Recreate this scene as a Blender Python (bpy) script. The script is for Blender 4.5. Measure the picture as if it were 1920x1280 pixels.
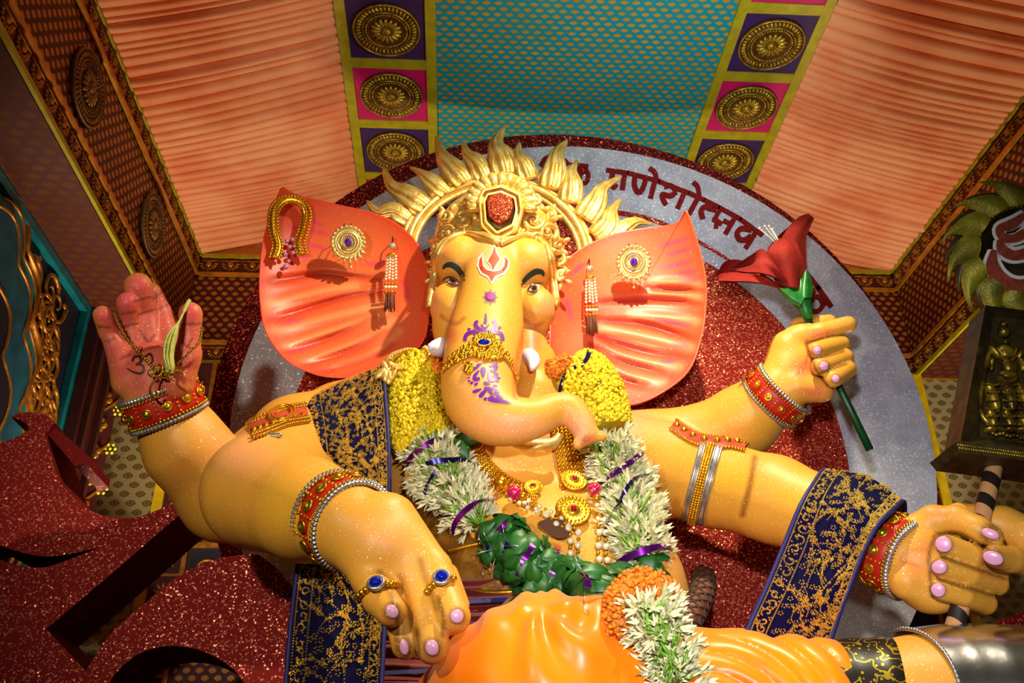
import bpy, bmesh, math, random
import numpy as np
from mathutils import Vector, Matrix
from mathutils.geometry import delaunay_2d_cdt
from mathutils.bvhtree import BVHTree

random.seed(7)
rng = np.random.default_rng(7)
S = bpy.context.scene
COL = S.collection
PI = math.pi
for o in list(bpy.data.objects):
    bpy.data.objects.remove(o)

# ------------------------------------------------------------------ camera
FPX, TH, YAW, ROLL = 1757.0, 0.4995, 0.0635, -0.0104
CAM = np.array([0.0, 0.0, 1.5])
FW = np.array([math.sin(YAW)*math.cos(TH), math.cos(YAW)*math.cos(TH), math.sin(TH)])
_r0 = np.array([math.cos(YAW), -math.sin(YAW), 0.0])
_u0 = np.cross(_r0, FW)
RT = _r0*math.cos(ROLL) + _u0*math.sin(ROLL)
UP = _u0*math.cos(ROLL) - _r0*math.sin(ROLL)
cd = bpy.data.cameras.new('camera')
cam = bpy.data.objects.new('camera', cd)
COL.objects.link(cam)
cam.matrix_world = Matrix(((RT[0], UP[0], -FW[0], CAM[0]), (RT[1], UP[1], -FW[1], CAM[1]), (RT[2], UP[2], -FW[2], CAM[2]), (0, 0, 0, 1)))
cd.sensor_width = 36.0
cd.lens = FPX/1920*36.0
cd.clip_start = 0.05
S.camera = cam

# ------------------------------------------------------------------ world, lights, exposure
wd = bpy.data.worlds.new('world')
S.world = wd
wd.use_nodes = True
wd.node_tree.nodes['Background'].inputs[0].default_value = (1.0, 0.8, 0.55, 1)
wd.node_tree.nodes['Background'].inputs[1].default_value = 0.035
S.view_settings.view_transform = 'Standard'
S.view_settings.look = 'None'
S.view_settings.gamma = 1.0
S.view_settings.use_curve_mapping = False
S.view_settings.exposure = 0.0


def lamp(name, kind, loc, target, power, color, size=0.1, angle=60, blend=0.5):
    l = bpy.data.lights.new(name, kind)
    l.energy = power
    l.color = color
    if kind == 'SPOT':
        l.spot_size = math.radians(angle)
        l.spot_blend = blend
        l.shadow_soft_size = size
    elif kind == 'AREA':
        l.shape = 'DISK'
        l.size = size
        l.spread = math.radians(angle)
    else:
        l.shadow_soft_size = size
    o = bpy.data.objects.new(name, l)
    COL.objects.link(o)
    o.location = loc
    o.rotation_euler = (Vector(target)-Vector(loc)).to_track_quat('-Z', 'Y').to_euler()
    return o


lamp('spot_light', 'SPOT', (1.15, 2.7, 6.2), (0.5, 4.5, 3.6), 780, (1.0, 0.88, 0.62), 0.05, 84, 0.7)
lamp('spot_light', 'SPOT', (-1.4, 0.8, 2.9), (-0.1, 4.8, 3.6), 240, (1.0, 0.88, 0.68), 0.08, 82, 0.8)
lamp('spot_light', 'SPOT', (0.3, 0.6, 2.3), (1.6, 5.5, 3.3), 430, (0.96, 0.95, 1.0), 0.06, 64, 0.8)
lamp('fill_uplight', 'SPOT', (-2.02, 6.2, 2.7), (-1.35, 5.4, 6.1), 250, (1.0, 0.70, 0.46), 0.15, 128, 1.0)  # fill lamp added behind the disc to brighten the peach ceiling
lamp('fill_uplight', 'SPOT', (3.66, 6.2, 2.7), (3.0, 5.4, 6.1), 210, (1.0, 0.70, 0.46), 0.15, 128, 1.0)  # its added counterpart, fills the other ceiling slope
lamp('fill_uplight', 'SPOT', (1.6, 3.4, 5.0), (1.0, 5.0, 6.5), 95, (0.9, 0.95, 0.95), 0.2, 120, 0.9)  # added fill lamp out of view, brightens the turquoise ceiling centre


def P(px, py, Y):
    d = FW + RT*((px-960)/FPX) + UP*((640-py)/FPX)
    return CAM + d*(Y/d[1])


def Pz(px, py, Z):
    d = FW + RT*((px-960)/FPX) + UP*((640-py)/FPX)
    return CAM + d*((Z-CAM[2])/d[2])


def ray(px, py):
    d = FW + RT*((px-960)/FPX) + UP*((640-py)/FPX)
    return d/np.linalg.norm(d)


def fwd(p):
    return float((np.asarray(p)-CAM) @ FW)


def PS(px, py, Y):
    """metres per photo pixel at that point"""
    return fwd(P(px, py, Y))/FPX


def proj(p):
    d = np.asarray(p)-CAM
    z = d @ FW
    return (960+FPX*(d @ RT)/z, 640-FPX*(d @ UP)/z)


# ------------------------------------------------------------------ material helpers
def lin(c):
    r = []
    for v in c:
        v = v/255.0
        r.append(v/12.92 if v <= 0.04045 else ((v+0.055)/1.055)**2.4)
    return tuple(r)


class X:
    """socket wrapper: arithmetic builds Math nodes"""
    def __init__(s, nt, k):
        s.nt, s.k = nt, k

    def m(s, op, *a):
        n = s.nt.nodes.new('ShaderNodeMath')
        n.operation = op
        for i, v in enumerate((s,)+a):
            if isinstance(v, X):
                s.nt.links.new(v.k, n.inputs[i])
            else:
                n.inputs[i].default_value = float(v)
        return X(s.nt, n.outputs[0])

    def __add__(s, o): return s.m('ADD', o)
    def __sub__(s, o): return s.m('SUBTRACT', o)
    def __mul__(s, o): return s.m('MULTIPLY', o)
    def __truediv__(s, o): return s.m('DIVIDE', o)
    def abs(s): return s.m('ABSOLUTE')
    def floor(s): return s.m('FLOOR')
    def fract(s): return s.m('FRACT')
    def sin(s): return s.m('SINE')
    def lt(s, v): return s.m('LESS_THAN', v)
    def gt(s, v): return s.m('GREATER_THAN', v)
    def mx(s, v): return s.m('MAXIMUM', v)
    def mn(s, v): return s.m('MINIMUM', v)
    def sq(s): return s*s
    def sqrt(s): return s.m('SQRT')
    def mod(s, v): return s.m('FLOORED_MODULO', v)

    def step(s, a, b):
        n = s.nt.nodes.new('ShaderNodeMapRange')
        n.interpolation_type = 'SMOOTHSTEP'
        s.nt.links.new(s.k, n.inputs[0])
        n.inputs[1].default_value = a
        n.inputs[2].default_value = b
        return X(s.nt, n.outputs[0])


class Mt:
    def __init__(s, name, col=(0.8, 0.8, 0.8), rough=0.5, metal=0.0, spec=0.5, **kw):
        s.m = bpy.data.materials.new(name)
        s.m.use_nodes = True
        s.nt = s.m.node_tree
        s.b = s.nt.nodes['Principled BSDF']
        s.b.inputs['Base Color'].default_value = (*col, 1)
        s.b.inputs['Roughness'].default_value = rough
        s.b.inputs['Metallic'].default_value = metal
        s.b.inputs['Specular IOR Level'].default_value = spec
        for k, v in kw.items():
            s.b.inputs[k.replace('_', ' ')].default_value = v

    def new(s, t):
        return s.nt.nodes.new('ShaderNode'+t)

    def obj(s):
        return s.new('TexCoord').outputs['Object']

    def uv(s):
        sp = s.new('SeparateXYZ')
        s.nt.links.new(s.new('TexCoord').outputs['UV'], sp.inputs[0])
        return X(s.nt, sp.outputs[0]), X(s.nt, sp.outputs[1])

    def noise(s, scale, detail=2, vec=None, rough=0.5, out=0):
        n = s.new('TexNoise')
        n.inputs['Scale'].default_value = scale
        n.inputs['Detail'].default_value = detail
        n.inputs['Roughness'].default_value = rough
        s.nt.links.new(vec or s.obj(), n.inputs['Vector'])
        return X(s.nt, n.outputs[out])

    def vor(s, scale, vec=None, feat='F1', rand=1.0):
        n = s.new('TexVoronoi')
        n.feature = feat
        n.inputs['Scale'].default_value = scale
        n.inputs['Randomness'].default_value = rand
        s.nt.links.new(vec or s.obj(), n.inputs['Vector'])
        return n

    def mix(s, f, a, b):
        n = s.new('Mix')
        n.data_type = 'RGBA'
        for v, i in ((f, 0), (a, 6), (b, 7)):
            if isinstance(v, X):
                s.nt.links.new(v.k, n.inputs[i])
            elif isinstance(v, (int, float)):
                n.inputs[i].default_value = v
            elif isinstance(v, tuple):
                n.inputs[i].default_value = (*v, 1)
            else:
                s.nt.links.new(v, n.inputs[i])
        return n.outputs[2]

    def set(s, name, v):
        if isinstance(v, X):
            v = v.k
        s.nt.links.new(v, s.b.inputs[name])

    def bump(s, h, strength=0.5, dist=0.01):
        n = s.new('Bump')
        n.inputs['Strength'].default_value = strength
        n.inputs['Distance'].default_value = dist
        s.nt.links.new(h.k if isinstance(h, X) else h, n.inputs['Height'])
        s.nt.links.new(n.outputs[0], s.b.inputs['Normal'])

    def flakes(s, scale, amount, tint, base, metal=1.0, tilt=1.0, rough=0.3, size=0.5, all_over=False):
        """loose glitter: a share of the cells are little mirrors that face random ways"""
        v = s.vor(scale)
        sp = s.new('SeparateColor')
        s.nt.links.new(v.outputs['Color'], sp.inputs[0])
        r = X(s.nt, sp.outputs[0])
        d = X(s.nt, v.outputs['Distance'])
        mask = r.gt(1-amount)*d.lt(size)
        s.set('Base Color', s.mix(mask, base, tint))
        s.set('Metallic', mask*metal)
        r0_ = s.b.inputs['Roughness'].default_value
        s.set('Roughness', mask*(rough-r0_)+r0_)
        s.set('Roughness', mask*(rough-s.b.inputs['Roughness'].default_value)+s.b.inputs['Roughness'].default_value)
        vm = s.new('VectorMath')
        vm.operation = 'SUBTRACT'
        s.nt.links.new(v.outputs['Color'], vm.inputs[0])
        vm.inputs[1].default_value = (0.5+0.5*(1-amount), 0.5, 0.5) if not all_over else (0.5, 0.5, 0.5)
        sc = s.new('VectorMath')
        sc.operation = 'SCALE'
        s.nt.links.new(vm.outputs[0], sc.inputs[0])
        s.nt.links.new((mask*tilt).k, sc.inputs['Scale'])
        g = s.new('NewGeometry')
        ad = s.new('VectorMath')
        s.nt.links.new(g.outputs['Normal'], ad.inputs[0])
        s.nt.links.new(sc.outputs[0], ad.inputs[1])
        nn = s.new('VectorMath')
        nn.operation = 'NORMALIZE'
        s.nt.links.new(ad.outputs[0], nn.inputs[0])
        s.nt.links.new(nn.outputs[0], s.b.inputs['Normal'])
        return mask


def simple(name, rgb, rough=0.5, metal=0.0, noise=0.0, nscale=8, **kw):
    m = Mt(name, lin(rgb), rough, metal, **kw)
    if noise:
        n = m.noise(nscale, 4)
        a = tuple(c*(1-noise) for c in lin(rgb))
        b = tuple(min(1, c*(1+noise)) for c in lin(rgb))
        m.set('Base Color', m.mix(n.step(0.3, 0.7), a, b))
    return m.m


def glitter(name, dark, bright, scale=110, amount=0.5, tilt=1.6, rough=0.28):
    m = Mt(name, lin(dark), 0.75, 0.0, 0.15)
    n = m.noise(260, 2)
    base = m.mix(n.step(0.35, 0.7), tuple(c*0.75 for c in lin(dark)), tuple(min(1, c*1.3) for c in lin(dark)))
    m.flakes(scale, amount, lin(bright), base, 0.55, tilt, rough, 0.55)
    return m.m


def brocade(name, ground, motif, su, sv, a=0.36, b=0.40, power=1.0, metal=0.5, eye=0.0, sheen=0.0):
    """woven cloth with staggered motifs printed in metal thread (flat print)"""
    m = Mt(name, lin(ground), 0.55)
    u, v = m.uv()
    v = v*sv
    u = u*su + v.floor().mod(2)*0.5
    fx = (u.fract()-0.5).abs()/a
    fy = (v.fract()-0.5).abs()/b
    d = fx.m('POWER', power)+fy.m('POWER', power)
    mask = d.step(1.05, 0.92)
    if eye:
        ring = (d.step(0.5, 0.45)-d.step(0.25, 0.2))*eye
        mask = mask*(ring*-1.0+1.0)
    n = m.noise(3.0, 3)
    dull = m.mix(n.step(0.3, 0.7), tuple(c*0.8 for c in lin(motif)), lin(motif))
    m.set('Base Color', m.mix(mask, lin(ground), dull))
    m.set('Metallic', mask*metal)
    m.set('Roughness', mask*-0.15+0.55)
    return m.m


# ------------------------------------------------------------------ mesh helpers
BASE = {}


def base_of(o):
    return BASE.get(o.name, np.zeros(3))


def props(o, label=None, cat=None, group=None, kind=None):
    if label: o['label'] = label
    if cat: o['category'] = cat
    if group: o['group'] = group
    if kind: o['kind'] = kind
    return o


def empty(name, loc, label=None, cat=None, group=None, kind=None):
    o = bpy.data.objects.new(name, None)
    COL.objects.link(o)
    o.empty_display_size = 0.1
    o.location = loc
    BASE[o.name] = np.array(loc, float)
    return props(o, label, cat, group, kind)


def link(name, me, mat=None, parent=None, loc=None, smooth=True):
    """me is in world coordinates; moves its origin to the parent's or to loc"""
    o = bpy.data.objects.new(name, me)
    COL.objects.link(o)
    if mat is not None and len(me.materials) == 0:
        me.materials.append(mat)
    if parent is not None:
        b = base_of(parent)
        o.parent = parent
        me.transform(Matrix.Translation(-Vector(b)))
        BASE[o.name] = b
    else:
        if loc is None:
            co = np.empty(len(me.vertices)*3)
            me.vertices.foreach_get('co', co)
            co = co.reshape(-1, 3)
            lo, hi = co.min(0), co.max(0)
            loc = ((lo[0]+hi[0])/2, (lo[1]+hi[1])/2, lo[2])
        me.transform(Matrix.Translation(-Vector(loc)))
        o.location = loc
        BASE[o.name] = np.array(loc, float)
    if smooth:
        me.shade_smooth()
    return o


def inst(name, me, M, parent=None):
    """another object on shared local mesh data, M = world matrix"""
    o = bpy.data.objects.new(name, me)
    COL.objects.link(o)
    if parent is not None:
        o.parent = parent
        M = Matrix.Translation(-Vector(base_of(parent))) @ M
        BASE[o.name] = base_of(parent)
    o.matrix_local = M
    return o


def frame(o, n, up):
    """matrix: local z along n, local y close to up, at o"""
    n = Vector(n).normalized()
    up = Vector(up)
    x = up.cross(n).normalized()
    y = n.cross(x)
    M = Matrix((x, y, n)).transposed().to_4x4()
    M.translation = Vector(o)
    return M


class MB:
    def __init__(s):
        s.v, s.f, s.uvs, s.n = [], [], [], 0
        s.c = []

    def add(s, v, f, uv=None, col=None):
        v = np.asarray(v, float).reshape(-1, 3)
        s.v.append(v)
        s.f += [tuple(int(i)+s.n for i in q) for q in f]
        s.uvs.append(np.asarray(uv, float).reshape(-1, 2) if uv is not None else np.zeros((len(v), 2)))
        if col is None:
            col = (1, 1, 1)
        col = np.asarray(col, float)
        s.c.append(col if col.ndim == 2 else np.tile(col, (len(v), 1)))
        s.n += len(v)
        return s

    def box(s, lo, hi, M=None):
        (a, b, c), (d, e, f) = lo, hi
        v = np.array([(a, b, c), (d, b, c), (d, e, c), (a, e, c), (a, b, f), (d, b, f), (d, e, f), (a, e, f)], float)
        if M is not None:
            v = np.array([M @ Vector(p) for p in v])
        return s.add(v, [(3, 2, 1, 0), (4, 5, 6, 7), (0, 1, 5, 4), (1, 2, 6, 5), (2, 3, 7, 6), (3, 0, 4, 7)])

    def quad(s, pts, uv=None):
        return s.add(pts, [(0, 1, 2, 3)], uv)

    def grid(s, pts, closed_u=False, closed_v=False, uv=None, flip=False):
        """pts[i][j]"""
        pts = np.asarray(pts, float)
        n, m = pts.shape[:2]
        F = []
        for i in range(n if closed_u else n-1):
            for j in range(m if closed_v else m-1):
                q = (i*m+j, ((i+1) % n)*m+j, ((i+1) % n)*m+(j+1) % m, i*m+(j+1) % m)
                F.append(q[::-1] if flip else q)
        return s.add(pts.reshape(-1, 3), F, uv)

    def tube(s, path, r, n=8, cap=True, prof=None, up=(0, 0, 1), flat=1.0, closed=False):
        """sweep; r scalar or per point; prof(angle, t)->radius factor; flat scales the second axis"""
        path = np.asarray(path, float)
        k = len(path)
        r = np.broadcast_to(np.asarray(r, float), (k,))
        if closed:
            T = np.roll(path, -1, 0)-np.roll(path, 1, 0)
        else:
            T = np.gradient(path, axis=0)
        T /= np.linalg.norm(T, axis=1)[:, None]+1e-12
        u = np.asarray(up, float)
        A = np.zeros((k, 3))
        B = np.zeros((k, 3))
        pa = None
        for i in range(k):
            a = u if pa is None else pa
            a = a-T[i]*(a @ T[i])
            if np.linalg.norm(a) < 1e-6:
                a = np.cross(T[i], (1, 0.3, 0.2))
            a = a/np.linalg.norm(a)
            A[i], B[i] = a, np.cross(T[i], a)
            pa = a
        th = np.linspace(0, 2*PI, n, endpoint=False)
        pf = np.ones((k, n)) if prof is None else np.array([[prof(t, i/max(1, k-1)) for t in th] for i in range(k)])
        V = path[:, None]+(A[:, None]*np.cos(th)[None, :, None]*flat+B[:, None]*np.sin(th)[None, :, None])*(r[:, None]*pf)[:, :, None]
        F = []
        kk = k if closed else k-1
        for i in range(kk):
            for j in range(n):
                i2 = (i+1) % k
                F.append((i*n+j, i*n+(j+1) % n, i2*n+(j+1) % n, i2*n+j))
        if cap and not closed:
            F.append(tuple(range(n))[::-1])
            F.append(tuple((k-1)*n+j for j in range(n)))
        t = np.linspace(0, 1, k)
        uv = np.stack(np.broadcast_arrays(th[None, :]/(2*PI), t[:, None]), -1)
        return s.add(V.reshape(-1, 3), F, uv)

    def lathe(s, prof, n=24, M=None, lobes=0, amp=0.0, r0=0.0):
        """prof: (radius, height) about local z"""
        th = np.linspace(0, 2*PI, n, endpoint=False)
        V = []
        for r, h in prof:
            rr = r*(1+amp*np.cos(lobes*th)*(r > r0)) if lobes else np.full(n, r)
            V.append(np.stack([rr*np.cos(th), rr*np.sin(th), np.full(n, h)], -1))
        V = np.array(V)
        k = len(prof)
        F = [(i*n+j, i*n+(j+1) % n, (i+1)*n+(j+1) % n, (i+1)*n+j) for i in range(k-1) for j in range(n)]
        F.append(tuple((k-1)*n+j for j in range(n)))
        F.append(tuple(range(n))[::-1])
        V = V.reshape(-1, 3)
        if M is not None:
            V = xf(V, M)
        return s.add(V, F)

    def ball(s, c, r, M=None, nu=10, nv=7):
        """ellipsoid; r scalar or 3"""
        r = np.broadcast_to(np.asarray(r, float), (3,))
        V = [(0, 0, 1)]
        for i in range(1, nv):
            for j in range(nu):
                a, b = PI*i/nv, 2*PI*j/nu
                V.append((math.sin(a)*math.cos(b), math.sin(a)*math.sin(b), math.cos(a)))
        V.append((0, 0, -1))
        F = [(0, 1+j, 1+(j+1) % nu) for j in range(nu)]
        for i in range(nv-2):
            for j in range(nu):
                a, b = 1+i*nu+j, 1+i*nu+(j+1) % nu
                F.append((a, a+nu, b+nu, b))
        e = len(V)-1
        F += [(e, e-nu+(j+1) % nu, e-nu+j) for j in range(nu)]
        V = np.array(V)*r
        if M is not None:
            V = V @ np.array(M.to_3x3()).T
        return s.add(V+np.asarray(c, float), F)

    def mesh(s, name, col=False):
        me = bpy.data.meshes.new(name)
        V = np.concatenate(s.v) if s.v else np.zeros((0, 3))
        me.from_pydata(V.tolist(), [], s.f)
        uv = np.concatenate(s.uvs)
        if np.any(uv):
            l = me.uv_layers.new(name='UVMap')
            idx = np.empty(len(me.loops), int)
            me.loops.foreach_get('vertex_index', idx)
            l.data.foreach_set('uv', uv[idx].ravel())
        if col:
            C = np.concatenate(s.c)
            a = me.color_attributes.new('paint', 'FLOAT_COLOR', 'POINT')
            a.data.foreach_set('color', np.c_[C, np.ones(len(C))].ravel())
        return me

    def build(s, name, mat, parent=None, smooth=True, loc=None, col=False):
        return link(name, s.mesh(name, col), mat, parent, loc, smooth)


def xf(V, M):
    V = np.asarray(V, float)
    A = np.array(M)
    return V @ A[:3, :3].T + A[:3, 3]


def inside(pts, loops):
    pts = np.asarray(pts, float)
    c = np.zeros(len(pts), bool)
    x, y = pts[:, 0], pts[:, 1]
    for L in loops:
        L = np.asarray(L, float)
        x0, y0 = L[:, 0], L[:, 1]
        x1, y1 = np.roll(x0, -1), np.roll(y0, -1)
        for i in range(len(L)):
            if y0[i] == y1[i]:
                continue
            cr = (y0[i] > y) != (y1[i] > y)
            c ^= cr & (x < (x1[i]-x0[i])*(y-y0[i])/(y1[i]-y0[i])+x0[i])
    return c


def fill2d(loops, step=None):
    """triangulate polygon with holes, optional interior points; boundary points come first"""
    loops = [np.asarray(L, float) for L in loops]
    pts, ed = [], []
    for L in loops:
        b = len(pts)
        pts += [tuple(p) for p in L]
        ed += [(b+i, b+(i+1) % len(L)) for i in range(len(L))]
    if step:
        A = np.concatenate(loops)
        xs = np.arange(A[:, 0].min()+step*0.5, A[:, 0].max(), step)
        ys = np.arange(A[:, 1].min()+step*0.5, A[:, 1].max(), step*0.87)
        G = np.array([(x+(step*0.5 if j % 2 else 0), y) for j, y in enumerate(ys) for x in xs])
        if len(G):
            G = G[inside(G, loops)]
            # keep away from the outline
            if len(G):
                d = np.min(np.linalg.norm(G[:, None]-np.concatenate([resample(L, step*0.6, True) for L in loops])[None], axis=2), axis=1)
                G = G[d > step*0.45]
            pts += [tuple(p) for p in G]
    r = delaunay_2d_cdt([Vector(p) for p in pts], ed, [], 0, 1e-7)
    V = np.array([tuple(v) for v in r[0]])
    T = np.array(r[2])
    c = V[T].mean(1)
    T = T[inside(c, loops)]
    a = V[T[:, 1]]-V[T[:, 0]]
    b = V[T[:, 2]]-V[T[:, 0]]
    neg = (a[:, 0]*b[:, 1]-a[:, 1]*b[:, 0]) < 0
    T[neg] = T[neg][:, ::-1]
    return V, T


def resample(L, d, closed=False):
    L = np.asarray(L, float)
    if closed:
        L = np.r_[L, L[:1]]
    s = np.r_[0, np.cumsum(np.linalg.norm(np.diff(L, axis=0), axis=1))]
    n = max(2, int(round(s[-1]/d))+1)
    t = np.linspace(0, s[-1], n)
    R = np.stack([np.interp(t, s, L[:, k]) for k in range(L.shape[1])], -1)
    return R[:-1] if closed else R


def spline(pts, n=40, closed=False):
    """Catmull-Rom through points of any dimension"""
    Q = np.asarray(pts, float)
    k = len(Q)
    out = []
    segs = k if closed else k-1
    for i in range(segs):
        if closed:
            p0, p1, p2, p3 = Q[(i-1) % k], Q[i], Q[(i+1) % k], Q[(i+2) % k]
        else:
            p1, p2 = Q[i], Q[i+1]
            p0 = Q[i-1] if i else 2*p1-p2
            p3 = Q[i+2] if i+2 < k else 2*p2-p1
        m = max(2, n//segs)
        for t in np.linspace(0, 1, m, endpoint=False):
            out.append(0.5*((2*p1)+(p2-p0)*t+(2*p0-5*p1+4*p2-p3)*t*t+(3*p1-p0-3*p2+p3)*t**3))
    if not closed:
        out.append(Q[-1])
    return np.array(out)


def slab(mb, loops_px, Yf, depth, taper=None):
    """cut-out board: outline given where it stands (plane y = Yf), with real thickness"""
    L3 = [np.array([P(x, y, Yf) for x, y in L]) for L in loops_px]
    return slab3(mb, [L[:, [0, 2]] for L in L3], Yf, depth)


def slab3(mb, loops_xz, Yf, depth):
    V, T = fill2d(loops_xz)
    n = len(V)
    F = np.c_[V[:, 0], np.full(n, Yf), V[:, 1]]
    Bk = F+np.array([0, depth, 0])
    f = [tuple(t) for t in T]+[tuple(t[::-1]+n) for t in T]
    mb.add(np.r_[F, Bk], f)
    for L in loops_xz:
        m = len(L)
        a = np.c_[L[:, 0], np.full(m, Yf), L[:, 1]]
        b = a+np.array([0, depth, 0])
        mb.add(np.r_[a, b], [(i, (i+1) % m, m+(i+1) % m, m+i) for i in range(m)])
    return mb


def bvh_of(*objs):
    V, F, n = [], [], 0
    for o in objs:
        me = o.data
        co = np.empty(len(me.vertices)*3)
        me.vertices.foreach_get('co', co)
        co = co.reshape(-1, 3)+base_of(o)
        V += co.tolist()
        F += [tuple(i+n for i in p.vertices) for p in me.polygons]
        n = len(V)
    return BVHTree.FromPolygons(V, F)


def hit(bvh, px, py, default_Y=None, ymin=0.0):
    """point and normal where the surface lies behind that spot (past depth ymin)"""
    o = Vector(P(px, py, ymin)) if ymin else Vector(CAM)
    loc, nor, i, d = bvh.ray_cast(o, Vector(ray(px, py)))
    if loc is None:
        if default_Y is None:
            return None, None
        return P(px, py, default_Y), np.array((0, -1.0, 0))
    nor = np.array(nor)
    if nor @ ray(px, py) > 0:
        nor = -nor
    return np.array(loc), nor


def decal(mb, bvh, loops, step=6, lift=0.004, ymin=0.0):
    """paint patch: a thin skin that follows the surface it is on"""
    V, T = fill2d([resample(L, step*0.8, True) for L in loops], step)
    pts, ok = [], []
    for x, y in V:
        p, n = hit(bvh, x, y, None, ymin)
        ok.append(p is not None)
        pts.append(p+n*lift if p is not None else np.zeros(3))
    ok = np.array(ok)
    T = [tuple(t[::-1]) for t in T if ok[list(t)].all()]
    pts = np.array(pts)
    # drop triangles that jump over a fold
    T = [t for t in T if max(np.linalg.norm(pts[t[0]]-pts[t[1]]), np.linalg.norm(pts[t[1]]-pts[t[2]]), np.linalg.norm(pts[t[0]]-pts[t[2]])) < step*0.0031*5]
    return mb.add(pts, T, V*0.001)


def strokes2poly(path, w):
    """outline of a brush stroke (px); w scalar or per point"""
    path = np.asarray(path, float)
    w = np.broadcast_to(np.asarray(w, float), (len(path),))
    T = np.gradient(path, axis=0)
    T /= np.linalg.norm(T, axis=1)[:, None]+1e-9
    N = np.stack([-T[:, 1], T[:, 0]], -1)
    return np.r_[path+N*w[:, None]/2, (path-N*w[:, None]/2)[::-1]]


def slab_strokes(mb, strokes, Yf, depth):
    """raised sign made of brush strokes (px path, width), merged to one outline"""
    polys, quads = [], []
    for pts, w in strokes:
        o = strokes2poly(pts, w)
        k = len(o)//2
        polys.append(o)
        a, b = o[:k], o[k:][::-1]
        quads += [np.array([a[i], a[i+1], b[i+1], b[i]]) for i in range(k-1)]
    P0, ed = [], []
    for o in polys:
        b = len(P0)
        P0 += [Vector(p) for p in o]
        ed += [(b+i, b+(i+1) % len(o)) for i in range(len(o))]
    r = delaunay_2d_cdt(P0, ed, [], 0, 1e-6)
    V = np.array([tuple(v) for v in r[0]])
    T = np.array(r[2])
    c = V[T].mean(1)
    keep = np.zeros(len(T), bool)
    for q in quads:
        keep |= inside(c, [q])
    T = T[keep]
    e1, e2 = V[T[:, 1]]-V[T[:, 0]], V[T[:, 2]]-V[T[:, 0]]
    neg = (e1[:, 0]*e2[:, 1]-e1[:, 1]*e2[:, 0]) > 0
    T[neg] = T[neg][:, ::-1]
    F3 = np.array([P(x, y, Yf) for x, y in V])
    n = len(V)
    cnt = {}
    for t in T:
        for i in range(3):
            cnt.setdefault(tuple(sorted((t[i], t[(i+1) % 3]))), []).append((t[i], t[(i+1) % 3]))
    f = [tuple(t) for t in T]+[tuple(t[::-1]+n) for t in T]
    for v in cnt.values():
        if len(v) == 1:
            i, j = v[0]
            f.append((j, i, i+n, j+n))
    return mb.add(np.r_[F3, F3+np.array((0, depth, 0))], f)
# ================================================================== the hall
XL, XR, ZT, ZB, ZC, YB = -2.29, 3.93, 6.125, 5.043, 6.56, 7.0
SLO, SLI, SRI, SRO = -0.896, -0.211, 1.849, 2.507
YF = 2.6                       # the built part of the hall starts here, above and behind the view
XWL, XWR = -2.775, 4.75

gold_paint = simple('gold_paint', (205, 150, 45), 0.35, 0.6, 0.25, 14)
old_gold = simple('old_gold', (175, 120, 40), 0.42, 0.55, 0.3, 20)
lime_gold = simple('lime_ribbon', (178, 172, 22), 0.45, 0.1, 0.15, 10)
purple_cloth = simple('purple_cloth', (58, 28, 92), 0.6, 0, 0.15, 6)
magenta_cloth = simple('magenta_cloth', (205, 5, 105), 0.55, 0, 0.1, 6)
maroon = simple('maroon_paint', (92, 22, 20), 0.6, 0, 0.2, 9)
dark_maroon = simple('dark_maroon', (70, 22, 18), 0.6, 0, 0.2, 9)
br_red = brocade('red_brocade', (74, 10, 12), (196, 126, 36), 11.2, 19.5, 0.31, 0.40, 1.5, 0.3)
br_red2 = brocade('red_brocade_wide', (74, 16, 12), (110, 64, 24), 8.5, 13, 0.36, 0.36, 1.6, 0.3)
br_orange = brocade('orange_brocade', (205, 140, 80), (240, 140, 20), 9, 15, 0.34, 0.40, 1.8, 0.3)
br_teal = brocade('teal_brocade', (0, 150, 164), (214, 178, 66), 12.3, 20.5, 0.36, 0.36, 1.25, 0.35)
br_olive = brocade('olive_brocade', (172, 160, 112), (112, 98, 44), 8.3, 13.6, 0.33, 0.36, 1.5, 0.1, 0.55)


def rect_uv(mb, a, b, c, d, uoff=0.0):
    a, b, c, d = [np.asarray(p, float) for p in (a, b, c, d)]
    w, h = np.linalg.norm(b-a), np.linalg.norm(d-a)
    return mb.quad([a, b, c, d], [(uoff, 0), (uoff+w, 0), (uoff+w, h), (uoff, h)])


# floor and walls
m = MB()
m.box((XWL-0.1, -2.0, -0.08), (XWR+0.1, YB+0.1, 0.0))
props(m.build('floor', simple('floor_carpet', (80, 22, 18), 0.9, 0, 0.3, 5), smooth=False), kind='structure')
m = MB()
rect_uv(m, (XWL, YB, 0), (XWR, YB, 0), (XWR, YB, ZB), (XWL, YB, ZB))
m.box((XWL-0.1, YB+0.002, 0), (XWR+0.1, YB+0.1, 6.8))
wall_back = props(m.build('wall_back', br_olive, smooth=False), kind='structure')
for nm, x, sx in (('wall_left', XWL, -1), ('wall_right', XWR, 1)):
    m = MB()
    rect_uv(m, (x, YF, 0), (x, YB, 0), (x, YB, ZB), (x, YF, ZB))
    m.box((min(x, x+sx*0.1)+(0.002 if sx > 0 else 0), YF, 0), (max(x, x+sx*0.1)-(0.002 if sx < 0 else 0), YB, 6.8))
    props(m.build(nm, br_red2 if sx < 0 else br_olive, smooth=False), kind='structure')

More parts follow.
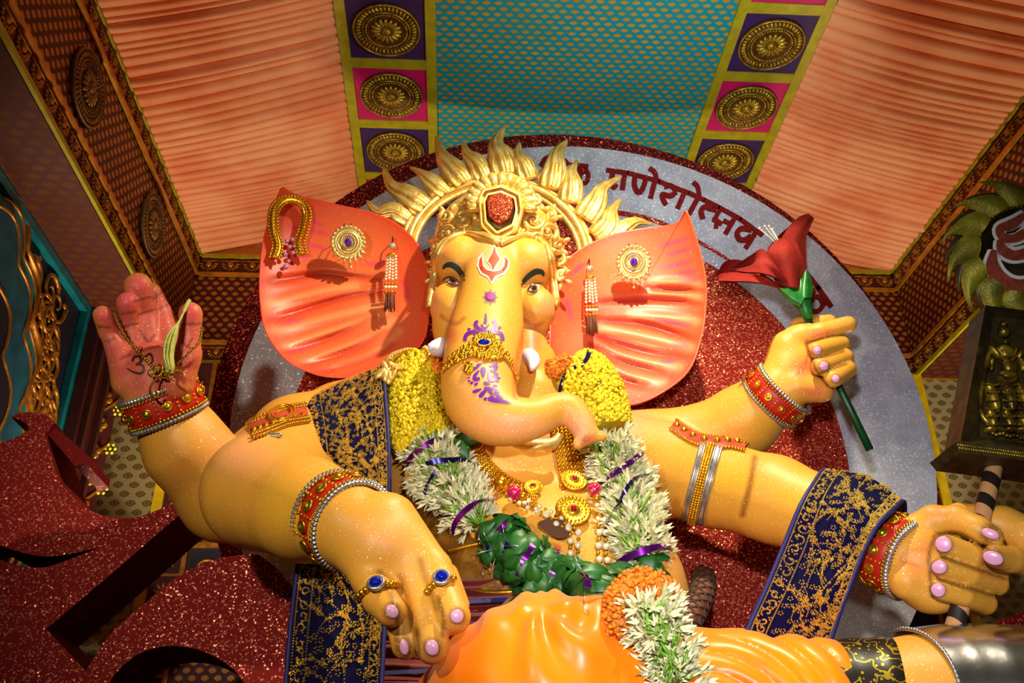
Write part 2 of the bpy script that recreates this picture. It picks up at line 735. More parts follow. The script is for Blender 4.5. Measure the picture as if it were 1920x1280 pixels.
# ring beam round the hall: inner faces, soffit, ribbons, shell borders
def shell_mesh():
    mb = MB()
    n = 9
    for i in range(n):                       # fan of lobes round a boss
        a = PI*1.02*(i/(n-1))+PI-0.03
        mb.ball((0.062*math.cos(a), 0.062*math.sin(a), 0.004), (0.020, 0.012, 0.014), Matrix.Rotation(a, 4, 'Z'), 6, 4)
    mb.ball((0, 0, 0.004), (0.033, 0.033, 0.024), None, 10, 6)
    mb.tube([(0.047*math.cos(a), 0.047*math.sin(a), 0.006) for a in np.linspace(PI, 2*PI, 13)], 0.007, 5)
    mb.box((-0.085, 0.028, 0), (0.085, 0.040, 0.01))
    me = mb.mesh('shell')
    me.materials.append(old_gold)
    me.shade_smooth()
    return me


SHELL = shell_mesh()
H1, H2, H3 = 0.035, 0.185, 0.225           # ribbon, shells, ribbon


def face(name, o, along, length, normal):
    """one inner face of the ring beam, starting at its lower corner o"""
    o, al, nr = np.array(o, float), np.array(along, float), np.array(normal, float)
    up = np.array((0, 0, 1.0))
    hh = ZT-ZB
    m = MB()
    rect_uv(m, o, o+al*length, o+al*length+up*hh, o+up*hh)
    m.quad([o-nr*0.3, o+al*length-nr*0.3, o+al*length-nr*0.3+up*hh, o-nr*0.3+up*hh])
    st = props(m.build(name, br_red, smooth=False), kind='structure')
    for z0, flip in ((0.0, 0), (hh-H3, 1)):
        m = MB()
        M = Matrix((al, up, nr)).transposed().to_4x4()
        M.translation = Vector(o+up*z0)
        m.box((0, 0.0, 0.0), (length, H3, 0.006), M)
        m.build('border_ground', maroon, st, smooth=False)
        for a, b, t, mt in ((0, H1, 0.03, lime_gold if flip == 0 else gold_paint), (H3-H1, H3, 0.03, gold_paint if flip == 0 else lime_gold)):
            if flip:
                a, b = H3-b, H3-a
                a, b = H3-b, H3-a
            m = MB()
            m.box((0, a, 0.0), (length, b, t), M)
            m.build('ribbon', mt, st, smooth=False)
        n = int(length/0.186)
        for i in range(n):
            c = o+al*((i+0.5)*length/n)+up*(z0+0.125)+nr*0.006
            sh = inst('shell', SHELL, Matrix(((al[0], up[0], nr[0], c[0]), (al[1], up[1], nr[1], c[1]), (al[2], up[2], nr[2], c[2]), (0, 0, 0, 1))), st)
    return st


beam_l = face('trim_1', (XL, YF, ZB), (0, 1, 0), YB-YF, (1, 0, 0))
beam_b = face('trim_2', (XL, YB-0.006, ZB), (1, 0, 0), XR-XL, (0, -1, 0))
beam_r = face('trim_3', (XR, YB, ZB), (0, -1, 0), YB-YF, (-1, 0, 0))
for nm, x0, x1 in (('trim_4', XWL, XL), ('trim_5', XR, XWR)):
    m = MB()
    rect_uv(m, (x0, YF, ZB), (x1, YF, ZB), (x1, YB, ZB), (x0, YB, ZB))
    m.quad([(x0, YF, ZT), (x1, YF, ZT), (x1, YB, ZT), (x0, YB, ZT)])
    s5 = props(m.build(nm, br_red2, smooth=False), kind='structure')
m = MB()
m.box((XR, YB-0.03, ZB-0.012), (XWR, YB-0.004, ZB+0.012))
props(m.build('trim_6', gold_paint, smooth=False), kind='structure')

# gable of orange brocade above the back face
m = MB()
g = [(XL, YB-0.01, ZT), (XR, YB-0.01, ZT), (SRO, YB-0.01, ZC), (SLO, YB-0.01, ZC)]
m.add(g, [(0, 1, 2, 3)], [(p[0]-XL, p[2]-ZT) for p in g])
props(m.build('wall_gable', br_orange, smooth=False), kind='structure')

# flat centre of the ceiling in turquoise brocade
m = MB()
rect_uv(m, (SLI-0.02, YF, ZC), (SRI+0.02, YF, ZC), (SRI+0.02, YB, ZC), (SLI-0.02, YB, ZC))
m.box((SLI-0.02, YF, ZC+0.004), (SRI+0.02, YB, ZC+0.05))
ceil = props(m.build('ceiling', br_teal, smooth=False), kind='structure')


# pleated peach cloth, tied across each slope
def pleats(name, xa, za, xb, zb, seed):
    r = np.random.default_rng(seed)
    L = YB-0.02-YF-0.8
    ny, nx = 900, 15
    ys = np.linspace(YF+0.8, YB-0.02, ny)
    edges = [0.0]
    while edges[-1] < L+0.2:
        edges.append(edges[-1]+r.uniform(0.045, 0.105)*(1.3 if r.random() < 0.15 else 1))
    edges = np.array(edges)
    amp = np.r_[np.diff(edges), 0.06]*r.uniform(0.5, 0.85, len(edges))
    deep = r.random(len(edges)) < 0.13
    amp[deep] *= 1.7
    ph = r.uniform(0, 6.28, (5, 2))
    pts = np.zeros((nx, ny, 3))
    nrm = np.array([-(zb-za), 0, xb-xa]); nrm = nrm/np.linalg.norm(nrm)
    if nrm[2] > 0:
        nrm = -nrm
    for i, t in enumerate(np.linspace(0, 1, nx)):
        s = ys-ys[0]
        w = 0.12+s+0.030*np.sin(1.3*s+ph[0, 0]+2.2*t)+0.014*np.sin(3.3*s+ph[1, 0]-2.4*t)
        k = np.clip(np.searchsorted(edges, w)-1, 0, len(edges)-2)
        f = (w-edges[k])/(edges[k+1]-edges[k])
        fc = np.clip(f, 0, 1)**0.75
        prof = np.sqrt(np.clip(1-(2*fc-1)**2, 0, 1))   # each pleat laps over the next
        d = (prof-0.4)*amp[k]*(0.55+0.45*np.sin(PI*t)**0.5)
        sag = 0.02*math.sin(PI*t)
        pts[i, :, 0] = xa+(xb-xa)*t+nrm[0]*(d+sag)
        pts[i, :, 1] = ys
        pts[i, :, 2] = za+(zb-za)*t+nrm[2]*(d+sag)
    m = MB()
    m.grid(pts, flip=True)
    return props(m.build(name, peach, smooth=False), kind='structure')


pm = Mt('peach_cloth', lin((244, 158, 118)), 0.55, 0, 0.3)
n1 = pm.noise(2.2, 3)
pm.set('Base Color', pm.mix(n1.step(0.3, 0.7), lin((238, 146, 94)), lin((250, 182, 130))))
pm.b.inputs['Sheen Weight'].default_value = 0.15
peach = pm.m
pleats('ceiling_slope_1', XL, ZT, SLO-0.01, ZC, 3)
pleats('ceiling_slope_2', XR, ZT, SRO+0.01, ZC, 5)


# ------------------------------------------------------------------ medallions
brass = Mt('medallion_gold', lin((196, 160, 40)), 0.36, 0.5)
nb = brass.noise(30, 4)
brass.set('Base Color', brass.mix(nb.step(0.35, 0.7), lin((150, 118, 24)), lin((226, 200, 70))))
brass.bump(brass.noise(120, 3), 0.25, 0.004)
brass = brass.m
brass_dark = simple('medallion_ground', (104, 70, 22), 0.5, 0.5, 0.3, 30)
brass_dull = simple('medallion_dull', (150, 112, 54), 0.5, 0.3, 0.3, 30)  # duller, browner gold for the side beam medallions


def medallion_meshes(mat, ground):
    R = 0.238
    out = []
    b = MB()
    b.lathe([(0.0, 0.0), (R, 0.0), (R, 0.012), (R*0.985, 0.022), (R*0.95, 0.026), (R*0.92, 0.016), (R*0.70, 0.014), (R*0.685, 0.026), (R*0.655, 0.026), (R*0.64, 0.014), (R*0.56, 0.02), (R*0.5, 0.012), (0.0, 0.010)], 48)
    out.append(('base_plate', b, ground))
    b = MB()                                                    # outer leaf band
    for i in range(44):
        a = 2*PI*i/44
        b.ball((R*0.82*math.cos(a), R*0.82*math.sin(a), 0.016), (R*0.095, R*0.046, 0.014), Matrix.Rotation(a, 4, 'Z') @ Matrix.Rotation(0.25, 4, 'Z'), 6, 4)
    b.tube([(R*0.96*math.cos(t), R*0.96*math.sin(t), 0.020) for t in np.linspace(0, 2*PI, 48, endpoint=False)], 0.0065, 6, closed=True)
    b.tube([(R*0.69*math.cos(t), R*0.69*math.sin(t), 0.022) for t in np.linspace(0, 2*PI, 48, endpoint=False)], 0.005, 6, closed=True)
    out.append(('leaf_band', b, mat))
    b = MB()
    for i in range(46):
        a = 2*PI*i/46
        b.ball((R*0.60*math.cos(a), R*0.60*math.sin(a), 0.020), 0.0085, None, 6, 4)
    out.append(('bead_ring', b, mat))
    b = MB()                                                    # one petal
    b.ball((R*0.30, 0, 0.020), (R*0.165, R*0.062, 0.018), None, 8, 5)
    out.append(('petal', b, mat))
    b = MB()
    b.lathe([(R*0.145, 0.012), (R*0.14, 0.03), (R*0.10, 0.044), (R*0.05, 0.05), (0.0, 0.052)], 16)
    out.append(('boss', b, mat))
    res = []
    for nm, mb, mt in out:
        me = mb.mesh(nm)
        me.materials.append(mt)
        me.shade_smooth()
        res.append((nm, me))
    return res


MED = medallion_meshes(brass, brass_dark)
MED_DULL = medallion_meshes(brass_dull, simple('medallion_dull_ground', (92, 62, 30), 0.6, 0.2, 0.3, 30))


def medallion(loc, normal, up, label, group, meshes=MED, s=1.0):
    t = empty('medallion', loc, label, 'medallion', group)
    M = frame(loc, normal, up) @ Matrix.Scale(s, 4)
    for nm, me in meshes:
        if nm == 'petal':
            for i in range(16):
                inst('petal', me, M @ Matrix.Rotation(2*PI*i/16, 4, 'Z'), t)
        else:
            inst(nm, me, M, t)
    return t


# green framed strips with coloured squares
def strip(name, x0, x1, first, side, names):
    m = MB()
    w = 0.072
    z1 = ZC-0.022
    m.box((x0, YF, z1), (x0+w, YB-0.02, ZC-0.001))
    m.box((x1-w, YF, z1), (x1, YB-0.02, ZC-0.001))
    st = props(m.build(name, lime_gold, smooth=False), kind='structure')
    y = 5.06-0.645*3
    k = first+1
    while y < YB-0.1:
        m = MB()
        m.box((x0+w, y-0.045, z1+0.004), (x1-w, y+0.045, ZC-0.001))
        m.build('crossbar', lime_gold, st, smooth=False)
        m = MB()
        y2 = min(y+0.645, YB-0.02)
        m.box((x0+w, y+0.045, ZC-0.008), (x1-w, y2-0.0, ZC-0.001))
        m.build('cloth_square', magenta_cloth if k % 2 else purple_cloth, st, smooth=False)
        yc = y+0.3225
        if yc > 4.2 and yc < 6.8:
            q = proj((0.5*(x0+x1), yc, ZC))
            lab = names.get(round(yc, 1))
            if lab:
                medallion((0.5*(x0+x1), yc, ZC-0.008), (0, 0, -1), (0, 1, 0), lab, 'medallions on the ceiling strips')
        y += 0.645
        k += 1
    return st


strip('trim_7', SLO, SLI, 1, 'left', {
    4.7: 'round gold medallion on the purple square at the top edge, left ceiling strip',
    5.4: 'round gold medallion on the magenta square of the left ceiling strip',
    6.0: 'round gold medallion on the purple square of the left ceiling strip, just above the disc'})
strip('trim_8', SRI, SRO, 1, 'right', {
    4.7: 'round gold medallion on the purple square at the top edge, right ceiling strip',
    5.4: 'round gold medallion on the magenta square of the right ceiling strip',
    6.0: 'round gold medallion on the purple square of the right ceiling strip, just above the disc'})
medallion((XL+0.004, 4.385, 5.585), (1, 0, 0), (0, 0, 1), 'upper dull bronze medallion on the red brocade side beam', 'medallions on the side beam', MED_DULL, 1.02)
medallion((XL+0.004, 5.795, 5.585), (1, 0, 0), (0, 0, 1), 'lower dull bronze medallion on the red brocade side beam', 'medallions on the side beam', MED_DULL, 1.02)

# ------------------------------------------------------------------ lower back wall: pilasters, panels
yellow_trim = simple('yellow_trim', (214, 190, 10), 0.45, 0.0, 0.15, 12)


def flower_tile():
    b = MB()
    for i in range(8):
        a = 2*PI*i/8
        b.ball((0.045*math.cos(a), 0.045*math.sin(a), 0.006), (0.032, 0.016, 0.010), Matrix.Rotation(a, 4, 'Z'), 6, 4)
    b.ball((0, 0, 0.01), 0.02, None, 8, 5)
    me = b.mesh('flower')
    me.materials.append(old_gold)
    me.shade_smooth()
    return me


FLOWER = flower_tile()
for nm, x0, sgn in (('trim_9', XL, 1), ('trim_10', XR, -1)):
    m = MB()
    xa, xb = sorted((x0, x0+sgn*0.34))
    m.box((xa, YB-0.05, 0.3), (xb, YB-0.004, ZB))
    st = props(m.build(nm, dark_maroon, smooth=False), kind='structure')
    for dx, w, mt in ((0.0, 0.075, yellow_trim), (0.285, 0.035, old_gold)):
        a, b = sorted((x0+sgn*dx, x0+sgn*(dx+w)))
        m = MB()
        m.box((a, YB-0.075, 0.3), (b, YB-0.05, ZB))
        m.build('edge_strip', mt, st, smooth=False)
    for k in range(16):
        z = 1.3+k*0.235
        a, b = sorted((x0+sgn*0.075, x0+sgn*0.285))
        m = MB()
        m.box((a, YB-0.065, z-0.125), (b, YB-0.05, z-0.105))
        m.build('crossbar', old_gold, st, smooth=False)
        inst('flower', FLOWER, Matrix.Translation((x0+sgn*0.18, YB-0.05, z)) @ Matrix.Rotation(PI/2, 4, 'X'), st)
m = MB()
rect_uv(m, (XL+0.34, YB-0.03, 0), (XR-0.34, YB-0.03, 0), (XR-0.34, YB-0.03, ZB), (XL+0.34, YB-0.03, ZB))
m.quad([(XL+0.34, YB-0.005, 0), (XR-0.34, YB-0.005, 0), (XR-0.34, YB-0.005, ZB), (XL+0.34, YB-0.005, ZB)])
mid = props(m.build('wall_niche', br_red, smooth=False), kind='structure')
# framed panels under the beam
navy_dark = simple('navy_panel', (24, 22, 44), 0.6, 0, 0.2)
crimson = simple('crimson_panel', (150, 10, 44), 0.55, 0, 0.15)


def scroll(cx, cz, y, r, turns, dirn, start=0.0, thick=0.012, n=22):
    t = np.linspace(0, 1, n)
    a = start+dirn*turns*2*PI*t
    rr = r*(1-0.85*t)
    return np.stack([cx+rr*np.cos(a), np.full(n, y), cz+rr*np.sin(a)], -1), thick*(1-0.5*t)


for x0, x1, mt in ((-1.93, -1.70, maroon), (-1.66, -1.30, crimson)):
    m = MB()
    m.box((x0, YB-0.05, ZB-0.62), (x1, YB-0.03, ZB-0.06))
    p = m.build('panel', mt, mid, smooth=False)
    m = MB()
    for a in ((x0, x0+0.03, ZB-0.62, ZB-0.06), (x1-0.03, x1, ZB-0.62, ZB-0.06), (x0, x1, ZB-0.09, ZB-0.06), (x0, x1, ZB-0.62, ZB-0.59)):
        m.box((a[0], YB-0.07, a[2]), (a[1], YB-0.05, a[3]))
    m.build('panel_frame', old_gold, p, smooth=False)
    m = MB()
    xc = (x0+x1)/2
    for k in range(4):
        pth, th = scroll(xc+0.02*(-1)**k, ZB-0.17-0.12*k, YB-0.055, 0.06, 1.1, (-1)**k, k)
        m.tube(pth, th, 6)
        m.ball((xc, YB-0.055, ZB-0.12-0.12*k), (0.035, 0.012, 0.022), None, 6, 4)
    m.build('gold_scrollwork', gold_paint, p)
# dark blue dado with gold vine, seen between the red sign and the arm
m = MB()
m.box((XL+0.34, YB-0.06, 2.75), (XR-0.34, YB-0.03, 3.52))
dd = m.build('dado', navy_dark, mid, smooth=False)
m = MB()
m.box((XL+0.34, YB-0.08, 3.50), (XR-0.34, YB-0.03, 3.54))
m.build('dado_rail', old_gold, dd, smooth=False)
m = MB()
for k in range(9):
    pth, th = scroll(XL+0.46+0.16*k, 3.34-0.1*(k % 2), YB-0.062, 0.085, 1.2, (-1)**k, k*1.3, 0.014)
    m.tube(pth, th, 6)
    m.ball((XL+0.40+0.16*k, YB-0.062, 3.18), (0.05, 0.01, 0.02), Matrix.Rotation(k, 4, 'Y'), 6, 4)
m.build('gold_vine', gold_paint, dd)

# ------------------------------------------------------------------ left wall: carved turquoise arch, column
teal_p = simple('teal_paint', (10, 122, 138), 0.35, 0.15, 0.25, 8)
teal_d = simple('teal_dark', (12, 92, 118), 0.45, 0.1, 0.25, 8)
navy_p = simple('deep_navy', (10, 16, 40), 0.6)
X0 = XWL+0.03
YE = 6.09
arch = empty('carved_arch_panel', (XWL, 4.6, 0.0), 'dark turquoise lobed arch panel carved with gold scrolls along the side wall', 'panel')
m = MB()
m.box((XWL, YF, 0), (X0, YE, ZB-0.01))
m.build('backing', navy_p, arch, smooth=False)
m = MB()
m.box((X0, YF, ZB-0.075), (X0+0.05, YE, ZB-0.01))
m.box((X0, YE-0.07, 0), (X0+0.05, YE, ZB-0.075))
m.build('frame', teal_p, arch, smooth=False)


def lobed(yc, z0, w, lob, off):
    """multifoil arch outline, half"""
    pts = []
    seq = [(0.0, 1.95), (0.42, 1.78), (0.72, 1.42), (0.92, 0.98), (1.0, 0.50), (1.02, 0.0), (1.02, -0.6)]
    for (a, b), (c, d) in zip(seq[:-1], seq[1:]):
        for t in np.linspace(0, 1, 9, endpoint=False):
            bulge = math.sin(PI*t)*lob
            nx, nz = (d-b), -(c-a)
            l = math.hypot(nx, nz)
            pts.append((yc+w*(a+(c-a)*t-nx/l*bulge)+off*0.7, z0+w*(b+(d-b)*t-nz/l*bulge)+off))
    return np.array(pts)


# carved arch: two turquoise lobed steps, navy slab painting the opening's dark, gold edging
for k, (off, th, mt) in enumerate(((0.0, 0.06, teal_p), (-0.10, 0.08, teal_d), (-0.34, 0.082, navy_p))):
    o_ = lobed(4.58, 3.1, 0.92, 0.14, off)
    L = np.r_[o_, [[4.58-0.3, o_[-1, 1]]], [[4.58-0.3, o_[0, 1]]]]
    m = MB()
    V, T = fill2d([L])
    A = np.c_[np.full(len(V), X0+th), V]
    B = np.c_[np.full(len(V), X0), V]
    m.add(np.r_[A, B], [tuple(t) for t in T]+[tuple(t[::-1]+len(V)) for t in T])
    n = len(L)
    a = np.c_[np.full(n, X0+th), L]
    b = np.c_[np.full(n, X0), L]
    m.add(np.r_[a, b], [(i, n+i, n+(i+1) % n, (i+1) % n) for i in range(n)])
    lob = m.build('arch_layer', mt, arch, smooth=False)
    m = MB()
    m.tube(np.c_[np.full(len(o_), X0+th), o_], 0.012, 6)
    m.build('gold_edging', old_gold, lob)
o_ = lobed(4.58, 3.1, 0.92, 0.14, 0.10)
m = MB()
m.tube(np.c_[np.full(len(o_), X0+0.012), o_], 0.040, 8, flat=0.5)
m.build('gold_band', old_gold, arch)
for k in range(60):
    rr = np.random.default_rng(k)
    z = 3.1+1.75*((k*0.618+0.1) % 1)
    y = rr.uniform(4.9, 5.95)
    lim = np.interp(z, [3.0, 4.0, 4.5, 4.9], [5.68, 5.62, 5.3, 4.9])
    if y < lim:
        y = lim+(5.92-lim)*rr.random()
    pth, th = scroll(0, 0, 0, 0.13*rr.uniform(0.7, 1.2), 1.25, (-1)**k, rr.uniform(0, 6), 0.017)
    m = MB()
    m.tube(np.c_[X0+0.012+pth[:, 1], y+pth[:, 0], z+pth[:, 2]], th, 6)
    e = pth[0]
    m.ball((X0+0.012, y+e[0], z+e[2]), (0.014, 0.05, 0.022), Matrix.Rotation(k*1.1, 4, 'X'), 7, 5)
    m.build('gold_scroll', old_gold, arch)
# maroon post and the twisted gold column beside the arch
m = MB()
m.box((XWL, YE, 0), (XWL+0.16, YE+0.36, ZB-0.01))
m.box((XWL+0.16, YE+0.05, 0), (XWL+0.20, YE+0.10, ZB-0.01))
m.box((XWL+0.16, YE+0.26, 0), (XWL+0.20, YE+0.31, ZB-0.01))
props(m.build('trim_11', simple('post_maroon', (64, 18, 16), 0.5, 0, 0.2), smooth=False), kind='structure')
colm = empty('ornate_column', (XWL+0.09, 6.62, 0), 'slim maroon column wound with gold leaves and tiny yellow lights', 'column')
m = MB()
m.lathe([(0.12, 0), (0.12, 0.2), (0.10, 0.25), (0.10, ZB-0.15), (0.12, ZB-0.1), (0.12, ZB-0.012)], 20, Matrix.Translation((XWL+0.09, 6.62, 0)))
m.build('shaft', simple('column_maroon', (70, 24, 30), 0.5, 0, 0.2), colm)
zz = np.linspace(0.4, ZB-0.2, 260)
for k in range(2):
    m = MB()
    m.tube(np.stack([XWL+0.09+0.103*np.cos(zz*9+k*PI), 6.62+0.103*np.sin(zz*9+k*PI), zz], -1), 0.012, 6)
    m.build('gold_spiral', gold_paint, colm)
for k in range(14):
    z = 2.2+k*0.21
    M = frame((XWL+0.09+0.04, 6.62-0.095, z), (0.3, -1, 0), (0, 0, 1))
    m = MB()
    for j in range(5):
        a = 2*PI*j/5+k
        v = M @ Vector((0.035*math.cos(a), 0.035*math.sin(a), 0.006))
        m.ball(v, (0.030, 0.030, 0.012), M @ Matrix.Rotation(a, 4, 'Z'), 7, 4)
    m.build('gold_leaf', gold_paint, colm)
bulb = Mt('fairy_bulb', lin((235, 220, 60)), 0.3)
bulb.b.inputs['Emission Color'].default_value = (*lin((240, 225, 60)), 1)
bulb.b.inputs['Emission Strength'].default_value = 0.35
for k in range(7):
    z = 2.9+k*0.31
    m = MB()
    for j in range(7):
        a = 2*PI*j/6
        r = 0.045 if j else 0
        m.ball((XWL+0.22+r*math.cos(a)*0.8, 6.60, z+r*math.sin(a)*0.8), 0.012, None, 6, 4)
    m.build('light_cluster', bulb.m, colm)
# ================================================================== the round backdrop
YD = 5.5
k_ = YD/5.8
red_gl = glitter('red_glitter', (150, 30, 20), (255, 150, 110), 105, 0.45, 1.2, 0.35)
deep_gl = glitter('dark_red_glitter', (84, 14, 12), (240, 100, 80), 105, 0.32, 1.3, 0.35)
wh = Mt('white_glitter', lin((188, 190, 204)), 0.5)
nw = wh.noise(5, 3)
wh.flakes(105, 0.30, lin((235, 250, 245)), wh.mix(nw.step(0.3, 0.7), lin((176, 178, 194)), lin((198, 200, 214))), 0.15, 0.9, 0.35, 0.5)
white_gl = wh.m
letter_m = glitter('letter_red', (126, 22, 20), (190, 60, 50), 140, 0.12, 1.2, 0.4)


def circ(cx, cz, r, n=120):
    t = np.linspace(0, 2*PI, n, endpoint=False)
    return np.stack([cx+r*np.cos(t), cz+r*np.sin(t)], -1)


DC = (0.793*k_, 1.5+(4.131-1.5)*k_)
disc = empty('backdrop_disc', (DC[0], YD+0.04, 0.0), 'huge round red glitter board with a white lettered ring behind the idol', 'backdrop')
m = MB()
slab3(m, [circ(*DC, 2.45*k_)], YD, 0.07)
m.build('red_board', deep_gl, disc, smooth=False)
WC = (0.872*k_, 1.5+(4.074-1.5)*k_)
m = MB()
slab3(m, [circ(*WC, 2.376*k_)], YD-0.012, 0.012)
m.build('white_ring', white_gl, disc, smooth=False)
IC = (0.745*k_, 1.5+(3.832-1.5)*k_)
m = MB()
slab3(m, [circ(*IC, 1.876*k_)], YD-0.03, 0.018)
m.build('red_centre', red_gl, disc, smooth=False)
# thin tapering red arc above the centre
arc = spline([(560, 560), (700, 440), (850, 390), (1000, 380), (1165, 399), (1250, 421), (1340, 470), (1385, 500)], 60)
m = MB()
slab(m, [strokes2poly(arc, np.linspace(16, 3, len(arc)))], YD-0.022, 0.01)
m.build('red_arc', red_gl, disc, smooth=False)
# posts that carry the board
m = MB()
for x in (-0.6, 2.1):
    m.box((x-0.05, YD+0.07, 0), (x+0.05, YD+0.17, 3.6))
m.build('back_post', simple('wood_post', (70, 45, 28), 0.8), disc, smooth=False)

# raised Devanagari lettering, each sign a stroke drawing (u along the line, v down, unit = letter height)
def letter(strokes, name='letter'):
    mb = MB()
    sm = []
    for pts, w in strokes:
        p = np.array(pts, float)
        if len(p) > 2:
            p = spline(p, 8*len(p))
        sm.append((p, w))
    slab_strokes(mb, sm, YD-0.026, 0.014)
    return mb.build(name, letter_m, disc, smooth=False)


def zc(pts, s=3.84, ox=1100, oy=300):
    return [(ox+x/s, oy+y/s) for x, y in pts]


W0 = 9.5
letter([(zc([(-120, 30), (-60, 35), (15, 42)]), 7), (zc([(-45, 42), (-48, 150), (-50, 185)]), 8), (zc([(-48, 95), (-85, 70), (-115, 90), (-110, 130), (-75, 135), (-48, 110)]), 7), (zc([(-45, 95), (-10, 75), (12, 95), (10, 135), (-8, 160), (-22, 150)]), 8)])
letter([(zc([(-330, 40), (-300, -10), (-240, -35), (-170, -10), (-130, 30)]), 7)])
letter([(zc([(142, 68), (300, 90)]), 7.5), (zc([(275, 90), (258, 210)]), W0), (zc([(190, 80), (180, 150), (195, 190), (215, 170)]), W0)])
letter([(zc([(292, 88), (530, 150)]), 7.5), (zc([(350, 108), (345, 175), (365, 222), (395, 218), (418, 165), (425, 125)]), W0), (zc([(495, 140), (460, 272)]), W0), (zc([(452, 55), (490, 85), (505, 140)]), 8)])
letter([(zc([(520, 150), (740, 235)]), 7.5), (zc([(560, 190), (600, 180), (635, 205), (630, 240), (600, 255), (545, 245), (555, 290), (575, 318)]), 8.5), (zc([(600, 250), (650, 230)]), 7), (zc([(708, 225), (655, 345)]), W0)])
letter([(zc([(735, 232), (850, 285)]), 7.5), (zc([(808, 260), (738, 385)]), W0), (zc([(768, 155), (800, 190), (812, 255)]), 8)])
letter([(zc([(845, 282), (960, 340)]), 7.5), (zc([(905, 330), (850, 335), (825, 365), (838, 420)]), W0), (zc([(870, 345), (935, 360)]), 7)])
letter([(zc([(950, 335), (1115, 425)]), 7.5), (zc([(965, 345), (930, 420), (975, 460)]), 8.5), (zc([(905, 425), (935, 430), (932, 488)]), 8), (zc([(985, 430), (1035, 455)]), 7.5), (zc([(1072, 405), (1000, 528)]), W0)])
letter([(zc([(1105, 420), (1270, 540)]), 7.5), (zc([(1190, 500), (1120, 490), (1085, 520), (1100, 565), (1145, 570), (1185, 540)]), W0), (zc([(1222, 510), (1145, 632)]), W0)])
letter([(zc([(1490, 655), (1558, 660)]), 9)])
letter([(zc([(1500, 720), (1600, 830), (1680, 930)]), 7.5), (zc([(1530, 860), (1575, 880)]), 7)])
letter([(zc([(1660, 905), (1765, 1055)]), 8.5), (zc([(1640, 960), (1620, 925), (1575, 925), (1545, 955), (1560, 1000), (1610, 1000), (1650, 980), (1690, 1000), (1700, 1045), (1665, 1085), (1610, 1080), (1600, 1040), (1640, 985)]), 8.5), (zc([(1680, 985), (1730, 1040)]), 8)])
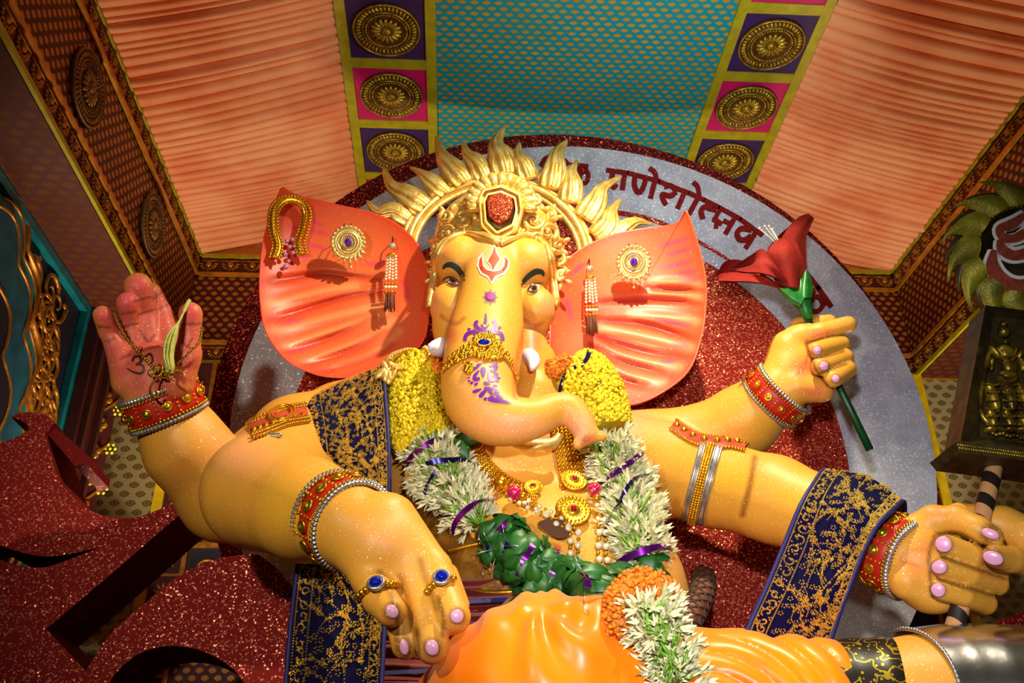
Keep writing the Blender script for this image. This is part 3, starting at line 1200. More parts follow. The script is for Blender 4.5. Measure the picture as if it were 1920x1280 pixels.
# ================================================================== the idol
class Field:
    """signed distances on a grid, smooth unions, then surface nets"""
    def __init__(s, lo, hi, h):
        s.lo, s.h = np.array(lo, float), h
        s.n = np.ceil((np.array(hi)-s.lo)/h).astype(int)+1
        s.g = np.full(s.n, 0.5, np.float32)

    def box(s, lo, hi):
        a = np.maximum(0, np.floor((lo-s.lo)/s.h).astype(int))
        b = np.minimum(s.n, np.ceil((hi-s.lo)/s.h).astype(int)+1)
        if np.any(b <= a):
            return None
        ax = [(s.lo[i]+np.arange(a[i], b[i])*s.h).astype(np.float32) for i in range(3)]
        return (slice(a[0], b[0]), slice(a[1], b[1]), slice(a[2], b[2])), np.meshgrid(*ax, indexing='ij', sparse=True)

    def put(s, sl, d, k, cut):
        g = s.g[sl]
        if cut:
            d = -d
            hh = np.clip(0.5-0.5*(g-d)/k, 0, 1)
            s.g[sl] = g*(1-hh)+d*hh+k*hh*(1-hh)
        else:
            hh = np.clip(0.5+0.5*(g-d)/k, 0, 1)
            s.g[sl] = g*(1-hh)+d*hh-k*hh*(1-hh)

    def cone(s, a, b, ra, rb, k=0.02, cut=False):
        a, b = np.asarray(a, float), np.asarray(b, float)
        e = max(ra, rb)+2*k+3*s.h
        r = s.box(np.minimum(a, b)-e, np.maximum(a, b)+e)
        if r is None:
            return
        sl, (x, y, z) = r
        d = b-a
        L2 = d @ d+1e-12
        t = np.clip(((x-a[0])*d[0]+(y-a[1])*d[1]+(z-a[2])*d[2])/L2, 0, 1)
        q = np.sqrt((x-a[0]-d[0]*t)**2+(y-a[1]-d[1]*t)**2+(z-a[2]-d[2]*t)**2)-(ra+(rb-ra)*t)
        s.put(sl, q, k, cut)

    def ell(s, c, r, k=0.03, R=None, cut=False):
        c, r = np.asarray(c, float), np.asarray(r, float)
        e = r.max()+2*k+3*s.h
        q = s.box(c-e, c+e)
        if q is None:
            return
        sl, (x, y, z) = q
        p = [x-c[0], y-c[1], z-c[2]]
        if R is not None:
            R = np.array(R)
            p = [p[0]*R[0, i]+p[1]*R[1, i]+p[2]*R[2, i] for i in range(3)]
        k0 = np.sqrt(sum((p[i]/r[i])**2 for i in range(3)))
        k1 = np.sqrt(sum((p[i]/r[i]**2)**2 for i in range(3)))+1e-9
        s.put(sl, k0*(k0-1)/k1, k, cut)

    def ch(s, pts, k=0.02, cut=False):
        """chain of (px, py, depth, radius px)"""
        for (x0, y0, Y0, r0), (x1, y1, Y1, r1) in zip(pts[:-1], pts[1:]):
            s.cone(P(x0, y0, Y0), P(x1, y1, Y1), r0*PS(x0, y0, Y0), r1*PS(x1, y1, Y1), k, cut)

    def b(s, px, py, Y, rpx, k=0.03, cut=False):
        p = P(px, py, Y)
        s.cone(p, p+1e-4, rpx*PS(px, py, Y), rpx*PS(px, py, Y), k, cut)

    def mesh(s):
        g = s.g
        neg = g < 0
        cnt = np.zeros(np.array(g.shape)-1, np.uint8)
        for i in (0, 1):
            for j in (0, 1):
                for k in (0, 1):
                    cnt += neg[i:g.shape[0]-1+i, j:g.shape[1]-1+j, k:g.shape[2]-1+k]
        cells = np.argwhere((cnt > 0) & (cnt < 8))
        idx = np.full(cnt.shape, -1, np.int32)
        idx[tuple(cells.T)] = np.arange(len(cells))
        cor = np.array([(i, j, k) for i in (0, 1) for j in (0, 1) for k in (0, 1)])
        val = np.stack([g[tuple((cells+c).T)] for c in cor], 1).astype(float)
        acc = np.zeros((len(cells), 3))
        n = np.zeros(len(cells))
        for a in range(8):
            for b in range(a+1, 8):
                if np.abs(cor[a]-cor[b]).sum() != 1:
                    continue
                va, vb = val[:, a], val[:, b]
                m = (va < 0) != (vb < 0)
                t = np.where(m, va/(va-vb+1e-20), 0)
                acc += m[:, None]*(cor[a]+(cor[b]-cor[a])*t[:, None])
                n += m
        V = s.lo+(cells+acc/n[:, None])*s.h
        F = []
        for ax in range(3):
            o1, o2 = [(1, 2), (2, 0), (0, 1)][ax]
            sh = [slice(None)]*3
            sh2 = [slice(None)]*3
            sh[ax] = slice(0, -1)
            sh2[ax] = slice(1, None)
            A, B = neg[tuple(sh)], neg[tuple(sh2)]
            e = np.argwhere(A != B)
            e = e[(e[:, o1] > 0) & (e[:, o2] > 0) & (e[:, o1] < g.shape[o1]-1) & (e[:, o2] < g.shape[o2]-1)]
            up = A[tuple(e.T)]
            d1 = np.zeros(3, int); d1[o1] = 1
            d2 = np.zeros(3, int); d2[o2] = 1
            q = np.stack([idx[tuple((e-d1-d2).T)], idx[tuple((e-d2).T)], idx[tuple(e.T)], idx[tuple((e-d1).T)]], 1)
            q[~up] = q[~up][:, ::-1]
            F.append(q)
        return V, np.concatenate(F)


def projv(V):
    d = V-CAM
    z = d @ FW
    return np.stack([960+FPX*(d @ RT)/z, 640-FPX*(d @ UP)/z], -1)


def np_mesh(name, V, F, C=None):
    me = bpy.data.meshes.new(name)
    me.vertices.add(len(V))
    me.vertices.foreach_set('co', V.ravel())
    me.loops.add(F.size)
    me.loops.foreach_set('vertex_index', F.ravel().astype(np.int32))
    me.polygons.add(len(F))
    me.polygons.foreach_set('loop_start', np.arange(0, F.size, F.shape[1], dtype=np.int32))
    me.update(calc_edges=True)
    me.validate()
    if C is not None:
        a = me.color_attributes.new('paint', 'FLOAT_COLOR', 'POINT')
        a.data.foreach_set('color', np.c_[C, np.ones(len(C))].ravel())
    return me


class Paint:
    """airbrush colours on a sculpted surface"""
    def __init__(s, V, base):
        s.V, s.q = V, projv(V)
        s.C = np.tile(np.array(lin(base)), (len(V), 1))

    def spot(s, px, py, r, rgb, a=1.0, ry=None, Y=None, dY=None, hard=0.0):
        d = np.hypot((s.q[:, 0]-px)/r, (s.q[:, 1]-py)/(ry or r))
        w = a*(1-smooth(d, hard, 1.0))
        if Y is not None:
            w = w*(np.abs(s.V[:, 1]-Y) < dY)
        s.C += (np.array(lin(rgb))-s.C)*w[:, None]

    def line(s, pts, r, rgb, a=1.0, Y=None, dY=None, hard=0.0):
        p = spline(pts, 6*len(pts)) if len(pts) > 2 else np.array(pts, float)
        lo, hi = p.min(0)-r, p.max(0)+r
        sel = np.where((s.q[:, 0] > lo[0]) & (s.q[:, 0] < hi[0]) & (s.q[:, 1] > lo[1]) & (s.q[:, 1] < hi[1]))[0]
        if Y is not None:
            sel = sel[np.abs(s.V[sel, 1]-Y) < dY]
        if not len(sel):
            return
        d = np.full(len(sel), 1e9)
        Q = s.q[sel]
        for u, v in zip(p[:-1], p[1:]):
            e = v-u
            t = np.clip(((Q-u) @ e)/(e @ e+1e-9), 0, 1)
            d = np.minimum(d, np.linalg.norm(Q-u-t[:, None]*e, axis=1))
        w = a*(1-smooth(d/r, hard, 1.0))
        s.C[sel] += (np.array(lin(rgb))-s.C[sel])*w[:, None]


def smooth(x, a, b):
    t = np.clip((x-a)/(b-a+1e-9), 0, 1)
    return t*t*(3-2*t)


B = Field((-2.25, 3.1, 1.45), (2.75, 5.35, 5.05), 0.0098)
# trunk of the body
B.ell(P(960, 880, 4.85), (0.80, 0.40, 0.50), 0.1)
B.ell(P(1020, 1130, 4.72), (0.74, 0.50, 0.62), 0.1)
B.ell(P(1000, 790, 4.9), (0.46, 0.28, 0.25), 0.1)
B.ch([(690, 800, 4.92, 95), (560, 835, 4.66, 92)], 0.06)
B.ch([(1150, 1330, 4.3, 100), (1600, 1325, 3.87, 96), (1720, 1330, 3.80, 128), (1800, 1336, 3.75, 142), (1990, 1352, 3.60, 148)], 0.05)
# raised arm with the open palm
B.ch([(640, 810, 4.95, 95), (510, 872, 4.86, 85), (425, 925, 4.62, 88)], 0.05)
B.ch([(425, 925, 4.62, 86), (350, 840, 4.42, 76), (308, 758, 4.28, 62)], 0.05)
# resting arm
B.ch([(560, 835, 4.66, 92), (490, 918, 4.05, 104)], 0.06)
B.ch([(487, 922, 4.02, 106), (575, 955, 3.78, 94), (655, 985, 3.55, 74)], 0.05)
# arm with the flower
B.ch([(1180, 845, 4.95, 78), (1300, 830, 4.88, 66), (1395, 790, 4.72, 64)], 0.05)
B.ch([(1395, 785, 4.72, 64), (1452, 742, 4.56, 54)], 0.05)
# arm with the staff
B.ch([(1150, 862, 4.85, 90), (1250, 880, 4.72, 86), (1340, 905, 4.5, 80)], 0.05)
B.ch([(1340, 905, 4.5, 80), (1450, 935, 4.25, 79), (1580, 985, 4.02, 76), (1668, 1036, 3.85, 62)], 0.05)
B.ch([(1415, 858, 4.1, 3.5), (1407, 905, 4.02, 3.5), (1392, 965, 4.04, 3.5)], 0.012, cut=True)
# head
B.ell(P(926, 540, 4.74), (0.345, 0.36, 0.39), 0.05)
B.b(866, 492, 4.50, 50, 0.05)
B.b(986, 497, 4.50, 50, 0.05)
B.ch([(921, 478, 4.47, 46), (919, 540, 4.40, 50)], 0.05)
B.ell(P(847, 573, 4.53), (0.125, 0.13, 0.135), 0.035)
B.ell(P(1003, 580, 4.55), (0.118, 0.13, 0.135), 0.035)
B.ch([(846, 615, 4.60, 36), (850, 660, 4.55, 30)], 0.035)
B.ch([(988, 630, 4.62, 36), (992, 675, 4.56, 26)], 0.035)
B.ch([(1000, 680, 4.66, 44), (1004, 735, 4.62, 38), (985, 790, 4.62, 40)], 0.04)
B.ell(P(985, 800, 4.62), (0.20, 0.14, 0.10), 0.04)
# trunk
TRUNK = [(921, 520, 4.44, 52), (917, 585, 4.36, 62), (909, 640, 4.28, 70), (902, 690, 4.20, 70), (898, 735, 4.12, 68), (915, 768, 4.06, 60), (950, 788, 4.02, 46), (1000, 784, 4.0, 36), (1040, 768, 4.0, 29), (1068, 768, 4.0, 27), (1088, 790, 3.99, 24), (1100, 814, 3.98, 20)]
TR = spline(TRUNK, 44)
for a, b in zip(TR[:-1], TR[1:]):
    B.cone(P(*a[:3]), P(*b[:3]), a[3]*PS(*a[:3]), b[3]*PS(*b[:3]), 0.018)
B.ch([(1100, 812, 3.98, 18), (1130, 819, 3.96, 8)], 0.02)
B.ch([(1098, 815, 3.98, 18), (1084, 832, 3.97, 11)], 0.02)
B.ch([(1103, 826, 3.93, 7), (1112, 832, 3.90, 6)], 0.02, cut=True)
# trunk rings
for x0, y0, x1, y1, Y in ((845, 700, 955, 705, 4.02), (1098, 758, 1062, 790, 3.93)):
    pass

# ---- open raised hand (palm towards us)
HL = 0.013
B.ell(P(284, 690, 4.18), (0.168, 0.085, 0.150), 0.03)
B.ch([(300, 752, 4.27, 62), (287, 700, 4.20, 56)], 0.04)
B.ch([(240, 715, 4.16, 30), (228, 665, 4.14, 26)], 0.03)
B.ch([(330, 715, 4.12, 34), (352, 665, 4.06, 26)], 0.03)
B.ch([(226, 672, 4.15, 22), (217, 650, 4.12, 19), (202, 620, 4.08, 17)], HL)
B.ch([(202, 620, 4.08, 17), (192, 590, 4.0, 17.5)], 0.012)
B.ch([(253, 650, 4.15, 22), (245, 600, 4.08, 18.5)], HL)
B.ch([(245, 600, 4.08, 18.5), (238, 567, 3.99, 19.5)], 0.012)
B.ch([(283, 645, 4.16, 23), (273, 585, 4.11, 20)], HL)
B.ch([(273, 585, 4.11, 20), (259, 537, 4.0, 26)], 0.012)
B.ch([(316, 640, 4.18, 22), (300, 585, 4.18, 20), (282, 548, 4.12, 19)], 0.012)
B.ch([(350, 672, 4.06, 25), (357, 625, 4.02, 20)], HL)
B.ch([(357, 625, 4.02, 20), (357, 588, 3.97, 22)], 0.012)
for q in ([(232, 668), (275, 655), (312, 640), (332, 606)], [(246, 690), (300, 660), (330, 632)], [(330, 632), (322, 680), (300, 715)]):
    c = spline(q, 12)
    for a, b in zip(c[:-1], c[1:]):
        pass

# ---- resting hand (back towards us)
B.ch([(655, 985, 3.55, 74), (715, 1030, 3.50, 74)], 0.04)
B.ch([(672, 1005, 3.52, 56), (694, 1082, 3.46, 36)], 0.035)
B.ch([(700, 1000, 3.51, 60), (738, 1090, 3.48, 34)], 0.035)
B.ch([(715, 990, 3.51, 60), (780, 1088, 3.46, 36)], 0.035)
B.ch([(728, 985, 3.52, 60), (812, 1066, 3.46, 35)], 0.035)
B.ch([(694, 1082, 3.46, 36), (712, 1122, 3.40, 32), (734, 1146, 3.34, 29)], 0.016)
B.ch([(738, 1090, 3.48, 32), (748, 1150, 3.46, 29), (760, 1210, 3.44, 26)], 0.016)
B.ch([(780, 1088, 3.46, 35), (798, 1150, 3.42, 32), (812, 1213, 3.38, 32)], 0.016)
B.ch([(812, 1066, 3.46, 35), (832, 1110, 3.42, 33), (850, 1156, 3.36, 33)], 0.016)
B.ch([(835, 1080, 3.62, 26), (866, 1134, 3.58, 15)], 0.03)
# ---- fist with the flower (palm towards us)
B.ch([(1452, 742, 4.56, 52), (1475, 712, 4.52, 50)], 0.04)
B.ell(P(1492, 682, 4.49), (0.165, 0.13, 0.165), 0.035)
B.ch([(1495, 725, 4.44, 30), (1540, 732, 4.42, 23)], 0.03)
B.ch([(1478, 650, 4.46, 32), (1505, 627, 4.42, 24)], 0.03)
B.ch([(1495, 634, 4.42, 24), (1540, 622, 4.37, 18), (1590, 608, 4.34, 16)], 0.014)
B.ch([(1500, 612, 4.5, 18), (1555, 603, 4.47, 14)], 0.02)
for (xa, ya), (xb, yb) in (((1576, 645), (1531, 657)), ((1583, 670), (1538, 687)), ((1588, 692), (1562, 710))):
    B.ch([(xa-18, ya+2, 4.46, 17), (xa, ya, 4.38, 17), (xb, yb, 4.30, 17.5)], 0.006)
# ---- fist with the staff
B.ch([(1668, 1036, 3.85, 62), (1715, 1050, 3.80, 66)], 0.04)
B.ell(P(1735, 1060, 3.78), (0.16, 0.13, 0.20), 0.035)
B.ch([(1700, 1090, 3.74, 34), (1765, 1115, 3.74, 30)], 0.03)
B.ch([(1715, 1000, 3.76, 36), (1750, 975, 3.70, 27), (1795, 974, 3.64, 26)], 0.022)
B.ch([(1795, 974, 3.64, 26), (1835, 992, 3.58, 24), (1862, 1006, 3.55, 19)], 0.016)
B.ch([(1800, 972, 3.78, 30), (1880, 985, 3.74, 34), (1935, 1010, 3.72, 40)], 0.03)
B.ch([(1940, 1055, 3.66, 30), (1895, 1048, 3.58, 24), (1866, 1042, 3.53, 22)], 0.014)
for (xa, ya), (xb, yb), dY in (((1872, 1066), (1776, 1022), 0.0), ((1868, 1094), (1768, 1064), 0.02), ((1846, 1130), (1764, 1104), 0.03)):
    B.ch([(xa-10, ya, 3.80, 24), (xa, ya, 3.70+dY, 22), ((xa+xb)/2, (ya+yb)/2-3, 3.62+dY, 21.5), (xb, yb, 3.60+dY, 20.5)], 0.006)

B.ch([(1768, 1043, 3.575, 4), (1830, 1066, 3.59, 4), (1885, 1084, 3.66, 4)], 0.01, cut=True)
B.ch([(1762, 1085, 3.60, 4), (1820, 1103, 3.61, 4), (1868, 1118, 3.68, 4)], 0.01, cut=True)
V, F = B.mesh()
del B
SKIN = (224, 158, 54)
Pt = Paint(V, SKIN)
PEACH, PINK, RED, YEL, BROWN = (238, 160, 102), (226, 92, 96), (226, 88, 62), (222, 166, 40), (112, 66, 26)
# head and trunk: peach centre, yellow sides, blush
for x, y, r, ry, c, a in ((921, 480, 60, 60, PEACH, .8), (925, 500, 30, 40, (244, 178, 124), .6), (900, 720, 70, 110, PEACH, .6), (960, 800, 120, 40, (238, 158, 112), .7), (1085, 800, 50, 50, (236, 150, 112), .8),
                          (832, 470, 22, 40, (240, 150, 100), .6), (1020, 480, 22, 50, (240, 150, 100), .5), (815, 570, 20, 50, (236, 140, 90), .7), (1028, 572, 24, 34, (240, 140, 104), .7),
                          (1000, 640, 26, 46, RED, .75), (848, 628, 18, 26, RED, .7), (845, 600, 16, 10, (226, 110, 60), .5), (1100, 826, 26, 16, (190, 92, 60), .85)):
    Pt.spot(x, y, r, c, a, ry, 4.2, 0.75)
Pt.line([(827, 592), (842, 604), (858, 606), (870, 596)], 7, (176, 84, 30), .7, 4.4, .3)
Pt.line([(985, 600), (1000, 612), (1018, 604)], 8, (176, 70, 30), .6, 4.4, .3)
Pt.line([(982, 620), (972, 660), (966, 700), (965, 745)], 9, (210, 84, 40), .55, 4.3, .4)
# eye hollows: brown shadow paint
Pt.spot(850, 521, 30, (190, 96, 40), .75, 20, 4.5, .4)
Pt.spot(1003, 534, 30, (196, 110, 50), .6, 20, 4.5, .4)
# arms
for x, y, r, ry, c, a, Y in ((450, 850, 110, 80, (236, 158, 104), .8, 4.1), (380, 790, 60, 60, (236, 170, 96), .5, 4.5), (340, 880, 50, 70, (214, 120, 60), .4, 4.5), (540, 960, 90, 80, YEL, .8, 3.9), (1270, 800, 80, 40, PEACH, .6, 4.6),
                             (1190, 790, 60, 60, (240, 162, 110), .8, 4.8), (1360, 900, 70, 80, YEL, .7, 4.4), (1500, 930, 90, 80, YEL, .6, 4.1), (1420, 790, 50, 60, YEL, .7, 4.7), (720, 1000, 90, 60, (238, 160, 92), .7, 3.5),
                             (760, 900, 40, 40, PEACH, .3, 4.6), (1290, 1060, 70, 90, (238, 164, 96), .7, 4.6)):
    Pt.spot(x, y, r, c, a, ry, Y, .5)
Pt.line([(1415, 858), (1407, 905), (1392, 965)], 11, (120, 72, 14), .8, 4.2, .4)
# raised palm: pink, redder finger tips
Pt.spot(285, 640, 140, (208, 94, 78), 1.0, 150, 4.1, .3, 0.55)
for x, y, r in ((190, 590, 26), (237, 560, 28), (258, 530, 36), (357, 585, 32)):
    Pt.spot(x, y, r, (228, 78, 92), .85, None, 4.0, .2)
for q in ([(225, 672), (275, 655), (315, 640), (335, 600)], [(238, 668), (250, 655), (262, 652)], [(328, 640), (318, 690), (300, 720)], [(185, 612), (205, 614)], [(198, 640), (215, 634)], [(228, 588), (254, 584)], [(232, 612), (258, 606)],
          [(252, 565), (284, 556)], [(258, 590), (290, 580)], [(288, 560), (305, 545)], [(296, 580), (312, 572)], [(338, 608), (376, 606)], [(340, 640), (360, 655)], [(262, 620), (278, 640), (290, 628)]):
    Pt.line(q, 4.5, (116, 34, 22), .75, 4.1, .3)
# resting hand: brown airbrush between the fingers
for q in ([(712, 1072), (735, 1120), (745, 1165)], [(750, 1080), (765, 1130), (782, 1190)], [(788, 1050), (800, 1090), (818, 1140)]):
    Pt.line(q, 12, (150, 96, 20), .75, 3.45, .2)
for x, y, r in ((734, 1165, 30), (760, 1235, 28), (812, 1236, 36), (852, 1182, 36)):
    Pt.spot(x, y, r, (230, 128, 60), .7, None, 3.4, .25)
# fists: red creases, brown round nails
for x, y, r, ry in ((1505, 690, 40, 34), (1530, 735, 46, 24), (1540, 625, 40, 14)):
    Pt.spot(x, y, r, (226, 104, 66), .75, ry, 4.4, .3)
Pt.line([(1512, 640), (1514, 668), (1505, 690), (1490, 706)], 5, (190, 70, 40), .7, 4.4, .3)
for x, y, r, ry in ((1712, 1060, 46, 50), (1740, 1020, 40, 30), (1760, 960, 50, 20), (1860, 1060, 40, 40)):
    Pt.spot(x, y, r, (230, 124, 66), .6, ry, 3.7, .3)
Pt.line([(1735, 1030), (1700, 1034), (1690, 1050), (1720, 1060)], 5, (196, 84, 40), .5, 3.7, .3)
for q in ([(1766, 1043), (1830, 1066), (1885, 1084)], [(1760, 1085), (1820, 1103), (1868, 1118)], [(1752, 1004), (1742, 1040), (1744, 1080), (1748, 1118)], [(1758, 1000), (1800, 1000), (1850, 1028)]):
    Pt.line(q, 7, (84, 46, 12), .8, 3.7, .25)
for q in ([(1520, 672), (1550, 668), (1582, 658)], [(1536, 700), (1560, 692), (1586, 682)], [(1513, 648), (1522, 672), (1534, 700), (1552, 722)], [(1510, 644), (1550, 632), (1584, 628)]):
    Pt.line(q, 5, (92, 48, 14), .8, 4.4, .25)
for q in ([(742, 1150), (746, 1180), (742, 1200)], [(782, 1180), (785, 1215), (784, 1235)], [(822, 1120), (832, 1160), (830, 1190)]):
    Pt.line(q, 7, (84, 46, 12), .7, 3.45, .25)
NAILS = [(735, 1146, 11, 14, -40, 3.4), (758, 1213, 9, 15, -10, 3.4), (810, 1214, 13, 15, -20, 3.4), (857, 1155, 13, 13, -30, 3.4), (1532, 657, 8, 8, 70, 4.3), (1545, 686, 8.5, 8.5, 60, 4.3), (1567, 710, 7.5, 7.5, 60, 4.3),
         (1769, 1020, 15, 15, 70, 3.6), (1761, 1063, 12.5, 14, 70, 3.6), (1759, 1106, 12.5, 13, 65, 3.6), (1857, 1000, 16, 9, 20, 3.6), (1862, 1046, 18, 13, 15, 3.6)]
for x, y, a, b, g, Y in NAILS:
    Pt.spot(x, y, 1.7*max(a, b), (96, 60, 20), .8, None, Y, .25, .45)

st = empty('ganesh_idol', (1.0*0+0.4, 4.7, 1.0), 'giant painted elephant-headed idol with four arms seated before the glitter disc', 'statue')
sk = Mt('painted_skin', (0.8, 0.5, 0.2), 0.46, 0, 0.35)
at = sk.new('VertexColor')
at.layer_name = 'paint'
sk.flakes(230, 0.05, (1.0, 0.88, 0.5), at.outputs[0], 0.15, 0.9, 0.3, 0.42)
skin = sk.m
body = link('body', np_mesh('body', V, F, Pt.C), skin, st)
BB = bvh_of(body)
print('body', len(V))


# ---- ears
def ear(outline, pivot, Y0, name, zoom_o, creases, mags, lights, glow):
    """cupped ear: outline and fold lines in photo px, its own thickness"""
    zz = lambda L: [(zoom_o[0]+x/3.2, zoom_o[1]+y/3.2) for x, y in L]
    L = resample(spline(outline, 160, True), 7, True)
    c = np.array(pivot)
    n, R = len(L), 46
    fs = np.linspace(0.02, 1, R)
    Q = c+(L[None]-c)*fs[:, None, None]
    hw = (L.max(0)-L.min(0))/2
    f2 = np.clip(np.hypot((Q[..., 0]-c[0])/hw[0], (Q[..., 1]-c[1])/hw[1]), 0, 1.25)
    y = Y0-0.05+0.10*(1-f2**2)-0.040*f2**4
    Qf = Q.reshape(-1, 2)

    def near(pts, r):
        p = spline(zz(pts), 30)
        d = np.full(len(Qf), 1e9)
        t_ = np.zeros(len(Qf))
        for k, (u, v) in enumerate(zip(p[:-1], p[1:])):
            e = v-u
            t = np.clip(((Qf-u) @ e)/(e @ e+1e-9), 0, 1)
            dd = np.linalg.norm(Qf-u-t[:, None]*e, axis=1)
            m_ = dd < d
            d[m_] = dd[m_]
            t_[m_] = (k+t[m_])/(len(p)-1)
        return (1-smooth(d/r, 0, 1)), t_
    C = np.tile(np.array(lin((228, 86, 46))), (len(Qf), 1))
    dy = np.zeros(len(Qf))

    def tint(w, rgb):
        C[:] += (np.array(lin(rgb))-C)*w[:, None]
    for x_, y_, r_, rgb, a_ in glow:
        d = np.hypot(Qf[:, 0]-x_, Qf[:, 1]-y_)/r_
        tint(a_*(1-smooth(d, 0, 1)), rgb)
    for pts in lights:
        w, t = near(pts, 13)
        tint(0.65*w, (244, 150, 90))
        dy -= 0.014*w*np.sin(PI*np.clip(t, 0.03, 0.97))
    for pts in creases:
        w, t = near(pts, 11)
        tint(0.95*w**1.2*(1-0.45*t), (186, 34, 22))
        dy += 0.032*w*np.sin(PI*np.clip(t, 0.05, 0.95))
    for pts in mags:
        w, t = near(pts, 8)
        tint(0.75*w*np.sin(PI*np.clip(t, 0, 1))**0.6, (224, 46, 96))
    fe = np.repeat(fs[:, None], n, 1).ravel()
    tint(0.8*smooth(fe, 0.88, 1.0), (238, 74, 40))
    y = y+dy.reshape(R, n)*(1-fs[:, None]**10)
    pts = np.array([[P(Q[i, j, 0], Q[i, j, 1], y[i, j]) for j in range(n)] for i in range(R)])
    back = np.array([[P(Q[i, j, 0], Q[i, j, 1], y[i, j]+0.02+0.045*(1-0.7*fs[i]**4)) for j in range(n)] for i in range(R)])
    m = MB()
    m.grid(pts, closed_v=True, flip=True)
    nb_ = R*n
    m.add(back.reshape(-1, 3), [])
    m.f += [(nb_+i*n+j, nb_+i*n+(j+1) % n, nb_+(i+1)*n+(j+1) % n, nb_+(i+1)*n+j) for i in range(R-1) for j in range(n)]
    m.f += [((R-1)*n+j, (R-1)*n+(j+1) % n, nb_+(R-1)*n+(j+1) % n, nb_+(R-1)*n+j) for j in range(n)]
    m.f += [tuple(range(n))[::-1], tuple(nb_+j for j in range(n))]
    m.c = [C, C]
    return m.build(name, skin_ear, st, col=True)


se = Mt('painted_ear', (0.8, 0.3, 0.15), 0.4, 0, 0.4)
at = se.new('VertexColor')
at.layer_name = 'paint'
se.flakes(230, 0.012, (1.0, 0.8, 0.5), at.outputs[0], 0.15, 0.9, 0.36, 0.4)
skin_ear = se.m
EL = [(530, 350), (540, 356), (558, 364), (630, 382), (699, 398), (746, 420), (782, 454), (803, 505), (806, 560), (804, 600), (794, 640), (764, 668), (730, 690), (700, 702), (664, 708), (620, 708), (583, 700), (536, 676), (499, 626), (487, 570), (486, 514), (493, 450), (511, 390), (524, 356)]
ER = [(1284, 394), (1276, 412), (1255, 421), (1200, 428), (1150, 438), (1100, 459), (1062, 486), (1042, 515), (1036, 560), (1030, 620), (1034, 680), (1075, 730), (1130, 757), (1186, 760), (1239, 739), (1292, 696), (1317, 630), (1325, 567), (1323, 511), (1307, 446), (1291, 400)]
ear_l = ear(EL, (650, 535), 4.86, 'ear', (480, 320),
            [[(28, 668), (200, 645), (400, 618), (580, 640), (780, 655)], [(35, 900), (200, 860), (400, 800), (600, 752), (780, 730)], [(100, 1105), (300, 1050), (500, 980), (720, 870)], [(190, 1195), (400, 1135), (600, 1062), (770, 960)], [(330, 1225), (520, 1180), (690, 1120), (820, 1040)]],
            [[(280, 285), (420, 335)], [(300, 350), (450, 385)], [(290, 435), (430, 470)], [(110, 930), (300, 885)], [(170, 1095), (380, 1025)], [(110, 610), (220, 545)], [(130, 500), (330, 520)], [(180, 320), (260, 360)], [(640, 560), (790, 560)], [(880, 640), (930, 800)]],
            [[(60, 800), (250, 755), (430, 715), (600, 690)], [(70, 965), (300, 912), (560, 850), (760, 800)], [(140, 1065), (380, 985), (620, 910), (780, 840)], [(240, 1170), (480, 1080), (700, 990), (820, 900)], [(480, 1190), (700, 1100), (860, 960)]],
            [(660, 480, 130, (222, 118, 62), .7), (720, 600, 90, (236, 130, 80), .5), (560, 420, 60, (232, 92, 60), .5), (600, 660, 90, (238, 110, 60), .4)])
ear_r = ear(ER, (1180, 580), 4.86, 'ear', (1020, 380),
            [[(300, 600), (600, 580), (780, 585), (930, 605)], [(330, 700), (600, 730), (800, 790), (900, 815)], [(300, 790), (450, 850), (650, 905), (890, 930)], [(280, 850), (420, 930), (600, 990), (760, 1040)], [(620, 508), (800, 520), (960, 525)], [(330, 985), (480, 1060), (640, 1110)], [(240, 920), (330, 1010)]],
            [[(680, 268), (890, 205)], [(720, 318), (910, 265)], [(690, 395), (910, 345)], [(780, 425), (940, 408)], [(800, 472), (955, 462)], [(660, 695), (900, 745)], [(760, 850), (880, 862)], [(680, 962), (800, 950)], [(130, 560), (170, 720)], [(150, 440), (260, 350)]],
            [[(520, 670), (760, 690), (950, 715)], [(320, 745), (600, 800), (910, 875)], [(300, 890), (560, 945), (820, 985)], [(620, 550), (800, 555), (950, 565)], [(360, 1020), (560, 1050), (720, 1080)], [(640, 480), (800, 480), (950, 492)]],
            [(1130, 500, 90, (224, 112, 50), .75), (1190, 480, 90, (232, 104, 52), .6), (1080, 640, 60, (236, 120, 84), .5), (1200, 680, 80, (244, 132, 84), .4)])
BE = bvh_of(ear_l, ear_r)

# ---- nails
nail_m = simple('nail_pink', (226, 160, 196), 0.3)
for x, y, a, b, g, Y in NAILS:
    p, nrm = hit(BB, x, y, Y)
    ps = fwd(p)/FPX
    gg = math.radians(g)
    up = UP*(-math.cos(gg))+RT*math.sin(gg)*-1.0
    m = MB()
    M = frame(p, (nrm-0.8*ray(x, y)), up)
    m.ball(p-nrm*0.001, (a*ps, b*ps, 0.009), M, 14, 8)
    m.build('nail', nail_m, st)

# ---- tusks
ivory = simple('tusk_white', (226, 220, 228), 0.35)
for pts in ([(846, 645, 4.52, 15), (832, 650, 4.44, 19), (818, 652, 4.36, 16), (809, 650, 4.31, 8)], [(988, 662, 4.55, 14), (997, 672, 4.47, 15), (1000, 680, 4.42, 12), (998, 690, 4.38, 6)]):
    p = spline(pts, 16)
    m = MB()
    m.tube([P(*q[:3]) for q in p], [q[3]*PS(*q[:3]) for q in p], 14)
    e = p[-1]
    m.ball(P(*e[:3]), e[3]*PS(*e[:3]), None, 12, 8)
    m.build('tusk', ivory, st)

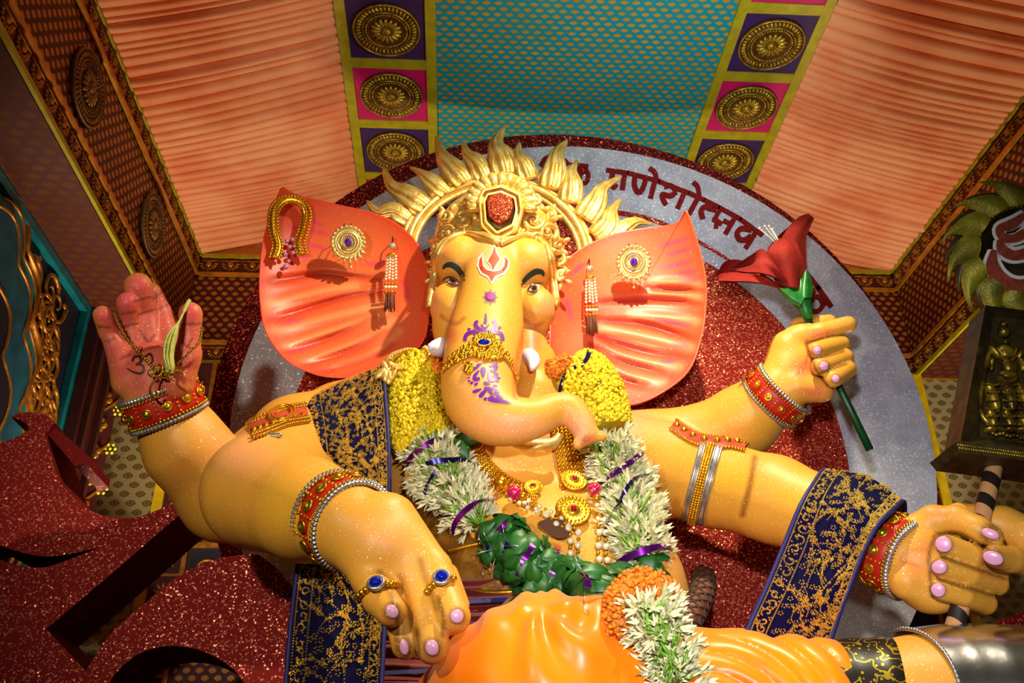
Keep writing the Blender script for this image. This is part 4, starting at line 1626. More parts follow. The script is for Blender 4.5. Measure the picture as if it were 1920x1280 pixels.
# ---- painted face
ink = simple('eyebrow_paint', (34, 52, 36), 0.5)
dark = simple('eye_line', (46, 22, 12), 0.4)
white = simple('eye_white', (200, 172, 156), 0.3)
iris = simple('iris_brown', (96, 48, 30), 0.25)
pupil = simple('pupil_black', (14, 8, 8), 0.2)
red_p = simple('tilak_red', (222, 66, 26), 0.45)
wht_p = simple('tilak_white', (244, 224, 214), 0.5)
vio_p = simple('violet_paint', (104, 22, 140), 0.45)
mag_p = simple('magenta_paint', (204, 30, 120), 0.45)


def paint(name, loops, mat, lift=0.004, step=5, parent=None):
    m = MB()
    for L in loops:
        decal(m, BB, L if isinstance(L[0], (list, np.ndarray)) and np.ndim(L[0]) == 2 else [L], step, lift)
    return m.build(name, mat, parent or st)


def br(pts, w):
    return strokes2poly(spline(pts, 8*len(pts)), np.interp(np.linspace(0, 1, len(spline(pts, 8*len(pts)))), np.linspace(0, 1, len(w)), w))


def z6(pts, s=2.911, ox=780, oy=420):
    return [(ox+x/s, oy+y/s) for x, y in pts]


for side in (0, 1):
    if side == 0:
        e = empty_eye = paint('eye', [spline(z6([(160, 300), (185, 288), (215, 300), (238, 335), (200, 338), (175, 325)]), 36, True)], white, 0.005, 4)
        paint('iris', [spline(z6([(185, 300), (205, 296), (222, 312), (214, 334), (193, 332)]), 20, True)], iris, 0.008, 3, e)
        paint('pupil', [spline(z6([(195, 308), (205, 305), (213, 315), (206, 326), (197, 322)]), 16, True)], pupil, 0.010, 3, e)
        paint('eye_line', [br(z6([(145, 312), (165, 292), (190, 285), (218, 298), (242, 338)]), [1, 3, 4, 3.5, 2]), br(z6([(170, 325), (200, 340), (238, 338)]), [1.5, 2.5, 2])], dark, 0.011, 3, e)
        paint('eyebrow', [br(z6([(148, 245), (165, 226), (195, 222), (230, 245), (255, 280), (268, 312)]), [3, 8, 11, 11, 9, 3])], ink, 0.005, 4)
    else:
        e = paint('eye', [spline(z6([(618, 366), (628, 345), (650, 328), (668, 330), (672, 352), (655, 372), (635, 376)]), 36, True)], white, 0.005, 4)
        paint('iris', [spline(z6([(630, 350), (646, 338), (660, 345), (660, 364), (645, 372), (632, 366)]), 20, True)], iris, 0.008, 3, e)
        paint('pupil', [spline(z6([(638, 352), (648, 346), (655, 354), (650, 364), (641, 363)]), 16, True)], pupil, 0.010, 3, e)
        paint('eye_line', [br(z6([(612, 368), (628, 342), (650, 325), (672, 322), (690, 318)]), [2, 4, 4, 3, 1.5]), br(z6([(615, 372), (640, 378), (665, 366)]), [2, 2.5, 2])], dark, 0.011, 3, e)
        paint('eyebrow', [br(z6([(560, 348), (585, 312), (620, 278), (655, 258), (685, 262), (694, 285)]), [3, 8, 10, 11, 9, 3])], ink, 0.005, 4)

# crescent and diamond mark
cres_o = z6([(366, 168), (350, 195), (345, 230), (362, 268), (395, 285), (412, 320), (432, 285), (470, 270), (495, 240), (500, 205), (480, 180)])
cres_i = z6([(484, 205), (478, 235), (460, 255), (425, 264), (385, 255), (366, 230), (362, 195)])
cres = np.array(cres_o+cres_i)
dia = np.array(z6([(428, 122), (436, 160), (456, 196), (436, 225), (418, 258), (410, 222), (392, 205), (415, 165)]))
wh_o = np.array(z6([(366, 158), (342, 185), (334, 232), (354, 275), (390, 294), (412, 330), (438, 294), (475, 280), (505, 245), (508, 200), (482, 170), (474, 195), (470, 232), (455, 245), (425, 253), (390, 245), (373, 225), (372, 190)]))
wh_d = np.array(z6([(428, 108), (442, 158), (464, 196), (442, 228), (418, 270), (404, 226), (384, 206), (410, 162)]))
tl = paint('forehead_mark', [wh_o, wh_d], wht_p, 0.004, 4)
tl['label'] = 'red crescent and diamond mark edged in white'
paint('red_paint', [cres, dia], red_p, 0.007, 4, tl)
# magenta sun
sun = []
cx, cy = 780+405/2.911, 420+400/2.911
for i in range(32):
    a = 2*PI*i/32
    r = (17 if i % 4 == 0 else 14) if i % 2 == 0 else 7
    sun.append((cx+r*math.cos(a), cy+r*math.sin(a)))
sm = paint('sun_mark', [np.array(sun)], vio_p, 0.004, 3)
paint('sun_centre', [circ(cx, cy, 6.5, 20)], mag_p, 0.007, 3, sm)


def drop(x, y, l, w, ang):
    t = np.linspace(0, 2*PI, 14, endpoint=False)
    a = math.radians(ang)
    u = np.cos(t)*l/2
    v = np.sin(t)*w/2*(1-0.45*np.cos(t))
    return np.stack([x+u*math.cos(a)-v*math.sin(a), y+u*math.sin(a)+v*math.cos(a)], -1)


o1 = [br(z6([(381, 488), (380, 520), (377, 545)]), [2, 5, 7]), br(z6([(338, 530), (325, 545), (335, 568), (370, 588), (410, 585), (430, 560), (428, 535), (415, 530)]), [5, 7, 8, 7, 7, 8, 7, 4]), br(z6([(355, 550), (375, 572), (398, 548)]), [3, 4, 3]),
      drop(*z6([(292, 576)])[0], 7, 5, 0), drop(*z6([(456, 566)])[0], 7, 6, 0), br(z6([(310, 575), (345, 598), (380, 602), (420, 596), (445, 580)]), [2, 3, 4, 3, 2]),
      br(z6([(268, 640), (275, 608), (305, 592), (330, 605), (322, 625), (305, 625)]), [7, 7, 7, 6, 5, 3]), br(z6([(470, 638), (465, 605), (440, 592), (415, 600), (425, 620), (440, 622)]), [8, 7, 7, 6, 5, 3]), drop(*z6([(345, 618)])[0], 12, 5, -20), drop(*z6([(405, 615)])[0], 12, 5, 20)]
o2 = [br(z6([(400, 775), (425, 768), (436, 785), (422, 802), (405, 795)]), [5, 7, 7, 6, 4]), drop(*z6([(367, 810)])[0], 20, 10, 90), br(z6([(345, 800), (322, 830), (325, 848), (350, 845)]), [3, 7, 9, 6]), br(z6([(395, 800), (402, 845), (425, 850), (440, 825), (425, 812)]), [3, 7, 8, 6, 3]),
      drop(*z6([(330, 785)])[0], 20, 5, -35), drop(*z6([(345, 768)])[0], 12, 4, -20), drop(*z6([(388, 872)])[0], 14, 7, 5)]
for x, y, l, w, a in ((290, 842, 5, 4, 0), (292, 858, 7, 4, -10), (306, 868, 8, 5, -20), (330, 875, 9, 5, -30), (445, 858, 7, 4, 30), (452, 842, 6, 4, 0), (435, 878, 10, 4, 30), (428, 832, 8, 4, 10), (335, 910, 20, 6, -20), (365, 925, 20, 8, -50), (405, 915, 20, 8, 60), (435, 905, 20, 6, 40), (380, 905, 12, 6, 90),
                      (380, 955, 9, 6, -30), (410, 950, 14, 7, -30), (425, 968, 26, 5, 14), (455, 945, 16, 6, 20), (460, 962, 34, 5, 12), (480, 974, 30, 4, 8), (440, 930, 14, 5, 30)):
    q = z6([(x, y)])[0]
    o2.append(drop(q[0], q[1], l, w, a))
paint('violet_ornament', o1, vio_p, 0.004, 3.5)
paint('violet_ornament', o2, vio_p, 0.004, 3.5)
# om sign on the raised palm
paint('palm_mark', [br([(249, 678), (252, 670), (262, 669), (264, 678), (256, 684), (266, 684), (270, 694), (262, 700), (246, 695), (238, 690)], [3, 4, 4.5, 4, 3, 4, 5, 4, 3, 2]), br([(262, 682), (272, 670), (282, 664), (286, 676), (280, 684)], [2, 3.5, 4, 4, 2]), br([(254, 654), (262, 660), (268, 652)], [2, 3.5, 2])],
      simple('palm_ink', (58, 20, 14), 0.5), 0.004, 3.5)
# ================================================================== crown
gm = Mt('crown_gold', lin((240, 200, 100)), 0.36, 0.62)
n0 = gm.noise(14, 3)
gm.set('Base Color', gm.mix(n0.step(0.3, 0.7), lin((224, 178, 76)), lin((250, 218, 130))))
gm.bump(gm.noise(45, 3), 0.25, 0.01)
gold = gm.m
jg = Mt('jewellery_gold', lin((226, 170, 40)), 0.3, 0.9)
jg.bump(jg.noise(160, 2), 0.3, 0.004)
jgold = jg.m
silver = simple('silver_trim', (196, 192, 190), 0.32, 0.85, 0.2, 60)
pearl = simple('pearl', (236, 220, 186), 0.22, 0.1)

crown = empty('crown', P(935, 460, 4.8), 'golden crown with flame rays and a red glitter jewel on the idol head', 'crown')


def fitcircle(px, Y):
    Q = np.array([P(x, y, Y) for x, y in px])
    x, z = Q[:, 0], Q[:, 2]
    A = np.c_[x, z, np.ones(len(x))]
    s = np.linalg.lstsq(A, -(x*x+z*z), rcond=None)[0]
    cx, cz = -s[0]/2, -s[1]/2
    return cx, cz, math.sqrt(cx*cx+cz*cz-s[2])


YC = 4.95
rx, rz, rr = fitcircle([(767, 438), (815, 377), (851, 357), (891, 343), (937, 341), (999, 349), (1059, 396), (1078, 415), (1098, 457)], YC)
a = np.linspace(-0.25, PI+0.25, 72)
m = MB()
for dr, dy, r in ((-0.042, 0.01, 0.020), (-0.005, -0.012, 0.027), (0.036, 0.008, 0.022)):
    m.tube(np.stack([rx+(rr+dr)*np.cos(a), np.full(len(a), YC+dy), rz+(rr+dr)*np.sin(a)], -1), r, 10)
pts = np.array([[(rx+(rr+q)*math.cos(t), YC+0.02, rz+(rr+q)*math.sin(t)) for q in (-0.058, 0.058)] for t in a])
m.grid(pts)
m.build('halo_ring', gold, crown)
FL = [([(764, 416), (737, 397), (708, 398), (688, 376)], 40), ([(797, 392), (762, 365), (734, 347), (718, 312)], 46), ([(836, 366), (808, 340), (792, 326), (768, 312)], 38), ([(870, 348), (847, 316), (829, 290), (818, 255)], 50),
      ([(907, 338), (892, 305), (876, 288), (868, 266)], 42), ([(945, 330), (938, 292), (931, 268), (946, 236)], 54), ([(990, 338), (981, 308), (972, 290), (974, 266)], 42), ([(1030, 354), (1040, 318), (1045, 286), (1064, 262)], 48),
      ([(1066, 380), (1073, 348), (1072, 322), (1082, 300)], 42), ([(1094, 410), (1116, 380), (1130, 352), (1166, 330)], 46), ([(1116, 446), (1141, 424), (1147, 396), (1164, 372)], 44), ([(1128, 460), (1165, 430), (1195, 415), (1224, 421)], 36)]
for pts, w in FL:
    p = spline(pts, 30)
    t = np.linspace(0, 1, len(p))
    ww = w/2*np.interp(t, [0, 0.15, 0.4, 0.7, 0.92, 1], [0.85, 1.0, 0.80, 0.42, 0.20, 0.06])
    Q = np.array([P(x, y, YC-0.01-0.03*math.sin(PI*q)) for (x, y), q in zip(p, t)])
    m = MB()
    m.tube(Q, ww*PS(935, 350, YC), 36, prof=lambda th, t_: 1+0.20*math.cos(8*th+5*t_), up=(0, 1, 0), flat=0.55)
    m.build('flame_ray', gold, crown)
# helmet
m = MB()
m.ball(P(933, 455, 4.72), (0.385, 0.30, 0.36), None, 48, 32)
helm = m.build('helmet', gold, crown)
BH = bvh_of(helm)
BHB = bvh_of(helm, body)


def surf_path(px, lift, bv, dY=4.6, ymin=0.0):
    out = []
    for x, y in px:
        p, n = hit(bv, x, y, dY, ymin)
        out.append(p+n*lift)
    return np.array(out)


m = MB()
band_l = spline([(937, 459), (915, 449), (885, 441), (855, 445), (833, 461), (821, 490), (813, 530), (808, 575)], 40)
band_r = spline([(937, 459), (960, 449), (990, 444), (1012, 452), (1027, 478), (1034, 515), (1039, 550), (1040, 572)], 40)
for bd in (band_l, band_r):
    for off, r in ((0, 0.018), (-6, 0.013)):
        c = bd+np.array([0, off])*np.linspace(1, 0.3, len(bd))[:, None]
        c[:, 0] += np.linspace(0, off*0.9*(-1 if bd is band_r else 1), len(bd))
        q = surf_path(c, 0.012, BHB, 4.55)
        for _ in range(4):
            q[1:-1] = 0.25*q[:-2]+0.5*q[1:-1]+0.25*q[2:]
        m.tube(q, r, 8)
m.build('brow_band', gold, crown)
# scrollwork on both sides of the jewel
for sx in (-1, 1):
    for k, (dx, dy, r, tn, dr) in enumerate(((62, -10, 20, 1.4, 1), (88, 12, 18, 1.3, -1), (70, 24, 14, 1.2, 1), (108, 34, 15, 1.2, -1), (45, -42, 15, 1.2, -1), (94, -18, 14, 1.2, 1), (112, 66, 13, 1.1, 1), (116, 96, 11, 1.1, -1))):
        cx, cy = 935+sx*dx, 425+dy
        t = np.linspace(0, 1, 26)
        an = 0.8*k+sx*dr*tn*2*PI*t
        c = np.stack([cx+r*(1-0.85*t)*np.cos(an), cy+r*(1-0.85*t)*np.sin(an)], -1)
        q = surf_path(c, 0.014, BH, 4.7)
        m = MB()
        m.tube(q, np.linspace(0.020, 0.012, 26), 7)
        m.ball(q[-1], 0.022, None, 8, 6)
        for j in range(5):
            b = an[0]+j*1.15
            p, n = hit(BH, cx+(r+6)*math.cos(b), cy+(r+6)*math.sin(b), 4.7)
            m.ball(p, (0.030, 0.016, 0.018), frame(p, n, UP) @ Matrix.Rotation(-b, 4, 'Z'), 7, 5)
        m.build('scroll_ornament', gold, crown)
# jewel with its stepped frame and scalloped shell
m = MB()
YJ = 4.33
fr = [(897, 372), (901, 424), (930, 453), (970, 433), (981, 395), (976, 362), (940, 346), (905, 354)]
gem = [(911, 374), (913, 405), (934, 424), (956, 412), (965, 386), (962, 367), (940, 358), (917, 364)]
c0 = np.array((937, 393.0))
rings = [(1.06, 0.12), (1.04, 0.02), (0.96, 0.0), (0.90, 0.0), (0.86, 0.03), (0.80, 0.03), (0.76, 0.0), (0.69, 0.0), (0.66, 0.03)]
R = []
for f, dy in rings:
    R.append([P(*(c0+(resample(fr, 7, True)[i]-c0)*f), YJ+dy) for i in range(len(resample(fr, 7, True)))])
m.grid(R, closed_v=True)
jf = m.build('jewel_frame', gold, crown, smooth=False)
m = MB()
gl = resample(gem, 5, True)
gc = gl.mean(0)
m.grid([[P(*(gc+(q-gc)*f), YJ+dy) for q in gl] for f, dy in ((1.0, 0.03), (0.86, -0.012), (0.45, -0.022), (0.02, -0.024))], closed_v=True)
m.build('red_jewel', glitter('jewel_glitter', (120, 18, 10), (255, 130, 70), 150, 0.5, 1.1, 0.3), crown, smooth=False)
m = MB()
for k in range(13):
    t = PI*(1.06-1.12*k/12)
    c = np.array((940+49*math.cos(t)*1.05, 381-46*math.sin(t)))
    p = P(c[0], c[1], YJ+0.02+0.03*abs(math.cos(t)))
    m.ball(p, (0.056, 0.026, 0.030), Matrix.Rotation(-t, 4, 'Y'), 8, 6)
m.tube([P(940+62*math.cos(t), 379-52*math.sin(t), YJ+0.05) for t in np.linspace(-0.1, PI+0.1, 26)], 0.013, 7)
for sx, cx, cy in ((-1, 890, 372), (1, 1003, 376)):
    t = np.linspace(0, 1, 24)
    an = -PI/2+sx*2.6*PI*t
    m.tube([P(cx+11*(1-0.8*q)*math.cos(b), cy+11*(1-0.8*q)*math.sin(b), YJ+0.05) for q, b in zip(t, an)], 0.012, 7)
m.build('scalloped_shell', gold, crown)

# ================================================================== ear ornaments
gem_v = Mt('violet_gem', lin((96, 14, 170)), 0.08, 0.0, 0.8)
gem_v.set('Base Color', gem_v.mix(gem_v.noise(40, 2).step(0.3, 0.7), lin((60, 6, 120)), lin((130, 40, 210))))
gem_v = gem_v.m
gem_b = simple('blue_gem', (10, 26, 150), 0.06, 0, 0.2, 30)
wire = simple('dark_wire', (40, 28, 18), 0.5, 0.5)
bgold = simple('brooch_gold', (246, 220, 146), 0.32, 0.75, 0.12, 40)


def brooch(px, py, rp, label, tilt=0.0):
    p, n = hit(BE, px, py, 4.85)
    c = P(px, py, p[1]-0.13)
    ps = fwd(c)/FPX
    R = rp*ps
    t = empty('brooch', c, label, 'brooch', 'gold brooches on the ears')
    nrm = -ray(px, py)*0.6+np.array((0, -0.4, -0.15))
    M = frame(c, nrm, UP)
    m = MB()
    m.lathe([(0, -0.004), (R*0.95, 0.0), (R*0.97, 0.012), (R*0.78, 0.018), (R*0.74, 0.010), (R*0.66, 0.010), (R*0.62, 0.026), (R*0.52, 0.026), (R*0.50, 0.014), (R*0.36, 0.016), (R*0.3, 0.02), (0, 0.02)], 40, M)
    m.build('disc', bgold, t)
    m = MB()
    for k in range(22):
        a = 2*PI*k/22
        m.ball(M @ Vector((R*0.90*math.cos(a), R*0.90*math.sin(a), 0.012)), (R*0.12, R*0.14, 0.018), M @ Matrix.Rotation(a, 4, 'Z'), 7, 5)
    m.build('scalloped_rim', bgold, t)
    m = MB()
    for k in range(22):
        a = 2*PI*k/22
        m.ball(M @ Vector((R*0.40*math.cos(a), R*0.44*math.sin(a), 0.022)), R*0.06, None, 6, 4)
    m.build('bead_ring', bgold, t)
    m = MB()
    m.ball(M @ Vector((0, 0, 0.022)), (R*0.22, R*0.28, 0.03), M, 16, 10)
    m.build('violet_gem', gem_v, t)
    m = MB()
    for k in range(-3, 4):
        a = -PI/2+k*0.30+tilt
        l = 1.12-0.05*abs(k)
        m.ball(M @ Vector((R*l*math.cos(a), R*l*math.sin(a), 0.012)), (R*0.26, R*0.085, 0.018), M @ Matrix.Rotation(a, 4, 'Z'), 8, 5)
    m.ball(M @ Vector((R*1.42*math.cos(-PI/2+tilt), R*1.42*math.sin(-PI/2+tilt), 0.012)), R*0.10, None, 8, 6)
    m.build('leaf_drop', bgold, t)
    m = MB()
    for dx in (-0.25, 0.15):
        m.tube([M @ Vector((R*dx, R*0.9, 0.0)), M @ Vector((R*dx, R*1.12, -0.04)), p+np.array((R*dx, 0.02, 0.25*R))], 0.003, 5)
    m.build('hook', wire, t)


brooch(653, 455, 33, 'round gold brooch with a violet stone on the ear with the horseshoe ornament', 0.1)
brooch(1188, 492, 33, 'round gold brooch with a violet stone on the ear next to the red flower')
thread = simple('brown_thread', (116, 54, 26), 0.7, 0, 0.25, 60)
amber = simple('amber_bead', (206, 130, 16), 0.2, 0.5)


def tassel_earring(x0, y0, y1, dx, label):
    """hangs from the ear: crystal ball, pearl strands, amber beads, thread fringe"""
    p, n = hit(BE, x0, (y0+y1)/2, 4.85)
    Y = p[1]-0.09
    H = y1-y0
    at_ = lambda f, o=0.0: P(x0+dx*f+o, y0+H*f, Y-0.0)
    ps = fwd(at_(0.5))/FPX
    t = empty('tassel_earring', at_(0), label, 'earring', 'pearl tassels on the ears')
    m = MB()
    m.tube([at_(0.0)+np.array((0, 0.08, 0.02)), at_(0.0), at_(0.08)], 0.004, 6)
    m.build('hook', wire, t)
    m = MB()
    m.ball(at_(0.13), 7.2*ps, None, 14, 9)
    m.build('crystal_ball', simple('crystal', (222, 214, 190), 0.2, 0.6, 0.35, 120), t)
    m = MB()
    m.lathe([(0.0, 5*ps), (5*ps, 3*ps), (11*ps, -3*ps), (9.5*ps, -5*ps)], 14, Matrix.Translation(at_(0.25)))
    m.build('gold_cap', jgold, t)
    for k, o in enumerate((-7.5, -2.5, 2.5, 7.5)):
        for j in range(8):
            m = MB()
            m.ball(at_(0.28+0.043*j, o*(1+0.04*j))-np.array((0, 0.012*(k % 2), 0)), 2.9*ps, None, 8, 6)
            m.build('pearl', pearl, t)
    for j in range(3):
        for o in (-9, -3, 3, 9):
            m = MB()
            m.ball(at_(0.645+0.055*j, o)-np.array((0, 0.01*(j % 2), 0)), 3.4*ps, None, 8, 6)
            m.build('pearl' if j == 1 else 'amber_bead', pearl if j == 1 else amber, t)
    m = MB()
    for k in range(34):
        o = rng.uniform(-10, 10)
        d = rng.uniform(-0.025, 0.02)
        m.tube([at_(0.78, o*0.9)+np.array((0, d, 0)), at_(0.9, o)+np.array((0, d, 0)), at_(1.0+rng.uniform(-0.02, 0.01), o*1.05)+np.array((0, d, 0))], 1.1*ps, 5)
    m.build('thread_fringe', thread, t)
    return t


tassel_earring(736, 444, 581, -5, 'pearl tassel earring with brown fringe beside the brooch with its leaf drop askew')
tassel_earring(1105, 486, 624, 6, 'pearl tassel earring with brown fringe on the ear next to the red flower')
# horseshoe ornament on one ear tip
hs = spline([(515, 484), (521, 462), (514, 432), (514, 400), (527, 380), (546, 374), (566, 382), (574, 402), (569, 430), (561, 456), (566, 478)], 60)
hp = np.array([P(x, y, hit(BE, x, y, 4.84)[0][1]-0.05) for x, y in hs])
ho = empty('horseshoe_ornament', hp[30], 'gold beaded horseshoe ornament at the tip of one coral ear', 'ornament')
m = MB()
m.tube(hp, 0.026, 10, up=(0, 1, 0), flat=0.6)
m.build('gold_band', jgold, ho)
tg = np.gradient(hp, axis=0)
tg /= np.linalg.norm(tg, axis=1)[:, None]
side = np.cross(tg, (0, 1, 0))
for nm, off, r in (('outer_beads', 0.031, 0.0115), ('middle_beads', 0.004, 0.010), ('inner_beads', -0.027, 0.0105)):
    m = MB()
    for q, s_ in zip(resample(hp+side*off, 0.020), range(9999)):
        m.ball(q-np.array((0, 0.018 if off == 0.004 else 0.006, 0)), r, None, 6, 4)
    m.build(nm, jgold, ho)
pv = simple('mauve_pearl', (196, 140, 176), 0.25, 0.1)
for x, y, r in ((538, 452, 4.5), (548, 449, 4.5), (543, 463, 4.5), (549, 474, 4.5), (558, 472, 4), (535, 477, 4.5), (526, 480, 4), (541, 490, 4), (536, 500, 5.5), (552, 462, 3.5)):
    q = P(x, y, hit(BE, x, y, 4.84)[0][1]-0.05)
    m = MB()
    m.ball(q, r*fwd(q)/FPX, None, 9, 6)
    m.build('mauve_pearl', pv, ho)

# ================================================================== trunk ornament
t_o = empty('trunk_ornament', hit(BB, 905, 655)[0], 'gold filigree band with a blue stone strapped across the trunk', 'ornament')
m = MB()
polys = [np.array(z6([(375, 600), (330, 615), (290, 660), (250, 690), (190, 735), (140, 790), (136, 828), (180, 790), (240, 755), (290, 735), (345, 738), (400, 752), (440, 745), (480, 740), (520, 790), (545, 862), (552, 850), (530, 790), (495, 720), (470, 680), (440, 625), (410, 602)])),
         np.array(z6([(265, 760), (300, 755), (320, 800), (290, 832), (270, 820)]))]
for L in polys:
    decal(m, BB, [L], 5, 0.010)
m.build('gold_net', jgold, t_o)
m = MB()
cnt = 0
while cnt < 330:
    x, y = rng.uniform(825, 975), rng.uniform(620, 720)
    if inside([(x, y)], [polys[0]])[0] or inside([(x, y)], [polys[1]])[0]:
        p, n = hit(BB, x, y)
        cnt += 1
        if p is not None:
            m.ball(p+n*0.012, rng.uniform(0.006, 0.013), None, 5, 4)
o = m.build('gold_granules', jgold, t_o)
o['kind'] = 'stuff'
p, n = hit(BB, *z6([(368, 667)])[0])
m = MB()
M = frame(p+n*0.02, n, UP)
m.ball(p+n*0.022, (0.030, 0.021, 0.02), M, 14, 8)
m.build('blue_stone', gem_b, t_o)
m = MB()
m.tube([M @ Vector((0.033*math.cos(a), 0.024*math.sin(a), 0.003)) for a in np.linspace(0, 2*PI, 22, endpoint=False)], 0.006, 6, closed=True)
m.build('stone_setting', jgold, t_o)
# ================================================================== silk on the legs
sat = Mt('orange_satin', lin((250, 128, 6)), 0.34, 0.0, 0.35)
ns = sat.noise(1.6, 2)
sat.set('Base Color', sat.mix(ns.step(0.35, 0.7), lin((250, 122, 0)), lin((255, 150, 2))))
sat.b.inputs['Sheen Weight'].default_value = 0.1
satin = sat.m
D = Field((-0.75, 2.95, 1.35), (2.2, 4.75, 2.62), 0.012)
D.ell(P(1042, 1335, 3.70), (0.50, 0.46, 0.435), 0.06)
D.ch([(930, 1235, 3.85, 75), (980, 1240, 3.75, 90)], 0.06)
D.ch([(840, 1330, 3.8, 75), (960, 1300, 3.75, 110)], 0.06)
D.ch([(1150, 1330, 4.02, 135), (1290, 1320, 4.0, 134), (1400, 1318, 3.95, 122), (1520, 1325, 3.88, 118), (1545, 1328, 3.86, 114)], 0.06)
V, F = D.mesh()
del D
q = projv(V)
nrm = np.zeros_like(V)
fn = np.cross(V[F[:, 2]]-V[F[:, 0]], V[F[:, 3]]-V[F[:, 1]])
for k in range(4):
    np.add.at(nrm, F[:, k], fn)
nrm /= np.linalg.norm(nrm, axis=1)[:, None]+1e-9
x, y = q[:, 0], q[:, 1]
wr = smooth(x, 1290, 1380)
ph = np.hypot((x-1290)/1.0, (y-1420)/0.75)          # pleats that fan across the thigh
dsp = wr*0.026*(np.abs(np.sin(ph*0.075+0.8*np.sin(x*0.013)+0.6*np.sin(y*0.03)))**0.55-0.5)
wl = 1-smooth(x, 1240, 1300)
ang = np.arctan2(y-1130, x-1015)
ra = np.hypot(x-1015, y-1130)
dsp += wl*0.016*np.sin(ang*7+0.02*ra)*smooth(ra, 5, 60)*(1-smooth(ra, 90, 210))
dsp += wl*0.013*np.sin((x*0.8+y*0.45)*0.045+1.3*np.sin(y*0.017))*smooth(x, 1050, 1150)
dsp += wl*0.012*np.sin(x*0.09+0.6)*np.exp(-((y-1155)/26.0)**2)
V = V+nrm*dsp[:, None]
dhoti = link('dhoti', np_mesh('dhoti', V, F), satin, None)
props(dhoti, 'glossy orange satin dhoti over the folded legs of the idol', 'clothing')
BD = bvh_of(dhoti)
# brocade hem on the shin
bro = Mt('gold_black_brocade', lin((30, 20, 6)), 0.5)
v = bro.vor(44)
n1 = bro.noise(9, 3)
w = bro.new('TexWave')
w.inputs['Scale'].default_value = 11
w.inputs['Distortion'].default_value = 22
bro.nt.links.new(bro.obj(), w.inputs['Vector'])
f_ = X(bro.nt, v.outputs['Distance']).lt(0.26).mx((bro.noise(15, 1)-0.5).abs().lt(0.022))
bro.set('Base Color', bro.mix(f_, lin((26, 16, 4)), lin((196, 164, 40))))
bro.set('Metallic', f_*0.7)
bro.b.inputs['Roughness'].default_value = 0.35
bro.bump(f_, 0.8, 0.012)
D = Field((0.9, 2.9, 1.4), (2.4, 4.4, 2.7), 0.012)
D.ch([(1540, 1325, 3.87, 112), (1600, 1325, 3.86, 118), (1660, 1327, 3.83, 128)], 0.04)
V, F = D.mesh()
del D
hem = link('brocade_hem', np_mesh('hem', V, F), bro.m, dhoti)
# silver shin guard
sv = Mt('silver_plate', lin((206, 204, 206)), 0.20, 1.0)
sv.bump(sv.noise(7, 3), 0.12, 0.02)
tg = empty('shin_guard', P(1800, 1330, 3.72), 'polished silver shin guard with beaded edges on the idol leg', 'armour')
ax = [(1688, 1330, 3.815), (1760, 1334, 3.78), (1840, 1340, 3.72), (1920, 1347, 3.66), (2010, 1354, 3.58)]
rad = [146, 158, 165, 169, 173]
A = np.array([P(*p) for p in ax])
pts = []
nA = 40
T = (A[-1]-A[0])/np.linalg.norm(A[-1]-A[0])
e1 = np.array((0, 0, 1.0)); e1 = e1-T*(e1 @ T); e1 /= np.linalg.norm(e1)
e2 = np.cross(T, e1)
if e2[1] > 0:
    e2 = -e2
As = spline(A, 28)
Rs = np.interp(np.linspace(0, 1, len(As)), np.linspace(0, 1, 5), [r*PS(*p) for r, p in zip(rad, ax)])
an = np.linspace(-0.35, 2.9, nA)
grid = np.zeros((len(As), nA, 3))
for i in range(len(As)):
    for j, t in enumerate(an):
        c = As[i]+T*0.21*(1-i/len(As))*math.sin(max(0, min(PI, t)))
        grid[i, j] = c+(e1*math.cos(t)+e2*math.sin(t))*Rs[i]
m = MB()
m.grid(grid, flip=True)
g2 = grid.copy()
for i in range(len(As)):
    g2[i] = As[i]+(grid[i]-As[i])*0.975
m.grid(g2)
m.build('plate', sv.m, tg)
m = MB()
edge = np.r_[grid[:, 0][::-1], grid[0, :], grid[:, -1]]
for p in resample(edge, 0.018):
    m.ball(p, 0.0095, None, 6, 4)
m.tube(resample(edge, 0.05), 0.008, 6)
m.build('beaded_edge', silver, tg)

# ================================================================== navy shawls
navy = simple('navy_velvet', (14, 10, 50), 0.85, 0, 0.25, 30, Specular_IOR_Level=0.1)
navy_edge = simple('navy_piping', (26, 22, 96), 0.6)
zari = simple('zari_gold', (226, 190, 92), 0.34, 0.7, 0.25, 50)


def cloth_surface(rows, clamp=True, nv=44, nu=26, lift=0.03, wave=0.0):
    rows = np.array(rows, float)
    cols = [spline(rows[:, k], nv) for k in range(rows.shape[1])]
    G = np.array([spline(np.array([c[i] for c in cols]), nu) for i in range(len(cols[0]))])
    out = np.zeros(G.shape)
    for i in range(G.shape[0]):
        for j in range(G.shape[1]):
            x, y, Y = G[i, j]
            if clamp:
                p, n = hit(BB, x, y)
                if p is not None and Y-0.30 < p[1] < Y+0.035:
                    Y = p[1]-0.035
            out[i, j] = P(x, y, Y)
    for _ in range(3 if clamp else 0):
        out[1:-1] = 0.25*out[:-2]+0.5*out[1:-1]+0.25*out[2:]
        out[:, 1:-1] = 0.25*out[:, :-2]+0.5*out[:, 1:-1]+0.25*out[:, 2:]
    if wave:
        for j in range(out.shape[1]):
            out[:, j, 1] += wave*math.sin(j/out.shape[1]*2*PI*1.6+0.5)*np.linspace(0, 1, out.shape[0])
    return out


